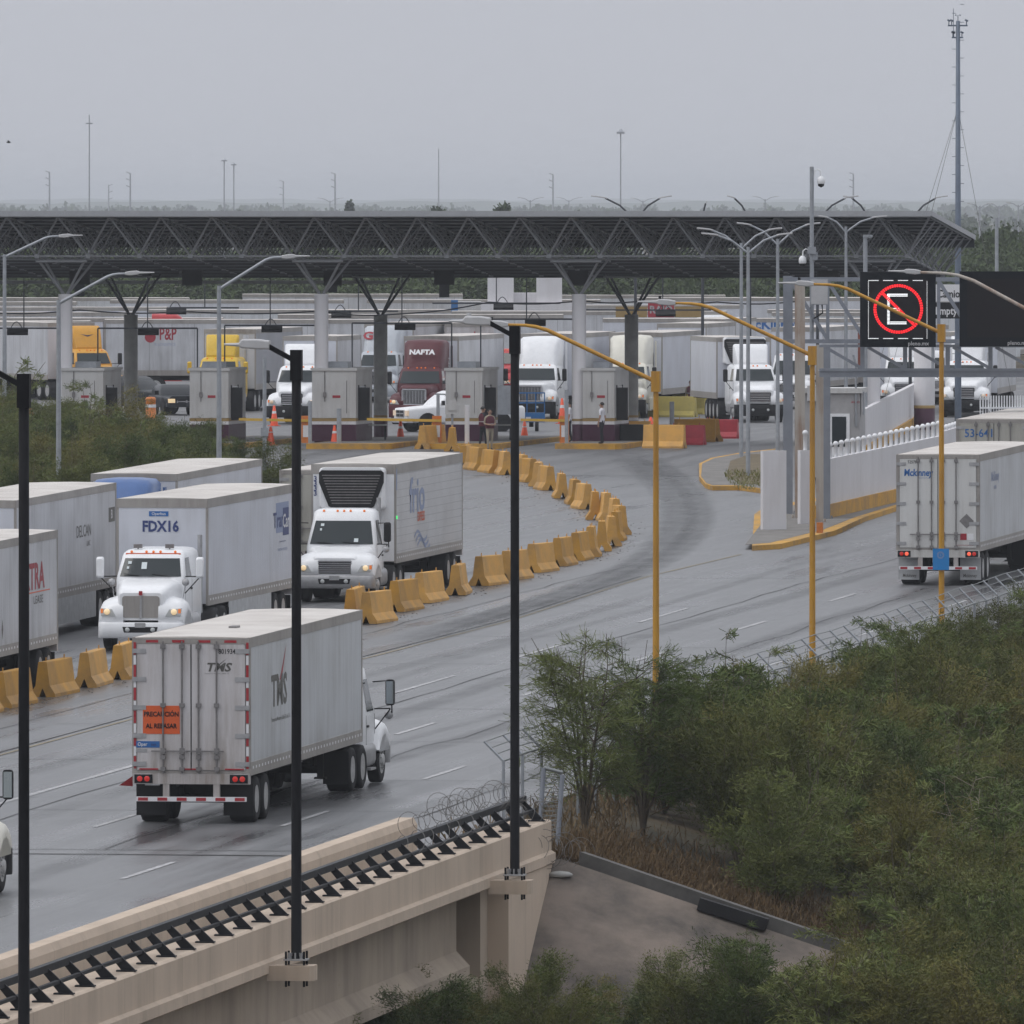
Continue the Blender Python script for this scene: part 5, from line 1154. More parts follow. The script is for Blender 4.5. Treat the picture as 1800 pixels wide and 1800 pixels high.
# parked rows deeper in the yard
rowlab = {0:'nearest', 1:'second', 2:'third', 3:'fourth', 4:'farthest'}
for r_,(Y,x0,x1,Ht,mats) in enumerate(((872,-60,1400,4.1,('trlr_post','trlr_plate')),(905,-200,1560,4.15,('trlr_plate','trlr_white')),(950,-120,1800,4.05,('trlr_post','trlr_white')),(1000,-260,1840,4.2,('trlr_plate','trlr_post')),(1060,-80,1820,4.1,('trlr_white','trlr_plate')))):
    px = x0; k = 0
    while px < x1:
        Lm = random.choice((14.6,15.2,16.2)); 
        lab = 'white box trailer in the %s yard row, %s along from the orange truck end' % (rowlab[r_], ORD[k])
        g,t = side_trailer(px, Y+random.uniform(-1,1), Lm, lab, 'trailers parked in the yard rows', mats[k%2], Ht=Ht+random.uniform(-.25,.08), lod=2, rear=False)
        if r_ == 2 and k == 0: text('Mckinney', 1.0, M['ink_sky'], t, (1.306,8.5,3.1), RIGHT, .03, 1)
        if r_ == 0 and k == 2: text('McKinney', .8, M['ink_sky'], t, (1.306,9.6,3.5), RIGHT, .03, 1)
        px += (Lm+random.uniform(.8,4.5))*F/Y; k += 1
g,t = side_trailer(1415,800,3.2,'oxide-red shipping container behind the gantry legs',None,'container_red',Ht=4.0,lod=2,rear=False)
g,c,t = rig('semi_truck', gp(420,868), R(-90), 'red-roofed truck parked behind the yellow one', cab=dict(sty='col',paint='redcab',roof='sleeper',lod=1,roofz=4.15))
g,c,t = rig('truck', gp(1255,900), math.pi, 'white tall-roofed truck in the far yard right of the lettered roof', cab=dict(sty='pro',paint='white',roof='sleeper',lod=1))

# slack cables strung under the canopy
for pts,lab in (([(-40,549),(140,545),(330,548),(560,547)],'slack cable strung left of the first white column and the booth columns'),([(565,548),(700,552),(860,531),(1010,530)],'slack cable sagging between the second and third white columns'),([(1018,528),(1130,529),(1260,531),(1400,530)],'slack cable running right from the third white column')):
    Y = 660.0; a = P(*pts[0],Y); r = empty('cable', a, label=lab.replace('left of ','beside ').replace('running right from','running on from'), cat='cable'); m = MB(); q = []
    for i in range(len(pts)-1):
        for t in np.linspace(0,1,8)[:-1]: x = pts[i][0]+(pts[i+1][0]-pts[i][0])*t; y = pts[i][1]+(pts[i+1][1]-pts[i][1])*t+4*math.sin(math.pi*t); q.append(P(x,y,Y)-a)
    q.append(P(*pts[-1],Y)-a); m.tube(q,.03,5); m.build('wire', M['truss_dk'], r)
# ------------------------------------------------------------------ gantry and displays
GY = 548.0
def W(px, py, Y=GY): return P(px, py, Y)
gy = empty('sign_gantry', (W(1385,905).x, 551, zr(551)), label='grey steel gantry with a latticed walkway over the exit road', cat='gantry')
def gpart(nm, m, mat, par=None):
    o = m.build(nm, mat, par or gy)
    if not par: o.location = -gy.location
    return o
def leg(px, ytop, Y, w, mat, z0=None):
    X = (px-900)*Y/F; zb = zr(Y)+.12 if z0 is None else z0; zt = H-(ytop-HZ)*Y/F
    m = MB(); m.box(X-w/2,X+w/2,Y-w*.32,Y-w*.26,zb,zt); m.box(X-w/2,X+w/2,Y+w*.26,Y+w*.32,zb,zt); m.box(X-.02,X+.02,Y-w*.26,Y+w*.26,zb,zt)
    m.box(X-w*.9,X+w*.9,Y-w*.9,Y+w*.9,zb,zb+.04)
    for a in (-1,1):
        for b in (-1,1): m.tube([(X+a*w*.7,Y+b*w*.7,zb+.04),(X+a*w*.7,Y+b*w*.7,zb+.16)],.03,6)
    return gpart('leg', m, M[mat])
leg(1385,485,551,.34,'steelgrey'); leg(1406,500,546,.36,'rust'); leg(1441,606,541,.26,'rust'); leg(1453,606,545,.26,'steelgrey')
m = MB(); 
def seg(a, b, w=.14, Y=GY, m=None): m.beam(W(a[0],a[1],Y), W(b[0],b[1],Y), w, w)
for dy in (0, .9):
    Yq = GY+dy
    for y in (491,600): seg((1378,y),(2000,y),.15,Yq,m)
    pts = [(1390,494),(1455,597),(1455,494),(1520,597),(1585,494),(1650,597),(1650,494),(1715,597),(1780,494),(1845,597),(1845,494),(1910,597)]
    for a,b in zip(pts[::2],pts[1::2]): seg(a,b,.13,Yq,m)
    for x in (1455,1520,1650,1715,1845): seg((x,491),(x,600),.12,Yq,m)
gpart('upper_truss', m, M['steelgrey'])
m = MB(); WY = 538.5
m.beam(W(1440,650,WY),W(2050,650,WY),.2,.10); m.beam(W(1440,657,WY),W(2050,657,WY),.1,.24); m.beam(W(1440,608,WY),W(2050,608,WY),.14,.10)
m.beam(W(1440,650,WY+1.4),W(2050,650,WY+1.4),.2,.10); m.beam(W(1440,608,WY+1.4),W(2050,608,WY+1.4),.14,.10)
for k,x in enumerate(range(1450,2040,75)):
    for d in (0,1.4): m.beam(W(x,610,WY+d),W(x+66,648,WY+d),.11,.11); m.beam(W(x+66,608,WY+d),W(x+66,650,WY+d),.15,.15)
    m.beam(W(x+66,650,WY),W(x+66,650,WY+1.4),.1,.1)
gpart('walkway_truss', m, M['steelgrey'])
m = MB(); a = W(1440,652,WY); b = W(2050,652,WY); m.box(a.x,b.x,WY,WY+1.4,a.z-.02,a.z+.02); gpart('walkway_deck', m, M['galv'])
def led(px0, px1, py0, py1, label, lit):
    Y = 537.0; c = P((px0+px1)/2,(py0+py1)/2,Y); w, h = (px1-px0)*Y/F, (py1-py0)*Y/F
    r = empty('led_display', c, 0, 0, label, 'display')
    m = MB(); m.box(-w/2,w/2,0,.3,-h/2,h/2); m.build('cabinet', M['ledframe'], r)
    m = MB(); m.box(-w*.40,w*.40,-.006,-.001,-h*.38,h*.40); pn = m.build('screen', M['ledface'], r)
    text('pleno.mx', .20, M['ink_white'] if False else M['lamphead'], r, (w*.27,-.008,-h*.455), REAR, .008, .98)
    if lit:
        k = Y/F; R0, R1 = 43.5*k, 38.5*k; m = MB(); n = 60
        def ring(r0, r1):
            for i in range(n):
                a0, a1 = 2*math.pi*i/n, 2*math.pi*(i+.72)/n
                m.quad((r0*math.cos(a0),-.012,r0*math.sin(a0)),(r0*math.cos(a1),-.012,r0*math.sin(a1)),(r1*math.cos(a1),-.012,r1*math.sin(a1)),(r1*math.cos(a0),-.012,r1*math.sin(a0)))
        ring(R0,R1)
        d = Vector((1,0,-1)).normalized(); q = Vector((1,0,1)).normalized()*2.6*k
        for i in range(26):
            t0 = -R1+2*R1*i/26; t1 = t0+2*R1/26*.75; A, B = d*t0, d*t1; o = Vector((0,-.013,0)); m.quad(A-q+o,B-q+o,B+q+o,A+q+o)
        m.build('prohibition_ring', M['ledred'], pn, (.01,0,.02))
        m = MB(); y = -.010; u = k
        def px(x0,x1,z0,z1): m.quad((x0*u,y,z0*u),(x1*u,y,z0*u),(x1*u,y,z1*u),(x0*u,y,z1*u))
        for i in range(22): px(-19,-14.5,-26+i*2.4,-26+i*2.4+1.6)
        for zz in (24,27): px(-19,17,zz-1.1,zz+.6)
        for zz in (-1,2): px(-14,3,zz-.8,zz+.6)
        for zz in (-22,-25): px(-14,15,zz-.9,zz+.7)
        m.build('letter', M['ledwhite'], pn)
        m = MB()
        for i in range(52):
            if i % 13 < 9:
                for zz in (51,-51): px(-52+2*i,-52+2*i+1.6,zz-.55,zz+.55)
            for xx in (-52,51): px(xx-.5,xx+.5,-51+1.96*i,-51+1.96*i+.9)
        m.build('border_dots', M['ledwhite'], pn)
led(1512,1645,478,610,'square black display lit with a red crossed-out letter E',True); led(1687,1820,477,609,'square black display that is switched off, cut by the photo edge',False)
cb = empty('control_cabinet', P(1440,513,546), label='light grey control cabinet hanging at the top corner of the gantry', cat='cabinet')
m = MB(); m.box(-.32,.32,-.25,.1,-.46,.46); m.build('housing', M['galv'], cb); m = MB(); m.box(-.29,.29,-.265,-.251,-.43,.43); m.build('door', M['lamphead'], cb); m = MB(); m.tube([(.1,-.1,-.46),(.12,-.1,-.75),(-.2,-.05,-.95)],.03,6); m.build('cable', M['black'], cb)
cpz = P(1427,600,549); cpole = empty('camera_pole', cpz, label='thin pole topped by a white dome camera rising above the gantry', cat='camera pole')
k = 549/F
m = MB(); m.tube([(0,0,0),(0,0,(600-293)*k)],.075,10); m.obox((0,-.05,(600-440)*k),.3,.3,.25); m.obox((.12,0,(600-450)*k),.18,.15,.3); m.build('pole', M['galv'], cpole)
for sx,yy,nm in ((1,300,''),(-1,440,'')):
    z = (600-yy)*k; m = MB(); m.tube([(sx*.05,0,z-.25),(sx*.12,0,z+.02),(sx*.22,0,z+.05),(sx*.31,0,z-.02),(sx*.33,0,z-.25)],.025,6); m.lathe([(.06,z-.2),(.13,z-.28),(.14,z-.42),(.12,z-.47)],(sx*.33,0,0),n=14); o = m.build('dome_camera', M['white'], cpole)
    m = MB(); m.lathe([(.118,z-.471),(.10,z-.55),(.01,z-.6)],(sx*.33,0,0),n=14); m.build('lens_dome', M['black'], o)
cp2 = empty('camera_pole', P(1521,500,640), label='short camera pole standing left above the lit display', cat='camera pole'); m = MB(); m.tube([(0,0,-6),(0,0,85*640/F)],.09,10); m.obox((.1,-.05,85*640/F),.4,.15,.12); m.build('pole', M['galv'], cp2)
sg = empty('lane_sign', P(1680,531,600), label='black and white lane sign glimpsed between the two displays', cat='sign')
k = 600/F; m = MB(); m.box(-45*k,45*k,0,.06,1*k,31*k); m.build('upper_panel', M['ink_white'], sg); m = MB(); m.box(-45*k,45*k,0,.06,-29*k,-0.5*k); m.build('lower_panel', M['ink_black'], sg)
text('Camiones', .42, M['ink_black'], sg, (-33*k,-.01,14*k), REAR, .02, .8, align='LEFT'); text('Empty', .42, M['ink_white'], sg, (-36*k,-.01,-16*k), REAR, .02, .8, align='LEFT')
m = MB(); m.tube([(-40*k,.1,-130*k),(-40*k,.1,31*k)],.06,8); m.build('post', M['galv'], sg)

# kerbed nose, walls, guard house
m = MB(); A = [G(1322,960),G(1372,962),G(1468,938),G(1500,921),G(1640,862)]
nose = [toVS(*G(x,y).xy) for x,y in ((1322,968),(1372,965),(1468,941),(1520,917))] + [(-66.3,575),(-69.8,575)] + [toVS(*G(x,y).xy) for x,y in ((1343,900),(1326,912))]
m.loft([[sv(v,s_,-.05) for v,s_ in nose],[sv(v,s_,.17) for v,s_ in nose]]); tag(m.build('kerb', M['kerb']), kind='structure')
cx = sum(v for v,_ in nose)/len(nose); cs = sum(s_ for _,s_ in nose)/len(nose)
inn = [(cx+(v-cx)*.80, cs+(s_-cs)*.97) for v,s_ in nose]
m = MB(); m.loft([[sv(v,s_,.165) for v,s_ in inn],[sv(v,s_,.178) for v,s_ in inn]]); tag(m.build('pavement', M['concrete_dk']), kind='structure')
loop = [toVS(*G(x,y).xy) for x,y in ((1229,845),(1229,822),(1250,812),(1300,803),(1370,795),(1380,830),(1345,868),(1300,862),(1252,862),(1240,858))]
m = MB(); m.loft([[sv(v,s_,-.05) for v,s_ in loop],[sv(v,s_,.17) for v,s_ in loop]]); tag(m.build('kerb', M['kerb']), kind='structure')
cx = sum(v for v,_ in loop)/len(loop); cs = sum(s_ for _,s_ in loop)/len(loop); inn = [(cx+(v-cx)*.93, cs+(s_-cs)*.95) for v,s_ in loop]
m = MB(); m.loft([[sv(v,s_,.16) for v,s_ in inn],[sv(v,s_,.18) for v,s_ in inn]]); tag(m.build('pavement', M['concrete_dk']), kind='structure')
soil = [toVS(*G(x,y).xy) for x,y in ((1276,846),(1284,818),(1320,806),(1366,806),(1372,832),(1345,860),(1300,858))]
m = MB(); m.loft([[sv(v,s_,.17) for v,s_ in soil],[sv(v,s_,.19) for v,s_ in soil]]); tag(m.build('soil_patch', plain('dry_soil',(0.13,0.10,0.055),.95,var=.4,scale=1.5)), kind='structure')
def wall(p, q, h, label, base=True, picks=0, zoff=0.0, pick_h=.55, thick=.2, capd=True, cols=None):
    p, q = Vector(p), Vector(q); r = empty('white_wall', p, 0, 0, label, 'wall'); d = q-p; d2 = Vector((d.x,d.y,0)).normalized(); nrm = Vector((d2.y,-d2.x,0))
    m = MB(); m.loft([[o+nrm*t+Vector((0,0,z)) for t,z in ((-thick/2,-.2),(thick/2,-.2),(thick/2,h),(-thick/2,h))] for o in (Vector(),d)]); m.build('wall_panel', M['whitewall'], r)
    if base: m = MB(); m.loft([[o+nrm*t+Vector((0,0,z)) for t,z in ((-thick/2-.12,-.2),(thick/2+.12,-.2),(thick/2+.12,.5),(-thick/2-.12,.5))] for o in (Vector(),d)]); m.build('yellow_plinth', M['kerb'], r)
    for k in range(picks):
        o = d*((k+.5)/picks)*1.0; m = MB(); m.lathe([(.07,h-.05),(.07,h+pick_h),(.10,h+pick_h+.02),(.10,h+pick_h+.09),(.05,h+pick_h+.15),(.005,h+pick_h+.16)],o,n=10); m.build('picket', M['white'], r)
    return r
wall(sv(-66.6,sv(-66.6,0).y*0+ 541,.15), sv(-66.6,578,.15), 2.1, 'long white wall with a yellow plinth and ball-topped pickets', picks=22, pick_h=.42)
wall(sv(-66.6,578.3,.15), sv(-67.4,600,.15), 2.25, 'farther run of the white wall ending by the weathered trailer', picks=14, pick_h=.06)
wall(W(1344,940,528)*1.0 if False else sv(-67.05,527.8,.16), sv(-66.3,528.3,.16), 2.75, 'white wall panel at the kerb nose in front of the tall gantry leg', base=False)
wall(sv(-66.6,534.6,.16), sv(-66.2,534.9,.16), 2.6, 'narrow white wall panel with a ball picket between the gantry legs', base=False, picks=1, pick_h=.55)
wall(Vector((14.4,632,3.1)), Vector((19.4,729,3.2)), 2.0, 'white wall sloping up towards the thick column beyond the guard house')
gh = empty('guard_house', Vector(((1460-900)*603/F,603,zr(603)+.1)), -PHI*.6, 0, 'low grey guard house with a white framed door behind the white pickets', 'guard house')
m = MB(); m.box(-1.15,1.15,0,3.4,0,3.3); m.build('wall', M['greywall'], gh); m = MB(); m.box(-1.25,1.25,-.12,3.5,3.3,3.5); m.build('roof', M['booth'], gh)
m = MB(); m.box(-.05,.75,-.05,-.005,0.05,2.5); d = m.build('door', M['white'], gh); m = MB(); m.box(.06,.62,-.07,-.052,1.2,2.38); m.build('door_glass', M['glass'], d)
m = MB(); m.box(-.9,-.35,-.3,-.005,3.0,3.6); m.build('air_conditioner', M['lamphead'], gh); m = MB(); m.tube([(1.0,-.05,2.0),(1.0,-.05,4.4),(.9,-.05,4.8)],.05,6); m.obox((1.28,.5,2.9),.05,.6,.9); m.build('service_mast', M['galv'], gh)
nt_ = text('AVISO', .12, M['ink_red'], gh, (.98,-.03,2.95), REAR, .02, 1)
pg = empty('picket_gate', Vector(((1722-900)*690/F,690,3.2)), 0, 0, 'white picket gate with diagonal braces at the photo edge', 'gate')
m = MB(); w = 5.0
for k in range(42): m.box(k*.12,k*.12+.06,-.02,.02,0.2,1.75+.0)
m.build('pickets', M['white'], pg); m = MB(); m.beam((0,-.05,.4),(w,-.05,.4),.08,.08); m.beam((0,-.05,1.2),(w,-.05,1.2),.08,.08)
for k in range(3): m.beam((k*1.7+.4,-.09,1.2),(k*1.7+1.0,-.09,.1),.08,.08)
m.build('frame', M['white'], pg)
wh = [(857,903,485,520),(943,988,485,520)]
bd = empty('white_building', Vector(((930-900)*938/F,938,3.2)), 0,0,'white building with two square towers beyond the parked trailers','building')
k = 938/F; f = lambda px: (px-930)*k; z = lambda py: H-(py-HZ)*k-3.2
for a,b in ((857,903),(943,988)): m = MB(); m.box(f(a),f(b),0,3,0,z(485)); m.build('tower', M['whitewall'], bd)
m = MB(); m.box(f(845),f(1010),-.5,5,0,z(532)); m.build('wall', M['whitewall'], bd)
m = MB(); m.box(f(903),f(943),1,4,0,z(515)); m.build('link_block', M['whitewall'], bd)
m = MB(); m.box(f(795),f(845),0,4,0,z(530)); m.build('annex', M['booth'], bd)
m = MB(); m.box(f(793),f(805),-.6,-.4,z(549),z(527)); m.build('blue_tank', M['bluelift'], bd)
m = MB(); m.box(f(1008),f(1092),-1,-.8,z(553)-.0,z(543)); m.build('dark_canopy_edge', M['truss_dk'], bd)
rsg = empty('roof_sign', Vector(((1162-900)*880/F,880,H-(545-HZ)*880/F)),label='red lettered sign over the trailer roofs beside the far column',cat='sign')
m = MB(); m.box(-.75,.75,0,.1,-.42,.42); m.build('name_board', M['ink_red'], rsg); m = MB(); m.box(-2.6,-.8,.02,.1,-.42,.2); m.box(.8,2.4,.02,.1,-.42,.2); m.build('side_board', M['ochre'], rsg)
text('RAJO', .6, M['alu'], rsg, (0,-.01,0), REAR, .03, .95)
# mast with guy wires
mast = empty('radio_mast', Vector(((1684-900)*720/F,720,3.2)),0,0,'tall slim steel mast with rungs, cross-arms and guy wires','mast'); k = 720/F
zt = H-(37-HZ)*k-3.2
m = MB(); m.lathe([(.16,0),(.15,6),(.095,zt),(.01,zt+.02)],n=14); m.build('shaft', M['tower'], mast)
m = MB()
for i in range(44): zz = 2.5+i*.42; sx = 1 if i%2 else -1; m.tube([(sx*.1,0,zz),(sx*.28,0,zz)],.014,4)
m.build('rungs', M['tower'], mast)
for py,a,b in ((45,-18,17),(66,-11,9)):
    zz = H-(py-HZ)*k-3.2; m = MB(); m.beam((a*k,0,zz),(b*k,0,zz),.09,.07)
    for xx in (a+2,b-2,(a-4)/2): m.tube([(xx*k,0,zz),(xx*k,0,zz+.2)],.025,5); m.obox((xx*k,0,zz+.24),.16,.12,.08,0,0,.4)
    m.build('cross_arm', M['tower'], mast)
m = MB(); m.tube([(-8*k,0,zt-.8),(-8*k,0,zt+.6)],.015,5); 
for sx in (-1,1): m.lathe([(.01,-.03),(.06,0),(.01,.03)],(sx*.10,0,zt+.28),n=8)
m.tube([(0,0,zt),(0,0,zt+.28)],.02,5); m.build('antenna', M['tower'], mast)
for a,dy in (((-150,-10),0),((-105,-8),20),((90,-10),0)):
    m = MB(); m.tube([(0,0,H-(190-HZ)*k-3.2),(a[0]*k*1.15,dy,0)],.010,4); m.build('guy_wire', M['razor'], mast)
# double-arm lamp posts
def dbl(px, Y, ytop, left, right, rise, label, mat='galv', grp='double-arm lamp posts', r=.09):
    X = (px-900)*Y/F; zb = zr(Y); zt = H-(ytop-HZ)*Y/F; k = Y/F
    o = empty('street_lamp', (X,Y,zb),0,0,label,'street lamp',grp)
    m = MB(); m.tube([(0,0,-.05),(0,0,zt-zb)],r,12,r2=r*.7); m.box(-.22,.22,-.22,.22,-.04,.04); m.build('pole', M[mat], o)
    for sg_,Ln in ((-1,left),(1,right)):
        if not Ln: continue
        e = sg_*Ln*k; m = MB(); zz = zt-zb-.1; m.tube([(0,0,zz-.15),(e*.35,0,zz+rise*k*.55),(e*.68,0,zz+rise*k*.9)],.05,6); m.build('arm', M[mat], o)
        m = MB(); m.loft([[(e*t,y,zz+rise*k*c_+b_) for y,b_ in rr(-w_,w_,-.03,.04,.02,2)] for t,c_,w_ in ((.64,.88,.07),(.70,.92,.13),(.85,.97,.13),(1.0,1.0,.09))]); m.build('lamp_head', M['lamphead'], o)
dbl(1303,632,427,78,72,30,'double-arm lamp post on the kerb loop, the farther of the pair'); dbl(1315,602,434,82,78,28,'double-arm lamp post on the grass of the kerb loop, nearer of the pair')
dbl(1367,640,420,72,75,32,'double-arm lamp post just before the tall galvanised gantry leg'); dbl(1487,655,398,48,72,22,'double-arm lamp post behind the gantry corner')
for px,yt,l_,r_,lab in ((1117,372,78,64,'lamp arms above the canopy roof by the tall thin mast'),(1235,373,0,8,'single small lamp head above the canopy roof'),(1318,372,40,0,'single lamp arm above the canopy roof'),(1437,372,0,72,'lamp arm above the canopy roof by the camera pole'),(1530,372,48,0,'lamp arm over the canopy corner'),(1600,372,0,66,'lamp arm reaching towards the radio mast')):
    dbl(px,760,yt+6,l_,r_,37 if px!=1235 else 28,lab,'truss_dk','lamps showing above the canopy roof')
o = empty('lamp_post', Vector(((1752-900)*760/F,760,3.2)),0,0,'plain pale post right of the radio mast','post'); m = MB(); m.tube([(0,0,0),(0,0,H-(383-HZ)*760/F-3.2)],.09,8); m.build('pole', M['galv'], o)
for i,(px,Y,yt) in enumerate(((1722,1500,362),(1756,1800,362),(1790,1650,360),(932,2200,352),(1000,2600,352),(1130,2400,353),(1345,2300,350),(580,2500,353))):
    dbl(px,Y,yt,22,24,6,'distant double-arm lamp beyond the yard, %s of a scattered row'%ORD[i],'pylon','distant lamps on the plain',.12)
def thinmast(px, Y, ytop, label, orange=False, crown=0.0):
    o = empty('lighting_mast', ((px-900)*Y/F,Y,3.2),0,0,label,'mast'); zt = H-(ytop-HZ)*Y/F-3.2
    m = MB(); m.tube([(0,0,zt*.28 if orange else 0),(0,0,zt)],Y*.000055,6,r2=Y*.000035); m.build('shaft', M['pylon'], o)
    if orange: m = MB(); m.tube([(0,0,0),(0,0,zt*.28)],Y*.00006,6); m.build('painted_foot', M['orange'], o)
    if crown: m = MB(); c_ = crown*Y/F; m.box(-c_,c_,-c_,c_,zt-.45,zt-.25); m.lathe([(c_*.6,zt-.25),(c_*.3,zt)],n=8); m.build('lamp_ring', M['pylon'], o)
thinmast(157,1300,202,'thin mast with an orange foot and a small cross-arm',True,0); 
m = MB(); Y = 1300; m.beam(P(151,217,Y),P(163,217,Y),.12,.1); o_ = [o for o in bpy.data.objects if o.name.startswith('lighting_mast')][-1]; c = m.build('cross_arm', M['pylon'], o_); c.location = -o_.location
thinmast(1091,1500,227,'thin high lighting mast with a flat crown',False,7); thinmast(394,2600,279,'hazy high mast, taller of a close pair',False,5); thinmast(411,2600,286,'hazy high mast, shorter of a close pair',False,5); thinmast(771,4200,262,'very faint hair-thin mast far in the haze')
def pylon(px, ytop, side, label, Y=3400):
    o = empty('power_pylon', ((px-900)*Y/F,Y,3.2),0,0,label,'pylon','steel pylons fading in the haze'); zt = H-(ytop-HZ)*Y/F-3.2; k = Y/F
    m = MB(); m.tube([(0,0,0),(0,0,zt)],.26,6,r2=.16); m.build('shaft', M['pylon'], o)
    for t in (0.02,.22,.42): m = MB(); zz = zt-t*(ytop*0+60)*k; m.tube([(0,0,zz),(side*7*k,0,zz+.4)],.11,5); m.build('cross_arm', M['pylon'], o)
for px,yt,sd,lab in ((87,302,-1,'hazy pylon nearest the photo edge'),(229,304,-1,'hazy pylon between the orange-footed mast and the twin masts'),(589,305,-1,'hazy pylon above the maroon-truck side of the canopy'),(972,306,-1,'hazy pylon left of the crowned mast'),(1500,305,-1,'hazy pylon between the camera pole and the radio mast'),(498,318,-1,'faint stub of a pylon right of the twin masts'),(191,325,1,'faint short pylon near the orange-footed mast')): pylon(px,yt,sd,lab, 3400 if yt<315 else 4600)
bird = empty('bird', P(15,250,800),0,0,'tiny dark bird in flight near the top corner of the sky','bird'); m = MB(); m.loft([[(-.12+.24*t, w_*math.cos(a), w_*math.sin(a)) for a in np.linspace(0,5.2,6)] for t,w_ in ((0,.01),(.3,.045),(.7,.05),(1,.015))]); m.add([(-.02,0,.02),(.08,0,.02),(.0,.24,.10),(-.06,.22,.09)],[(0,1,2,3)]); m.add([(-.02,0,.02),(.08,0,.02),(.0,-.24,.10),(-.06,-.22,.09)],[(3,2,1,0)]); m.build('body', M['black'], bird)

# scissor lift basket by the second lane
lf = empty('lift_basket', gp(934,700,3.2),0,0,'blue work-lift basket with open rails in front of the tall white truck','lift'); k = 700/F
m = MB(); m.box(-.62,.62,-.35,.35,.42,.85); m.build('platform', M['bluelift'], lf); m = MB()
for xx in (-.6,-.2,.2,.6):
    for yy in (-.33,.33): m.beam((xx,yy,.85),(xx,yy,1.75),.05,.05)
for zz in (1.3,1.75):
    for yy in (-.33,.33): m.beam((-.62,yy,zz),(.62,yy,zz),.05,.05)
m.build('rails', M['bluelift'], lf); m = MB(); m.box(-.25,-.02,-.37,-.352,.5,.66); m.build('plate', M['ink_white'], lf); m = MB(); m.box(-.1,.1,-.1,.1,.2,.42)
m.build('column', M['chassis'], lf)
for yy in (-.2,.2): wheel(lf, WH_CAR, .25, yy, .25).scale = (.65,.65,.65)
pnl = empty('site_screen', gp(887,690,3.2),0,0,'grey screen panel standing left of the black lamp post by the blue basket','screen'); m = MB(); m.box(-.4,.4,0,.06,.9,2.2); m.build('panel', M['galv'], pnl); m = MB(); m.box(-.38,-.32,0,.06,0,.9); m.box(.32,.38,0,.06,0,.9); m.build('feet', M['galv'], pnl)
# benches on the islands
for px,lab in ((660,'weathered plank bench at the end of the island by the grey column'),(880,'plank bench behind the two guards in vests'),(345+1128-345,'plank bench beyond the booth of the man in white')):
    b = empty('plank_bench', gp(px,661,3.4),0,0,lab,'bench'); m = MB(); m.box(-.5,.5,-.2,.2,.62,.68); m.build('seat', M['concrete'], b); 
    for xx in (-.42,.42): m = MB(); m.box(xx-.04,xx+.04,-.18,.18,0,.62); m.build('leg', M['chassis'], b)

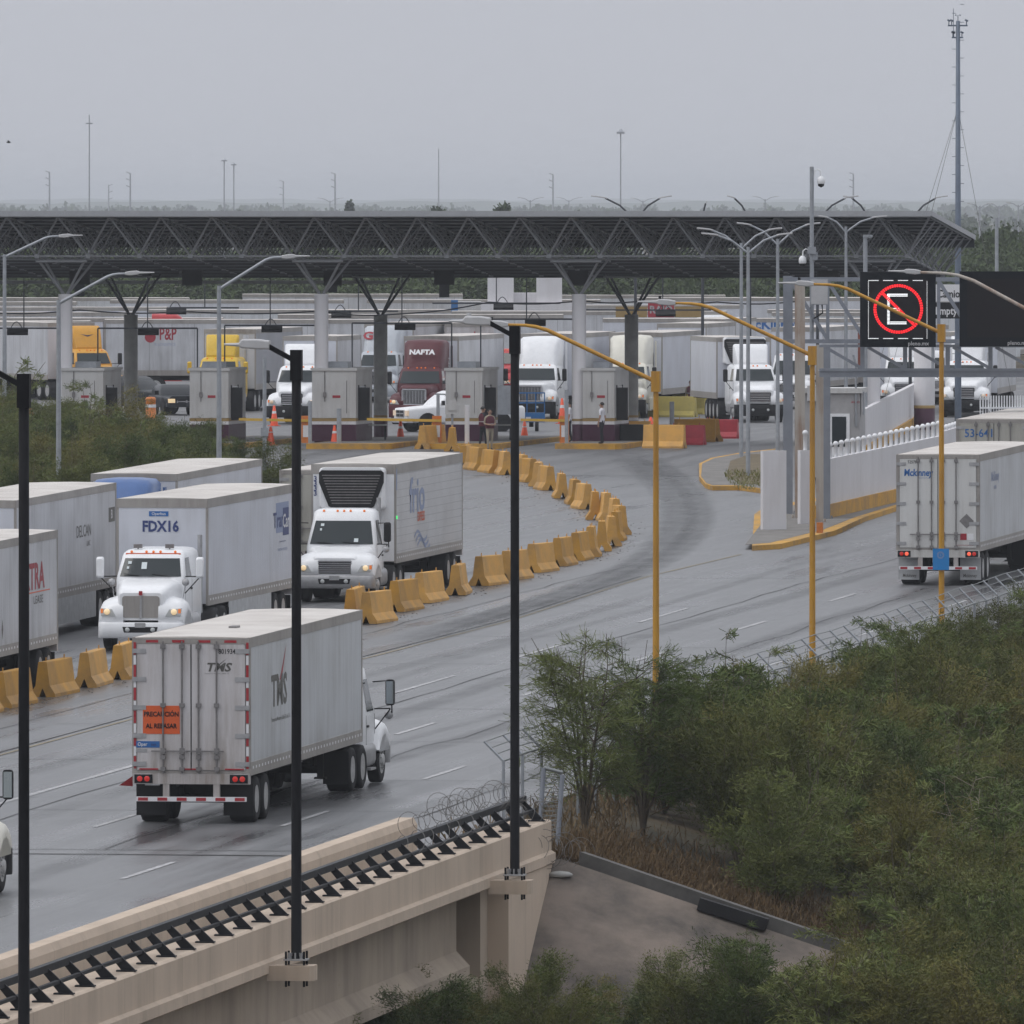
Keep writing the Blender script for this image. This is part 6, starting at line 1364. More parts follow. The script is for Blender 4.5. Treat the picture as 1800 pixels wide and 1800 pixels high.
# ------------------------------------------------------------------ pickups and a car
def pickup(loc, rz, paint, label, car=False):
    r = empty('pickup_truck' if not car else 'parked_car', loc, rz, 0, label, 'pickup' if not car else 'car'); pm = M[paint]
    Ln = 5.7 if not car else 4.2
    def sec(y,w,z0,z1,rd=.12): return [(x,y,z) for x,z in rr(-w,w,z0,z1,rd,3)]
    b = MB(); hz = 1.12 if not car else .9
    b.loft([sec(0,.82,.55,.95),sec(-.08,.94,.42,hz-.04),sec(-.9,.99,.40,hz+.03),sec(-1.5,1.0,.38,hz+.08),sec(-3.4,1.0,.38,hz+.08),sec(-Ln+.1,1.0,.42,hz+.06),sec(-Ln,.95,.5,hz)],True,True); body = b.build('body', pm, r)
    c = MB(); yb = -3.55 if not car else -3.7; zt = 1.86 if not car else 1.5
    def pl(z,w,y0,y1,rd): return [(x,y,z) for x,y in rr(-w,w,y0,y1,rd,3)]
    c.loft([pl(hz,.96,yb,-1.35,.12),pl(hz+.3,.92,yb+.03,-1.62,.14),pl(zt-.08,.80,yb+.15,-2.05,.16),pl(zt,.70,yb+.3,-2.25,.16)],True,True); cab = c.build('cabin', pm, r)
    g = MB(); z0,z1 = hz+.1,zt-.12; yl = lambda z: -1.35-.70*(z-hz)/(zt-.08-hz); wl = lambda z: .96-.16*(z-hz)/(zt-.08-hz)
    g.quad((-wl(z0)+.08,yl(z0)+.015,z0),(wl(z0)-.08,yl(z0)+.015,z0),(wl(z1)-.08,yl(z1)+.015,z1),(-wl(z1)+.08,yl(z1)+.015,z1)); g.build('windscreen', M['glass'], r)
    for sx in (-1,1):
        for a0,a1 in ((-1.75,-2.5),(-2.6,-3.35)):
            g = MB(); q = sx*.008; g.quad((sx*wl(z0)+q,a0,z0),(sx*wl(z0)+q,a1,z0),(sx*wl(z1)+q,a1+.05,z1),(sx*wl(z1)+q,min(a0-.3,yl(z1)-.15) if a0>-2 else a0,z1)); g.build('side_window', M['glass'], r)
        h = MB(); h.obox((sx*.75,-.05,.86 if not car else .7),.34,.14,.24); h.build('headlight', M['headlamp' if not car else 'headlit'], r)
        mr_ = MB(); mr_.obox((sx*1.12,-1.65,hz+.2),.2,.1,.2); mr_.build('mirror', M['black'], r)
        for y in (-.95,-Ln+1.15):
            wheel(r, WH_CAR, sx*.88, y, .38); ar = MB(); ar.lathe([(.46,-.02),(.46,.005),(.40,.006)],(sx*1.0,y,.42),'x',18); ar.build('wheel_arch', M['black'], r)
    gr = MB(); gr.loft([[(x,.012+d_,z) for x,z in rr(-.5,.5,.68 if not car else .55,1.0 if not car else .75,.06)] for d_ in (-.03,.02)]); gq = gr.build('grille', M['chrome' if paint=='darkcar' else 'alu'], r)
    gi = MB()
    for xx in (-.24,.24): 
        for zz in (.76,.92): gi.obox((xx,.036,zz-(0 if not car else .16)),.40,.01,.11)
    gi.build('grille_opening', M['black'], gq); bp_ = MB(); bp_.loft([[(x,y,z) for x,y in rr(-.98,.98,-.3,.1,.1)] for z in (.42,.62)],True,True); bp_.build('bumper', M['chrome'] if not car else pm, r)
    if not car:
        bd_ = MB(); bd_.box(-.85,.85,-Ln+.12,-3.62,hz+.05,hz+.135); bd_.build('bed_cover', M['black'], r)
    return r
pickup(gp(306,757), math.pi+.92, 'darkcar', 'dark pickup truck with a chrome grille parked before the lettered trailer'); pickup(gp(704,698), math.pi-1.2, 'white', 'white double-cab pickup crossing in front of the maroon truck')
pickup(gp(328,752), math.pi+.25, 'darkcar', 'dark car with a lit headlamp beside the yellow truck', True)

# ------------------------------------------------------------------ people
def person(loc, rz, h, label, top, legs, vest=None, arms='down', hat=None, sleeve=None, stride=.06):
    r = empty('person', loc, rz, 0, label, 'person', None); s_ = h/1.75
    V = []; E = []; Rd = []
    def v(x,y,z,a,b=None): V.append((x*s_,y*s_,z*s_)); Rd.append((a*s_,(b or a)*s_)); return len(V)-1
    def chain(par, pts):
        for p in pts: i = v(*p); E.append((par,i)); par = i
        return par
    pel = v(0,0,.95,.155,.115)
    ch = chain(pel,[(0,0,1.12,.14,.10),(0,0.0,1.30,.165,.115),(0,-.01,1.42,.13,.09)]); nk = chain(ch,[(0,0,1.50,.058),(0,.01,1.56,.075,.085),(0,.015,1.64,.078,.098),(0,.005,1.72,.055,.07)])
    for sx in (-1,1):
        chain(pel,[(sx*.10,0,.88,.095),(sx*.11,sx*stride+.02,.50,.062),(sx*.11,sx*stride*1.4-.02,.12,.045),(sx*.115,sx*stride*1.4-.01,.05,.045),(sx*.12,sx*stride*1.4+.14,.03,.035)])
        if arms == 'down': hp = chain(ch,[(sx*.19,-.01,1.40,.06),(sx*.25,-.03,1.12,.043),(sx*.25,.05,.88,.032)]); dirn = (0,.02,-1)
        else: hp = chain(ch,[(sx*.19,-.01,1.40,.06),(sx*.25,.0,1.13,.043),(sx*.12,.22,1.08,.034)]); dirn = (-sx*.8,.5,0)
        px_,py_,pz_ = [c/s_ for c in V[hp]]; d = Vector(dirn).normalized()
        pal = chain(hp,[(px_+d.x*.07,py_+d.y*.07,pz_+d.z*.07,.036,.022)]); side = Vector((0,1,0)) if arms=='down' else Vector((0,0,1))
        for q,(o,ln) in enumerate(((-.027,.07),(-.009,.085),(.010,.08),(.027,.062))):
            b = Vector((px_,py_,pz_))+d*.10+side*o; chain(pal,[(b.x,b.y,b.z,.0095),(b.x+d.x*ln*.6,b.y+d.y*ln*.6,b.z+d.z*ln*.6,.0085),(b.x+d.x*ln+(.012 if arms=='down' else 0)*-sx,b.y+d.y*ln,b.z+d.z*ln,.0075)])
        b = Vector((px_,py_,pz_))+d*.03+side*.035; chain(hp,[(b.x,b.y,b.z,.011),(b.x+side.x*.02+d.x*.04,b.y+side.y*.02+d.y*.04,b.z+side.z*.02+d.z*.04,.009)])
    me = bpy.data.meshes.new('body'); me.from_pydata(V,E,[]); ob = bpy.data.objects.new('body', me); COL.objects.link(ob); ob.parent = r
    md = ob.modifiers.new('skin','SKIN'); sk = me.skin_vertices[0].data
    for i,(a,b) in enumerate(Rd): sk[i].radius = (a,b)
    sk[0].use_root = True; su = ob.modifiers.new('sub','SUBSURF'); su.levels = su.render_levels = 1
    dg = bpy.context.evaluated_depsgraph_get(); nm = bpy.data.meshes.new_from_object(ob.evaluated_get(dg)); ob.modifiers.clear(); ob.data = nm; nm.name = 'body'
    nm.materials.clear()
    for mm in (M['skin'],M[top],M[legs],M['black']): nm.materials.append(mm)
    slz = sleeve if sleeve is not None else 1.20
    for p in nm.polygons:
        p.use_smooth = True; c = p.center; z = c.z/s_; x = abs(c.x)/s_
        if z < .09: k_ = 3
        elif z < .96 and x < .19: k_ = 2
        elif z > 1.50: k_ = 0
        elif x > .19 and (z < slz or (arms!='down' and c.y/s_>.09)): k_ = 0
        elif arms!='down' and c.y/s_ > .14: k_ = 0
        else: k_ = 1
        p.material_index = k_
    hr = MB(); rows = []
    for k in range(5): a = R(-12+25*k); rows.append([(.092*math.cos(a)*math.cos(t),.012-.018+.108*math.cos(a)*math.sin(t),1.655+.105*math.sin(a)) for t in np.linspace(0,2*math.pi,13)[:-1]])
    for k in range(2):      # lift the fringe off the face
        rows[k] = [(x,min(y,.045),z) for x,y,z in rows[k]]
    hr.loft([[(x*s_,y*s_,z*s_) for x,y,z in q] for q in rows],True,True); hr.build('hair', M[hat or 'hair'], r)
    fc = MB()
    for sx in (-1,1): fc.obox((sx*.032*s_,.108*s_,1.645*s_),.02*s_,.012*s_,.012*s_); 
    fc.obox((0,.105*s_,1.585*s_),.045*s_,.012*s_,.01*s_); fc.build('eyes_and_mouth', M['hair'], r)
    nz = MB(); nz.prism([(-.014*s_,1.605*s_),(.014*s_,1.605*s_),(0,1.645*s_)],.10*s_,.128*s_,'xz'); 
    for sx in (-1,1): nz.obox((sx*.088*s_,.01*s_,1.635*s_),.02*s_,.035*s_,.06*s_)
    nz.build('nose_and_ears', M['skin'], r)
    if vest:
        vm = MB(); vm.loft([[(x*s_,y*s_,z*s_) for x,y in rr(-w_,w_,-d_,d_,.09,3)] for z,w_,d_ in ((.93,.185,.145),(1.12,.18,.14),(1.30,.195,.145),(1.40,.17,.125),(1.46,.10,.09))],False,True); vo = vm.build('vest', M[vest], r)
        vs_ = MB(); 
        for zz in (1.10,): vs_.loft([[(x*s_,y*s_,(zz+dz)*s_) for x,y in rr(-.197,.197,-.150,.150,.09,3)] for dz in (0,.035)],False,True)
        vs_.build('reflective_band', M['alu'], vo)
    return r
person(gp(1058,651,3.4), R(65), 1.76, 'man in a white shirt and dark trousers standing before the burgundy booth base', 'shirt_white','trousers_dk')
person(gp(861,646,3.2), R(200), 1.74, 'guard in khaki trousers and a maroon vest, nearer of two by the booth', 'trousers_khaki','trousers_khaki',vest='vest',arms='front',sleeve=.9)
person(gp(849,651,3.2), R(-60), 1.78, 'man in dark clothes and a maroon vest behind the guard in khaki', 'trousers_dk','trousers_dk',vest='vest',arms='front')
person(gp(1001,656,3.4), R(80), 1.72, 'person in a pale shirt half hidden by the white column', 'shirt_white','trousers_dk')
person(gp(1214,752,3.2), R(170), 1.72, 'guard in khaki and a maroon vest walking beside the reefer lorry', 'trousers_khaki','trousers_khaki',vest='vest',sleeve=.9,stride=.10)
# ------------------------------------------------------------------ bank: paved slope, concrete ledge
m = MB(); vs = []; fs = []; nv, ns = 16, 10
for j in range(ns+1):
    for i in range(nv+1):
        v = -45.5+ (9.0)*i/nv; s_ = S0+.1-7.5*j/ns; top = -.02-.33*max(0,v+45.0)
        X, Y = VS(v,s_); vs.append((X,Y,zr(Y)*0+zr(VS(v,S0)[1])+top-.54*(S0+.1-s_)+.03*math.sin(i*1.3)*math.sin(j*.9)))
for j in range(ns):
    for i in range(nv): a = j*(nv+1)+i; fs.append((a+nv+1,a+nv+2,a+1,a))
m.add(vs,fs,True)
def slopemat():
    mt, nt, b = newmat('stained_slope_concrete'); N = nt.nodes; tc = N.new('ShaderNodeTexCoord')
    a = N.new('ShaderNodeTexNoise'); a.inputs['Scale'].default_value = .55; a.inputs['Detail'].default_value = 9; a.inputs['Roughness'].default_value = .65; L(nt,tc.outputs['Object'],a.inputs['Vector'])
    rp = N.new('ShaderNodeValToRGB'); e = rp.color_ramp.elements; e[0].position=.36; e[0].color=(.06,.052,.046,1); e[1].position=.64; e[1].color=(.185,.15,.125,1)
    L(nt,a.outputs['Fac'],rp.inputs['Fac']); L(nt,rp.outputs['Color'],b.inputs['Base Color']); b.inputs['Roughness'].default_value=.9
    bp = N.new('ShaderNodeBump'); bp.inputs['Distance'].default_value=.05; L(nt,a.outputs['Fac'],bp.inputs['Height']); L(nt,bp.outputs['Normal'],b.inputs['Normal']); return mt
tag(m.build('paved_slope', slopemat(), fix=False), kind='structure')
m = MB(); rg = []
for i in range(13):
    v = -44.6+8.0*i/12; X,Y = VS(v,S0+.25); X2,Y2 = VS(v,S0+1.15); z = zr(Y)-.05-.33*max(0,v+45.0)
    rg.append([(X,Y,z-.4),(X2,Y2,z-.3),(X2,Y2,z+.26),(X,Y,z+.30)])
m.loft(rg); tag(m.build('concrete_ledge', plain('dark_ledge_concrete',(0.095,0.09,0.085),.9,var=.4,scale=1.5)), kind='structure')  # mottled dark grey over the whole ledge
for v,s_,a,lab in ((-44.9,S0-.5,.45,'pale loose concrete chunk at the top of the paved slope'),):
    X,Y = VS(v,s_); m = MB(); m.lathe([(.01,-.1),(.3,-.05),(.34,.06),(.22,.16),(.01,.2)],n=9); o = m.build('concrete_chunk', M['concrete'], loc=(X,Y,zr(Y)-.35)); o.scale=(.8,.5,.5); tag(o,lab,'rubble')
m = MB(); m.obox((0,0,0),1.5,.3,.26); X,Y = VS(-41.3,S0+.0); o = m.build('black_pipe', M['black'], loc=(X,Y,zr(Y)-1.16), rot=(0,R(17),-PHI)); tag(o,'black drain mouth in the concrete ledge','drain')

# ------------------------------------------------------------------ chain-link fence with barbed arms
fe = empty('chain_link_fence', sv(-47.0,360), label='chain-link fence with sloping barbed-wire arms along the bushes', cat='fence')
def fpart(nm, m, mat): o = m.build(nm, mat, fe, fix=False); o.location = -fe.location; return o
m = MB(); w1 = MB(); HF = 1.75; sA, sB = 326, 470; n = 0
s_ = sA
while s_ < sB:
    p = sv(-47.0,s_,0); z0 = ter(p.x,p.y)-p.z
    q = MB(); q.tube([sv(-47.0,s_,z0-.1),sv(-47.0,s_,HF)],.035,6); q.tube([sv(-47.0,s_,HF),sv(-47.42,s_,HF+.42)],.028,5); fpart('post', q, M['galv']); s_ += 2.9
for zz,vv in ((HF,-47.0),(HF+.15,-47.15),(HF+.28,-47.28),(HF+.41,-47.41)): w1.tube([sv(vv,sA+ (sB-sA)*k/40,zz+.02*math.sin(k*2.1)) for k in range(41)],.022 if vv==-47.0 else .012,4)
fpart('top_rail_and_wires', w1, M['wire'])
m = MB(); st = .11
k = 0
while sA+k*st < sB:
    s0 = sA+k*st
    for sg_ in (-1,1): m.add([sv(-47.0,s0-.0025,-.35),sv(-47.0,s0+.0055,-.35),sv(-47.0,s0+sg_*2.1+.0055,HF),sv(-47.0,s0+sg_*2.1-.0025,HF)],[(0,1,2,3)])
    k += 1
fpart('mesh', m, M['wire'])
tp = empty('fence_end_post', sv(-46.0,323.2,-.1), -PHI,0,'pair of leaning galvanised posts with a mesh strip behind the razor wire','post')
for x,h_,lean in ((-.35,2.5,.0),(.15,1.85,.12),(.55,1.7,.12)): m = MB(); m.tube([(x,0,0),(x+lean,0,h_)],.05,8); m.build('post', M['steelgrey'], tp)
m = MB(); 
for k in range(14): m.tube([(.17+.04*0,0,.3+k*.1),(.6,0,.36+k*.1)],.008,4); m.tube([(.17,0,.36+k*.1),(.6,0,.30+k*.1)],.008,4)
m.tube([(.27,0,1.85),(.67,0,1.75)],.04,6); m.build('mesh', M['wire'], tp)
# razor wire in loose coils
def coil(v0,s0,v1,s1,z0,z1,R0,turns,label,seed):
    rnd = random.Random(seed); r = empty('razor_wire_coil', sv(v0,s0,z0),0,0,label,'razor wire'); m = MB()
    A = sv(v0,s0,z0); B = sv(v1,s1,z1); d = (B-A); u = d.normalized(); a = u.cross(Vector((0,0,1))).normalized(); b = Vector((0,0,1)); pts = []
    n = turns*22
    for k in range(n+1):
        t = k/n; an = 2*math.pi*turns*t; rr_ = R0*(1+.25*math.sin(t*17+seed)+.12*math.sin(an*.5)); pts.append(d*t+a*math.cos(an)*rr_*.9+b*(math.sin(an)*rr_)+u*.2*math.sin(an*1.3+seed)*R0)
    m.tube(pts,.007,3); m.build('wire', M['razor'], r)
coil(-46.3,307.5,-45.8,314,1.3,1.4,.22,9,'thin loop of razor wire on the railing left of the black lamp',1); coil(-46.2,311,-45.6,318,1.5,1.5,.25,14,'dense razor wire coil high beside the black lamp',2)
coil(-45.9,316,-45.2,321.5,1.1,.9,.27,15,'tangled razor wire over the end of the railing',3); coil(-45.3,318.5,-44.6,321.5,.3,.0,.32,10,'razor wire hanging over the bridge end corner',4); coil(-45.6,302,-45.4,311,1.2,1.25,.2,6,'stray razor wire strands woven along the railing top',5)

# ------------------------------------------------------------------ shrubs
def leafmesh(name, pts, dirs, ln, wd, rng, mat, sm=0.35):
    n = len(pts); d = dirs + rng.normal(0,.55,(n,3)); d /= np.linalg.norm(d,axis=1)[:,None]+1e-9
    r = rng.normal(0,1,(n,3)); s = np.cross(d,r); s /= np.linalg.norm(s,axis=1)[:,None]+1e-9
    l = ln*rng.uniform(.6,1.4,(n,1)); w = wd*rng.uniform(.6,1.4,(n,1))
    V = np.empty((n,4,3)); V[:,0] = pts-s*w*.35; V[:,1] = pts+s*w*.35; V[:,2] = pts+d*l+s*w*.5; V[:,3] = pts+d*l-s*w*.5
    me = bpy.data.meshes.new(name); me.vertices.add(4*n); me.vertices.foreach_set('co', V.reshape(-1).astype('f4'))
    me.loops.add(4*n); me.loops.foreach_set('vertex_index', np.arange(4*n,dtype='i4')); me.polygons.add(n)
    me.polygons.foreach_set('loop_start', np.arange(0,4*n,4,dtype='i4')); me.polygons.foreach_set('loop_total', np.full(n,4,dtype='i4'))
    me.materials.append(mat); me.update(); me.validate(); return me
def shrub(name, seed, h, w, nl, mat, ln=.13, wd=.03, stems=11, wisp=0.0, bark='twig', droop=.15, nsub=8):
    rng = np.random.default_rng(seed); st = MB(); P_ = []; D_ = []
    for k in range(stems):
        az = 2*math.pi*(k+rng.uniform(-.35,.35))/stems; lean = rng.uniform(.08,1.0); hh = h*rng.uniform(.6,1.22)*(1-.22*lean)
        tip = np.array([math.cos(az)*w*.5*lean, math.sin(az)*w*.5*lean, hh]); pts = []
        for t in np.linspace(0,1,7):
            p = np.array([tip[0]*t**1.2, tip[1]*t**1.2, tip[2]*(t**.85)]) + rng.normal(0,.05*h*.3,3)*t; pts.append(p)
        pts = np.array(pts); pts[:,2] = np.maximum(pts[:,2],0); st.tube(pts.tolist(),.022*h/2.5,4,False,r2=.006)
        for q in range(nsub):
            t = rng.uniform(.22,.98); i = min(5,int(t*6)); b = pts[i]+(pts[i+1]-pts[i])*(t*6-i)
            a2 = az+rng.normal(0,1.3); L_ = h*rng.uniform(.16,.40)*(1.15-.5*t)
            dv = np.array([math.cos(a2),math.sin(a2),rng.uniform(.1,1.0)]); dv /= np.linalg.norm(dv)
            e = b+dv*L_-np.array([0,0,droop*L_]); mid = b+dv*L_*.55
            st.tube([b.tolist(),mid.tolist(),e.tolist()],.009*h/2.5,3,False,r2=.003)
            m_ = max(3,int(nl/(stems*nsub))); tt = rng.uniform(.1,1.05,m_); 
            c = b[None]*(1-tt)[:,None]**2+2*(mid[None]*(tt*(1-tt))[:,None])+e[None]*(tt**2)[:,None]
            P_.append(c+rng.normal(0,.055*h/2.5*(2.1 if not wisp else .5),(m_,3))); D_.append(np.repeat((dv*.8+np.array([0,0,.25-droop]))[None],m_,0))
    lm = leafmesh(name+'_foliage', np.concatenate(P_), np.concatenate(D_), ln, wd, rng, mat)
    sm = st.mesh(name+'_stems', M[bark]); return lm, sm
PROTO = {k: [shrub(k,sd+j*17,h,w,nl,M[mt],ln,wd,stems,wisp,droop=dr) for j in range(n)] for k,(sd,h,w,nl,mt,ln,wd,stems,wisp,dr,n) in {
  'olive':(11,2.6,3.0,21000,'leaf_olive',.075,.0155,16,0,.15,4), 'green':(31,2.5,2.8,21000,'leaf_green',.075,.0155,16,0,.15,3), 'wispy':(61,2.9,2.4,5200,'leaf_fine',.15,.018,11,.6,.45,3)}.items()}
def place_shrub(kind, loc, sc_, label, group, rz=None, name='shrub', cat='shrub'):
    lm, sm = random.choice(PROTO[kind]); r = empty(name, loc, random.random()*6.28 if rz is None else rz, 0, label, cat, group); r.scale = (sc_*random.uniform(.9,1.15),sc_*random.uniform(.9,1.15),sc_*random.uniform(.85,1.15))
    for nm, me in (('foliage',lm),('stems',sm)): o = bpy.data.objects.new(nm, me); COL.objects.link(o); o.parent = r
    return r
rs = random.Random(5); n = 0
def infr(X,Y,z,m=2.2): 
    k = F/Y; return -60 < 900+(X-0)*k+0 and 900+(X-m)*k < 1820
spots = []
s_ = 300.0
while s_ < 482:
    v = -46.0
    while v < -25:
        vv, ss = v+rs.uniform(-.6,.6), s_+rs.uniform(-.9,.9); X,Y = VS(vv,ss); z = ter(X,Y)
        if infr(X,Y,z): spots.append((vv,ss,X,Y,z))
        v += 1.75
    s_ += 2.7 + (s_-300)*.018
for vv,ss,X,Y,z in spots:
    px = 900+X*F/Y; py = HZ+(H-z)*F/Y
    if ss < 323.5 and vv < -37.0 and ss > 309: continue           # paved slope stays clear
    if ss > 309 and vv < -43.4 and ss < 336: continue
    if ss > 309 and vv < -42.0 and ss < 331: continue
    if ss > 309 and vv < -38.5 and ss < 326.5: continue
    if ss < 309 and z > -3.0: continue
    if py-140*300/Y > 1830: continue
    kind = rs.choice(('olive','olive','olive','green','wispy')) if ss > 312 else rs.choice(('olive','wispy','olive','green'))
    sc_ = rs.uniform(.85,1.25)
    if vv < -44.6: sc_ = rs.uniform(.66,.98) if 338 < ss < 392 else rs.uniform(.62,.84)
    if ss < 312: sc_ = rs.uniform(.78,1.08) if vv > -38.5 else rs.uniform(.5,.74)
    gl = {'olive':'olive-brown mesquite shrub merging into the dense thicket on the bank','green':'darker green shrub merging into the dense thicket on the bank','wispy':'feathery grey-green shrub merging into the dense thicket on the bank'}
    gs = {'olive':'low olive shrub merging into the scrub at the foot of the paved slope','green':'low darker green shrub merging into the scrub at the foot of the paved slope','wispy':'low feathery shrub merging into the scrub at the foot of the paved slope'}
    place_shrub(kind, (X,Y,z-.1), sc_, (gl if ss > 312 else gs)[kind], 'thicket shrubs on the bank, '+kind if ss > 312 else 'scrub below the slope, '+kind); n += 1
# scrub under and before the bridge
for vv,ss,sc_,kd,lab in ((-46.8,296,.8,'green','dark green shrub in front of the bridge girder'),(-44,297,.75,'green','dark green shrub beneath the bridge beam, right of the middle lamp'),(-42,299,.7,'olive','olive shrub below the wing wall foot'),(-44.5,301.5,.55,'olive','small shrub beside the wing wall foot'),(-39.5,301,.8,'olive','olive shrub at the bottom of the paved slope'),(-37,303,.8,'olive','olive shrub at the lower end of the concrete ledge')):
    X,Y = VS(vv,ss); place_shrub(kd,(X,Y,max(-3.7,ter(X,Y))-.1),sc_,lab,None)
X,Y = VS(-40.4,315.5); place_shrub('wispy',(X,Y,ter(X,Y)+.3),.62,'thin feathery sapling standing on the paved slope',None)
# feathery sapling at the bridge end
lm, sm = shrub('sapling',77,4.4,3.6,9000,M['leaf_fine'],.24,.012,9,.6,'bark',.35,16)
for (vv,ss,rz,sc_,lab) in ((-46.0,331.5,.3,.95,'tall feathery sapling at the end of the bridge railing'),(-45.0,333.5,2.2,.92,'second feathery sapling close behind the first, with several stems')):
    X,Y = VS(vv,ss); r = empty('sapling',(X,Y,ter(X,Y)-.05),rz,0,lab,'tree'); r.scale=(sc_,)*3
    for nm,me in (('crown',lm),('trunk',sm)): o = bpy.data.objects.new(nm,me); COL.objects.link(o); o.parent = r
# sparse twiggy shrubs that rise against the road
for px,vv,sc_,lab in ((1120,-46.6,.7,'thin twiggy shrub between the sapling and the ochre lamp'),(1215,-46.3,.9,'twiggy shrub with bare tips right of the ochre lamp foot'),(1290,-46.2,1.02,'spreading twiggy shrub with airy branches against the road'),(1350,-46.3,1.0,'airy shrub left of the middle ochre lamp foot'),(1525,-46.0,.9,'loose shrub tips over the fence between two ochre lamps'),(1610,-45.9,.8,'dry-tipped shrub before the fence below the blue sign')):
    Y = atv(px,vv); X = (px-900)*Y/F; place_shrub('wispy',(X,Y,ter(X,Y)-.1),sc_,lab,None)
# shrubs left of the lorry queue
rs = random.Random(9); sp = []
for s_ in np.arange(505,612,4.6):
    for v in np.arange(-112,-80.5,2.5):
        vv, ss = v+rs.uniform(-.8,.8), s_+rs.uniform(-1.5,1.5); X,Y = VS(vv,ss); px = 900+X*F/Y
        if -60 < px < 505 and vv < np.interp(ss,(500,540,575,600,618),(-84,-87,-91,-97,-110))-1.2: sp.append((vv,ss,X,Y,px))
for vv,ss,X,Y,px in sp:
    kind = rs.choice(('olive','green','green','wispy')); sc_ = rs.uniform(.82,1.16)
    if px > 330: sc_ *= .78
    place_shrub(kind,(X,Y,ter(X,Y)-.1),sc_,{'olive':'olive shrub merging into the bushes behind the lorry queue','green':'green shrub merging into the bushes behind the lorry queue','wispy':'feathery shrub merging into the bushes behind the lorry queue'}[kind],'bushes behind the lorry queue, '+kind)
for px,Y,sc_,lab in ((105,612,1.1,'taller shrub rising in front of the white column by the bushes'),(160,610,1.2,'tall shrub with loose tips before the grey columns'),(300,612,.9,'tall shrub below the dark pickup'),(482,560,.95,'grey shrub at the end of the lorry queue beside the thin post'),(0,640,1.7,'thin branch tip of a tree at the photo edge')):
    X = (px-900)*Y/F; place_shrub('wispy' if px in (0,160) else 'green',(X,Y,ter(X,Y)-.1),sc_,lab,None)
# dry weeds, lawn patches
def blades(name, pts, h, w, mat, seed, kind='stuff'):
    rng = np.random.default_rng(seed); p = np.array(pts); d = np.repeat(np.array([[0,0,1.0]]),len(p),0)
    o = bpy.data.objects.new(name, leafmesh(name,p,d,h,w,rng,mat)); COL.objects.link(o); tag(o,kind=kind); return o
rng = np.random.default_rng(3); pts = []
for k in range(14000):
    v = rng.uniform(-45.6,-36.5); s_ = S0+1.3+abs(rng.normal(0,4.6)); 
    if (v+45.2)/8.7 > .25+.75*rng.random(): continue
    X,Y = VS(v,s_); pts.append((X,Y,ter(X,Y)+.0))
blades('dry_weeds', pts, .34, .02, M['weed'], 4)
pts = []
for k in range(12000):
    v = rng.uniform(-78.6,-66.5); s_ = rng.uniform(540,603); p = sv(v,s_,.19); x = 900+p.x*F/p.y; y = HZ+(H-p.z)*F/p.y
    if ((x-1312)/38)**2+((y-833)/28)**2 < 1: pts.append(tuple(p))
blades('grass', pts, .14, .025, M['lawn'], 5)
pts = []
for k in range(5000):
    v = rng.uniform(-48.2,-45.6); s_ = rng.uniform(S0+2,480); X,Y = VS(v,s_); pts.append((X,Y,ter(X,Y)))
blades('verge_grass', pts, .5, .03, M['weed'], 6)

# bare dead branches standing out of the thicket
rs = random.Random(31); dead = [shrub('dead_branches',200+k,3.0,2.2,10,M['leaf_olive'],stems=5,bark='deadwood',nsub=9)[1] for k in range(3)]
DL = ('bare dead branches poking out of the thicket top','bare grey twigs standing among the olive shrubs')
cand = [q for q in spots if q[1] > 330 and q[0] > -40]; rs.shuffle(cand)
for k,(vv,ss,X,Y,z) in enumerate(cand[:16]):
    r = empty('dead_shrub',(X+.6,Y-.5,z),rs.random()*6.28,0,DL[k%2],'shrub','bare shrubs in the thicket, %d'%(k%2)); r.scale = (rs.uniform(.8,1.1),)*3
    o = bpy.data.objects.new('stems',dead[k%3]); COL.objects.link(o); o.parent = r
# grit along the barriers, litter on the slope
rng = np.random.default_rng(8); m = MB()
for k in range(1400):
    q = rng.integers(0,len(cp)-1); t = rng.random(); p = cp[q]+(cp[q+1]-cp[q])*t; x,y = p.x+rng.normal(0,.45), p.y+rng.normal(0,1.2); a = rng.uniform(.006,.022); m.obox((x,y,zr(y)+a*.5),a*2,a*1.6,a,rng.uniform(0,3))
for k in range(900):
    p = sv(-68.95+rng.normal(0,.4), rng.uniform(375,470)); a = rng.uniform(.006,.022); m.obox((p.x,p.y,p.z+a*.5),a*2,a*1.6,a,rng.uniform(0,3))
tag(m.build('grit', M['concrete_dk']), kind='stuff')
# ------------------------------------------------------------------ far country
rng = np.random.default_rng(21)
def belt(name, Y0, Y1, half, n, hh, leaf, nleaf, mat, kind='stuff', x0=None):
    P_ = []; D_ = []
    for k in range(n):
        cx = rng.uniform(-half,half) if x0 is None else x0+rng.uniform(-half,half); cy = rng.uniform(Y0,Y1); h_ = hh*rng.uniform(.6,1.15); w_ = h_*rng.uniform(.5,.9)
        q = rng.normal(0,1,(nleaf,3)); q /= np.linalg.norm(q,axis=1)[:,None]; q *= rng.uniform(.35,1,(nleaf,1))**.5
        lump = 1+.25*np.sin(q[:,:1]*5+k)*np.cos(q[:,2:]*4+k)
        P_.append(np.array([cx,cy,zr(cy)+h_*.5])+q*lump*np.array([w_,w_,h_*.52])); D_.append(q)
    o = bpy.data.objects.new(name, leafmesh(name,np.concatenate(P_),np.concatenate(D_),leaf,leaf*.8,rng,mat)); COL.objects.link(o); tag(o,kind=kind)
belt('woodland',1150,1280,56,120,7.5,.28,1500,M['leaf_far'])
belt('woodland',1400,1750,75,90,5.0,.4,600,M['leaf_far'])
belt('woodland',2200,2900,120,120,5.0,.7,300,M['leaf_far'])
belt('woodland',3600,5500,230,220,6.0,1.2,150,M['leaf_far'])
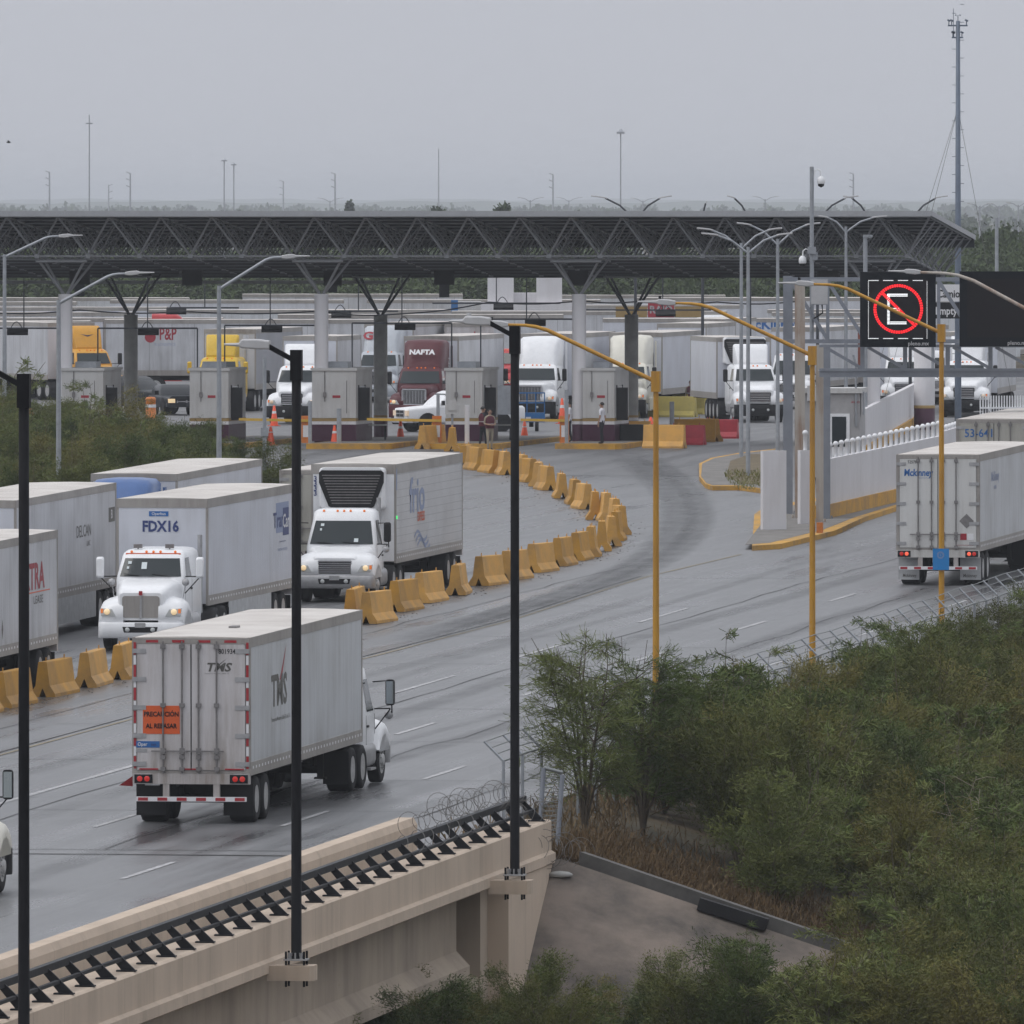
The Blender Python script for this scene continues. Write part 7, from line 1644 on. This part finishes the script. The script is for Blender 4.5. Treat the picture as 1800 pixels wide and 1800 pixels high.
belt('woodland',7000,11500,470,330,7.0,2.4,80,M['leaf_far'])
m = MB()
for Y,zt,sd in ((15000,14.5,1),(23000,19.0,2)):
    n = 60; top = [(-900+30*i, Y, zt+1.2*math.sin(i*.7+sd)+.8*math.sin(i*1.9+sd*2)-.004*abs(i-10)*8*.3) for i in range(n+1)]
    m.loft([[(x,y-300,2.5) for x,y,z in top],[(x,y-80,z*.8) for x,y,z in top],[(x,y,z) for x,y,z in top],[(x,y+300,2.5) for x,y,z in top]],False,True,closed=False)
hl = m.build('hills', M['leaf_far'], fix=False); tag(hl, kind='structure')
def tree(px, Y, ytop, wpx, label):
    X = (px-900)*Y/F; zt = H-(ytop-HZ)*Y/F; h_ = zt-zr(Y); w_ = wpx*Y/F/2; r = empty('tree',(X,Y,zr(Y)),0,0,label,'tree'); P_ = []; D_ = []
    m = MB(); m.tube([(0,0,0),(.1,0,h_*.35),(0,.1,h_*.6)],.25,7,r2=.1)
    for k in range(7):
        a = rng.uniform(0,6.28); c = np.array([math.cos(a)*w_*.55*rng.uniform(.3,1),math.sin(a)*w_*.5,h_*rng.uniform(.5,.84)]); m.tube([(0,0,h_*.35),tuple(c)],.1,5,r2=.03)
        q = rng.normal(0,1,(380,3)); q /= np.linalg.norm(q,axis=1)[:,None]; q *= rng.uniform(.3,1,(380,1))**.5; P_.append(c+q*np.array([w_*.45,w_*.45,h_*.17])); D_.append(q)
    o = bpy.data.objects.new('crown',leafmesh('crown',np.concatenate(P_),np.concatenate(D_),.5,.35,rng,M['leaf_far'])); COL.objects.link(o); o.parent = r; m.build('trunk',M['bark'],r)
tree(868,1700,352,62,'lone dark tree rising above the canopy roof line'); tree(772,1900,360,40,'low round tree just above the canopy roof, left of the lone dark one'); tree(615,2600,356,18,'small hazy tree above the canopy roof near a pylon'); tree(1748,1350,398,90,'hazy tree clump right of the radio mast')

# ------------------------------------------------------------------ haze, sky, sun, camera
HAZE = 9.0e-5
hz = MB(); hz.box(-2950,2950,-60,29000,-6.0,40.0)
mt = bpy.data.materials.new('haze'); mt.use_nodes = True; nt = mt.node_tree
for nn in list(nt.nodes): nt.nodes.remove(nn)
out = nt.nodes.new('ShaderNodeOutputMaterial'); pv = nt.nodes.new('ShaderNodeVolumePrincipled'); pv.inputs['Density'].default_value = HAZE; pv.inputs['Color'].default_value = (.88,.92,.98,1); pv.inputs['Anisotropy'].default_value = 0.0
L(nt, pv.outputs['Volume'], out.inputs['Volume']); tag(hz.build('haze', mt), kind='stuff')
SUN_EL, SUN_AZ = R(56), R(255)
wd = bpy.data.worlds.new('World'); sc.world = wd; wd.use_nodes = True; nt = wd.node_tree; bg = nt.nodes['Background']
sky = nt.nodes.new('ShaderNodeTexSky'); sky.sky_type = 'NISHITA'; sky.sun_disc = False; sky.sun_elevation = SUN_EL; sky.sun_rotation = SUN_AZ; sky.dust_density = 4.0; sky.air_density = 1.5
hs = nt.nodes.new('ShaderNodeHueSaturation'); hs.inputs['Saturation'].default_value = 0.30; L(nt, sky.outputs['Color'], hs.inputs['Color'])
# overcast: a grey cloud deck, about three times as bright overhead as at the horizon, veils the sky
tcw = nt.nodes.new('ShaderNodeTexCoord'); spw = nt.nodes.new('ShaderNodeSeparateXYZ'); L(nt, tcw.outputs['Generated'], spw.inputs[0])
rpw = nt.nodes.new('ShaderNodeMapRange'); rpw.inputs['From Min'].default_value = 0.02; rpw.inputs['From Max'].default_value = 0.9; L(nt, spw.outputs['Z'], rpw.inputs['Value'])
dk = nt.nodes.new('ShaderNodeMix'); dk.data_type = 'RGBA'; dk.inputs['A'].default_value = (4.45,4.6,5.08,1); dk.inputs['B'].default_value = (8.6,8.8,9.3,1); L(nt, rpw.outputs['Result'], dk.inputs['Factor'])
mx = nt.nodes.new('ShaderNodeMix'); mx.data_type = 'RGBA'; mx.inputs['Factor'].default_value = 0.86; L(nt, hs.outputs['Color'], mx.inputs['A']); L(nt, dk.outputs['Result'], mx.inputs['B'])
L(nt, mx.outputs['Result'], bg.inputs['Color']); bg.inputs['Strength'].default_value = 0.11
su = bpy.data.lights.new('sun','SUN'); su.energy = 0.6; su.angle = R(30); su.color = (1,.97,.93); so = bpy.data.objects.new('sun',su); COL.objects.link(so)
so.rotation_euler = (R(90)-SUN_EL, 0, math.pi-SUN_AZ)
cam = bpy.data.cameras.new('camera'); co = bpy.data.objects.new('camera',cam); COL.objects.link(co); sc.camera = co
co.location = (0,0,H); co.rotation_euler = (R(90),0,0); cam.sensor_width = 36; cam.lens = 36*F/1800; cam.shift_y = -(900-HZ)/1800; cam.clip_start = 1; cam.clip_end = 80000
sc.view_settings.view_transform = 'Standard'; sc.view_settings.look = 'None'; sc.view_settings.exposure = 0.27; sc.view_settings.gamma = 1
sc.cycles.max_bounces = 6; sc.cycles.diffuse_bounces = 3; sc.cycles.glossy_bounces = 3; sc.cycles.volume_bounces = 0; sc.cycles.use_denoising = True; sc.cycles.use_adaptive_sampling = True; sc.cycles.adaptive_threshold = 0.02
sc.cycles.caustics_reflective = False; sc.cycles.caustics_refractive = False
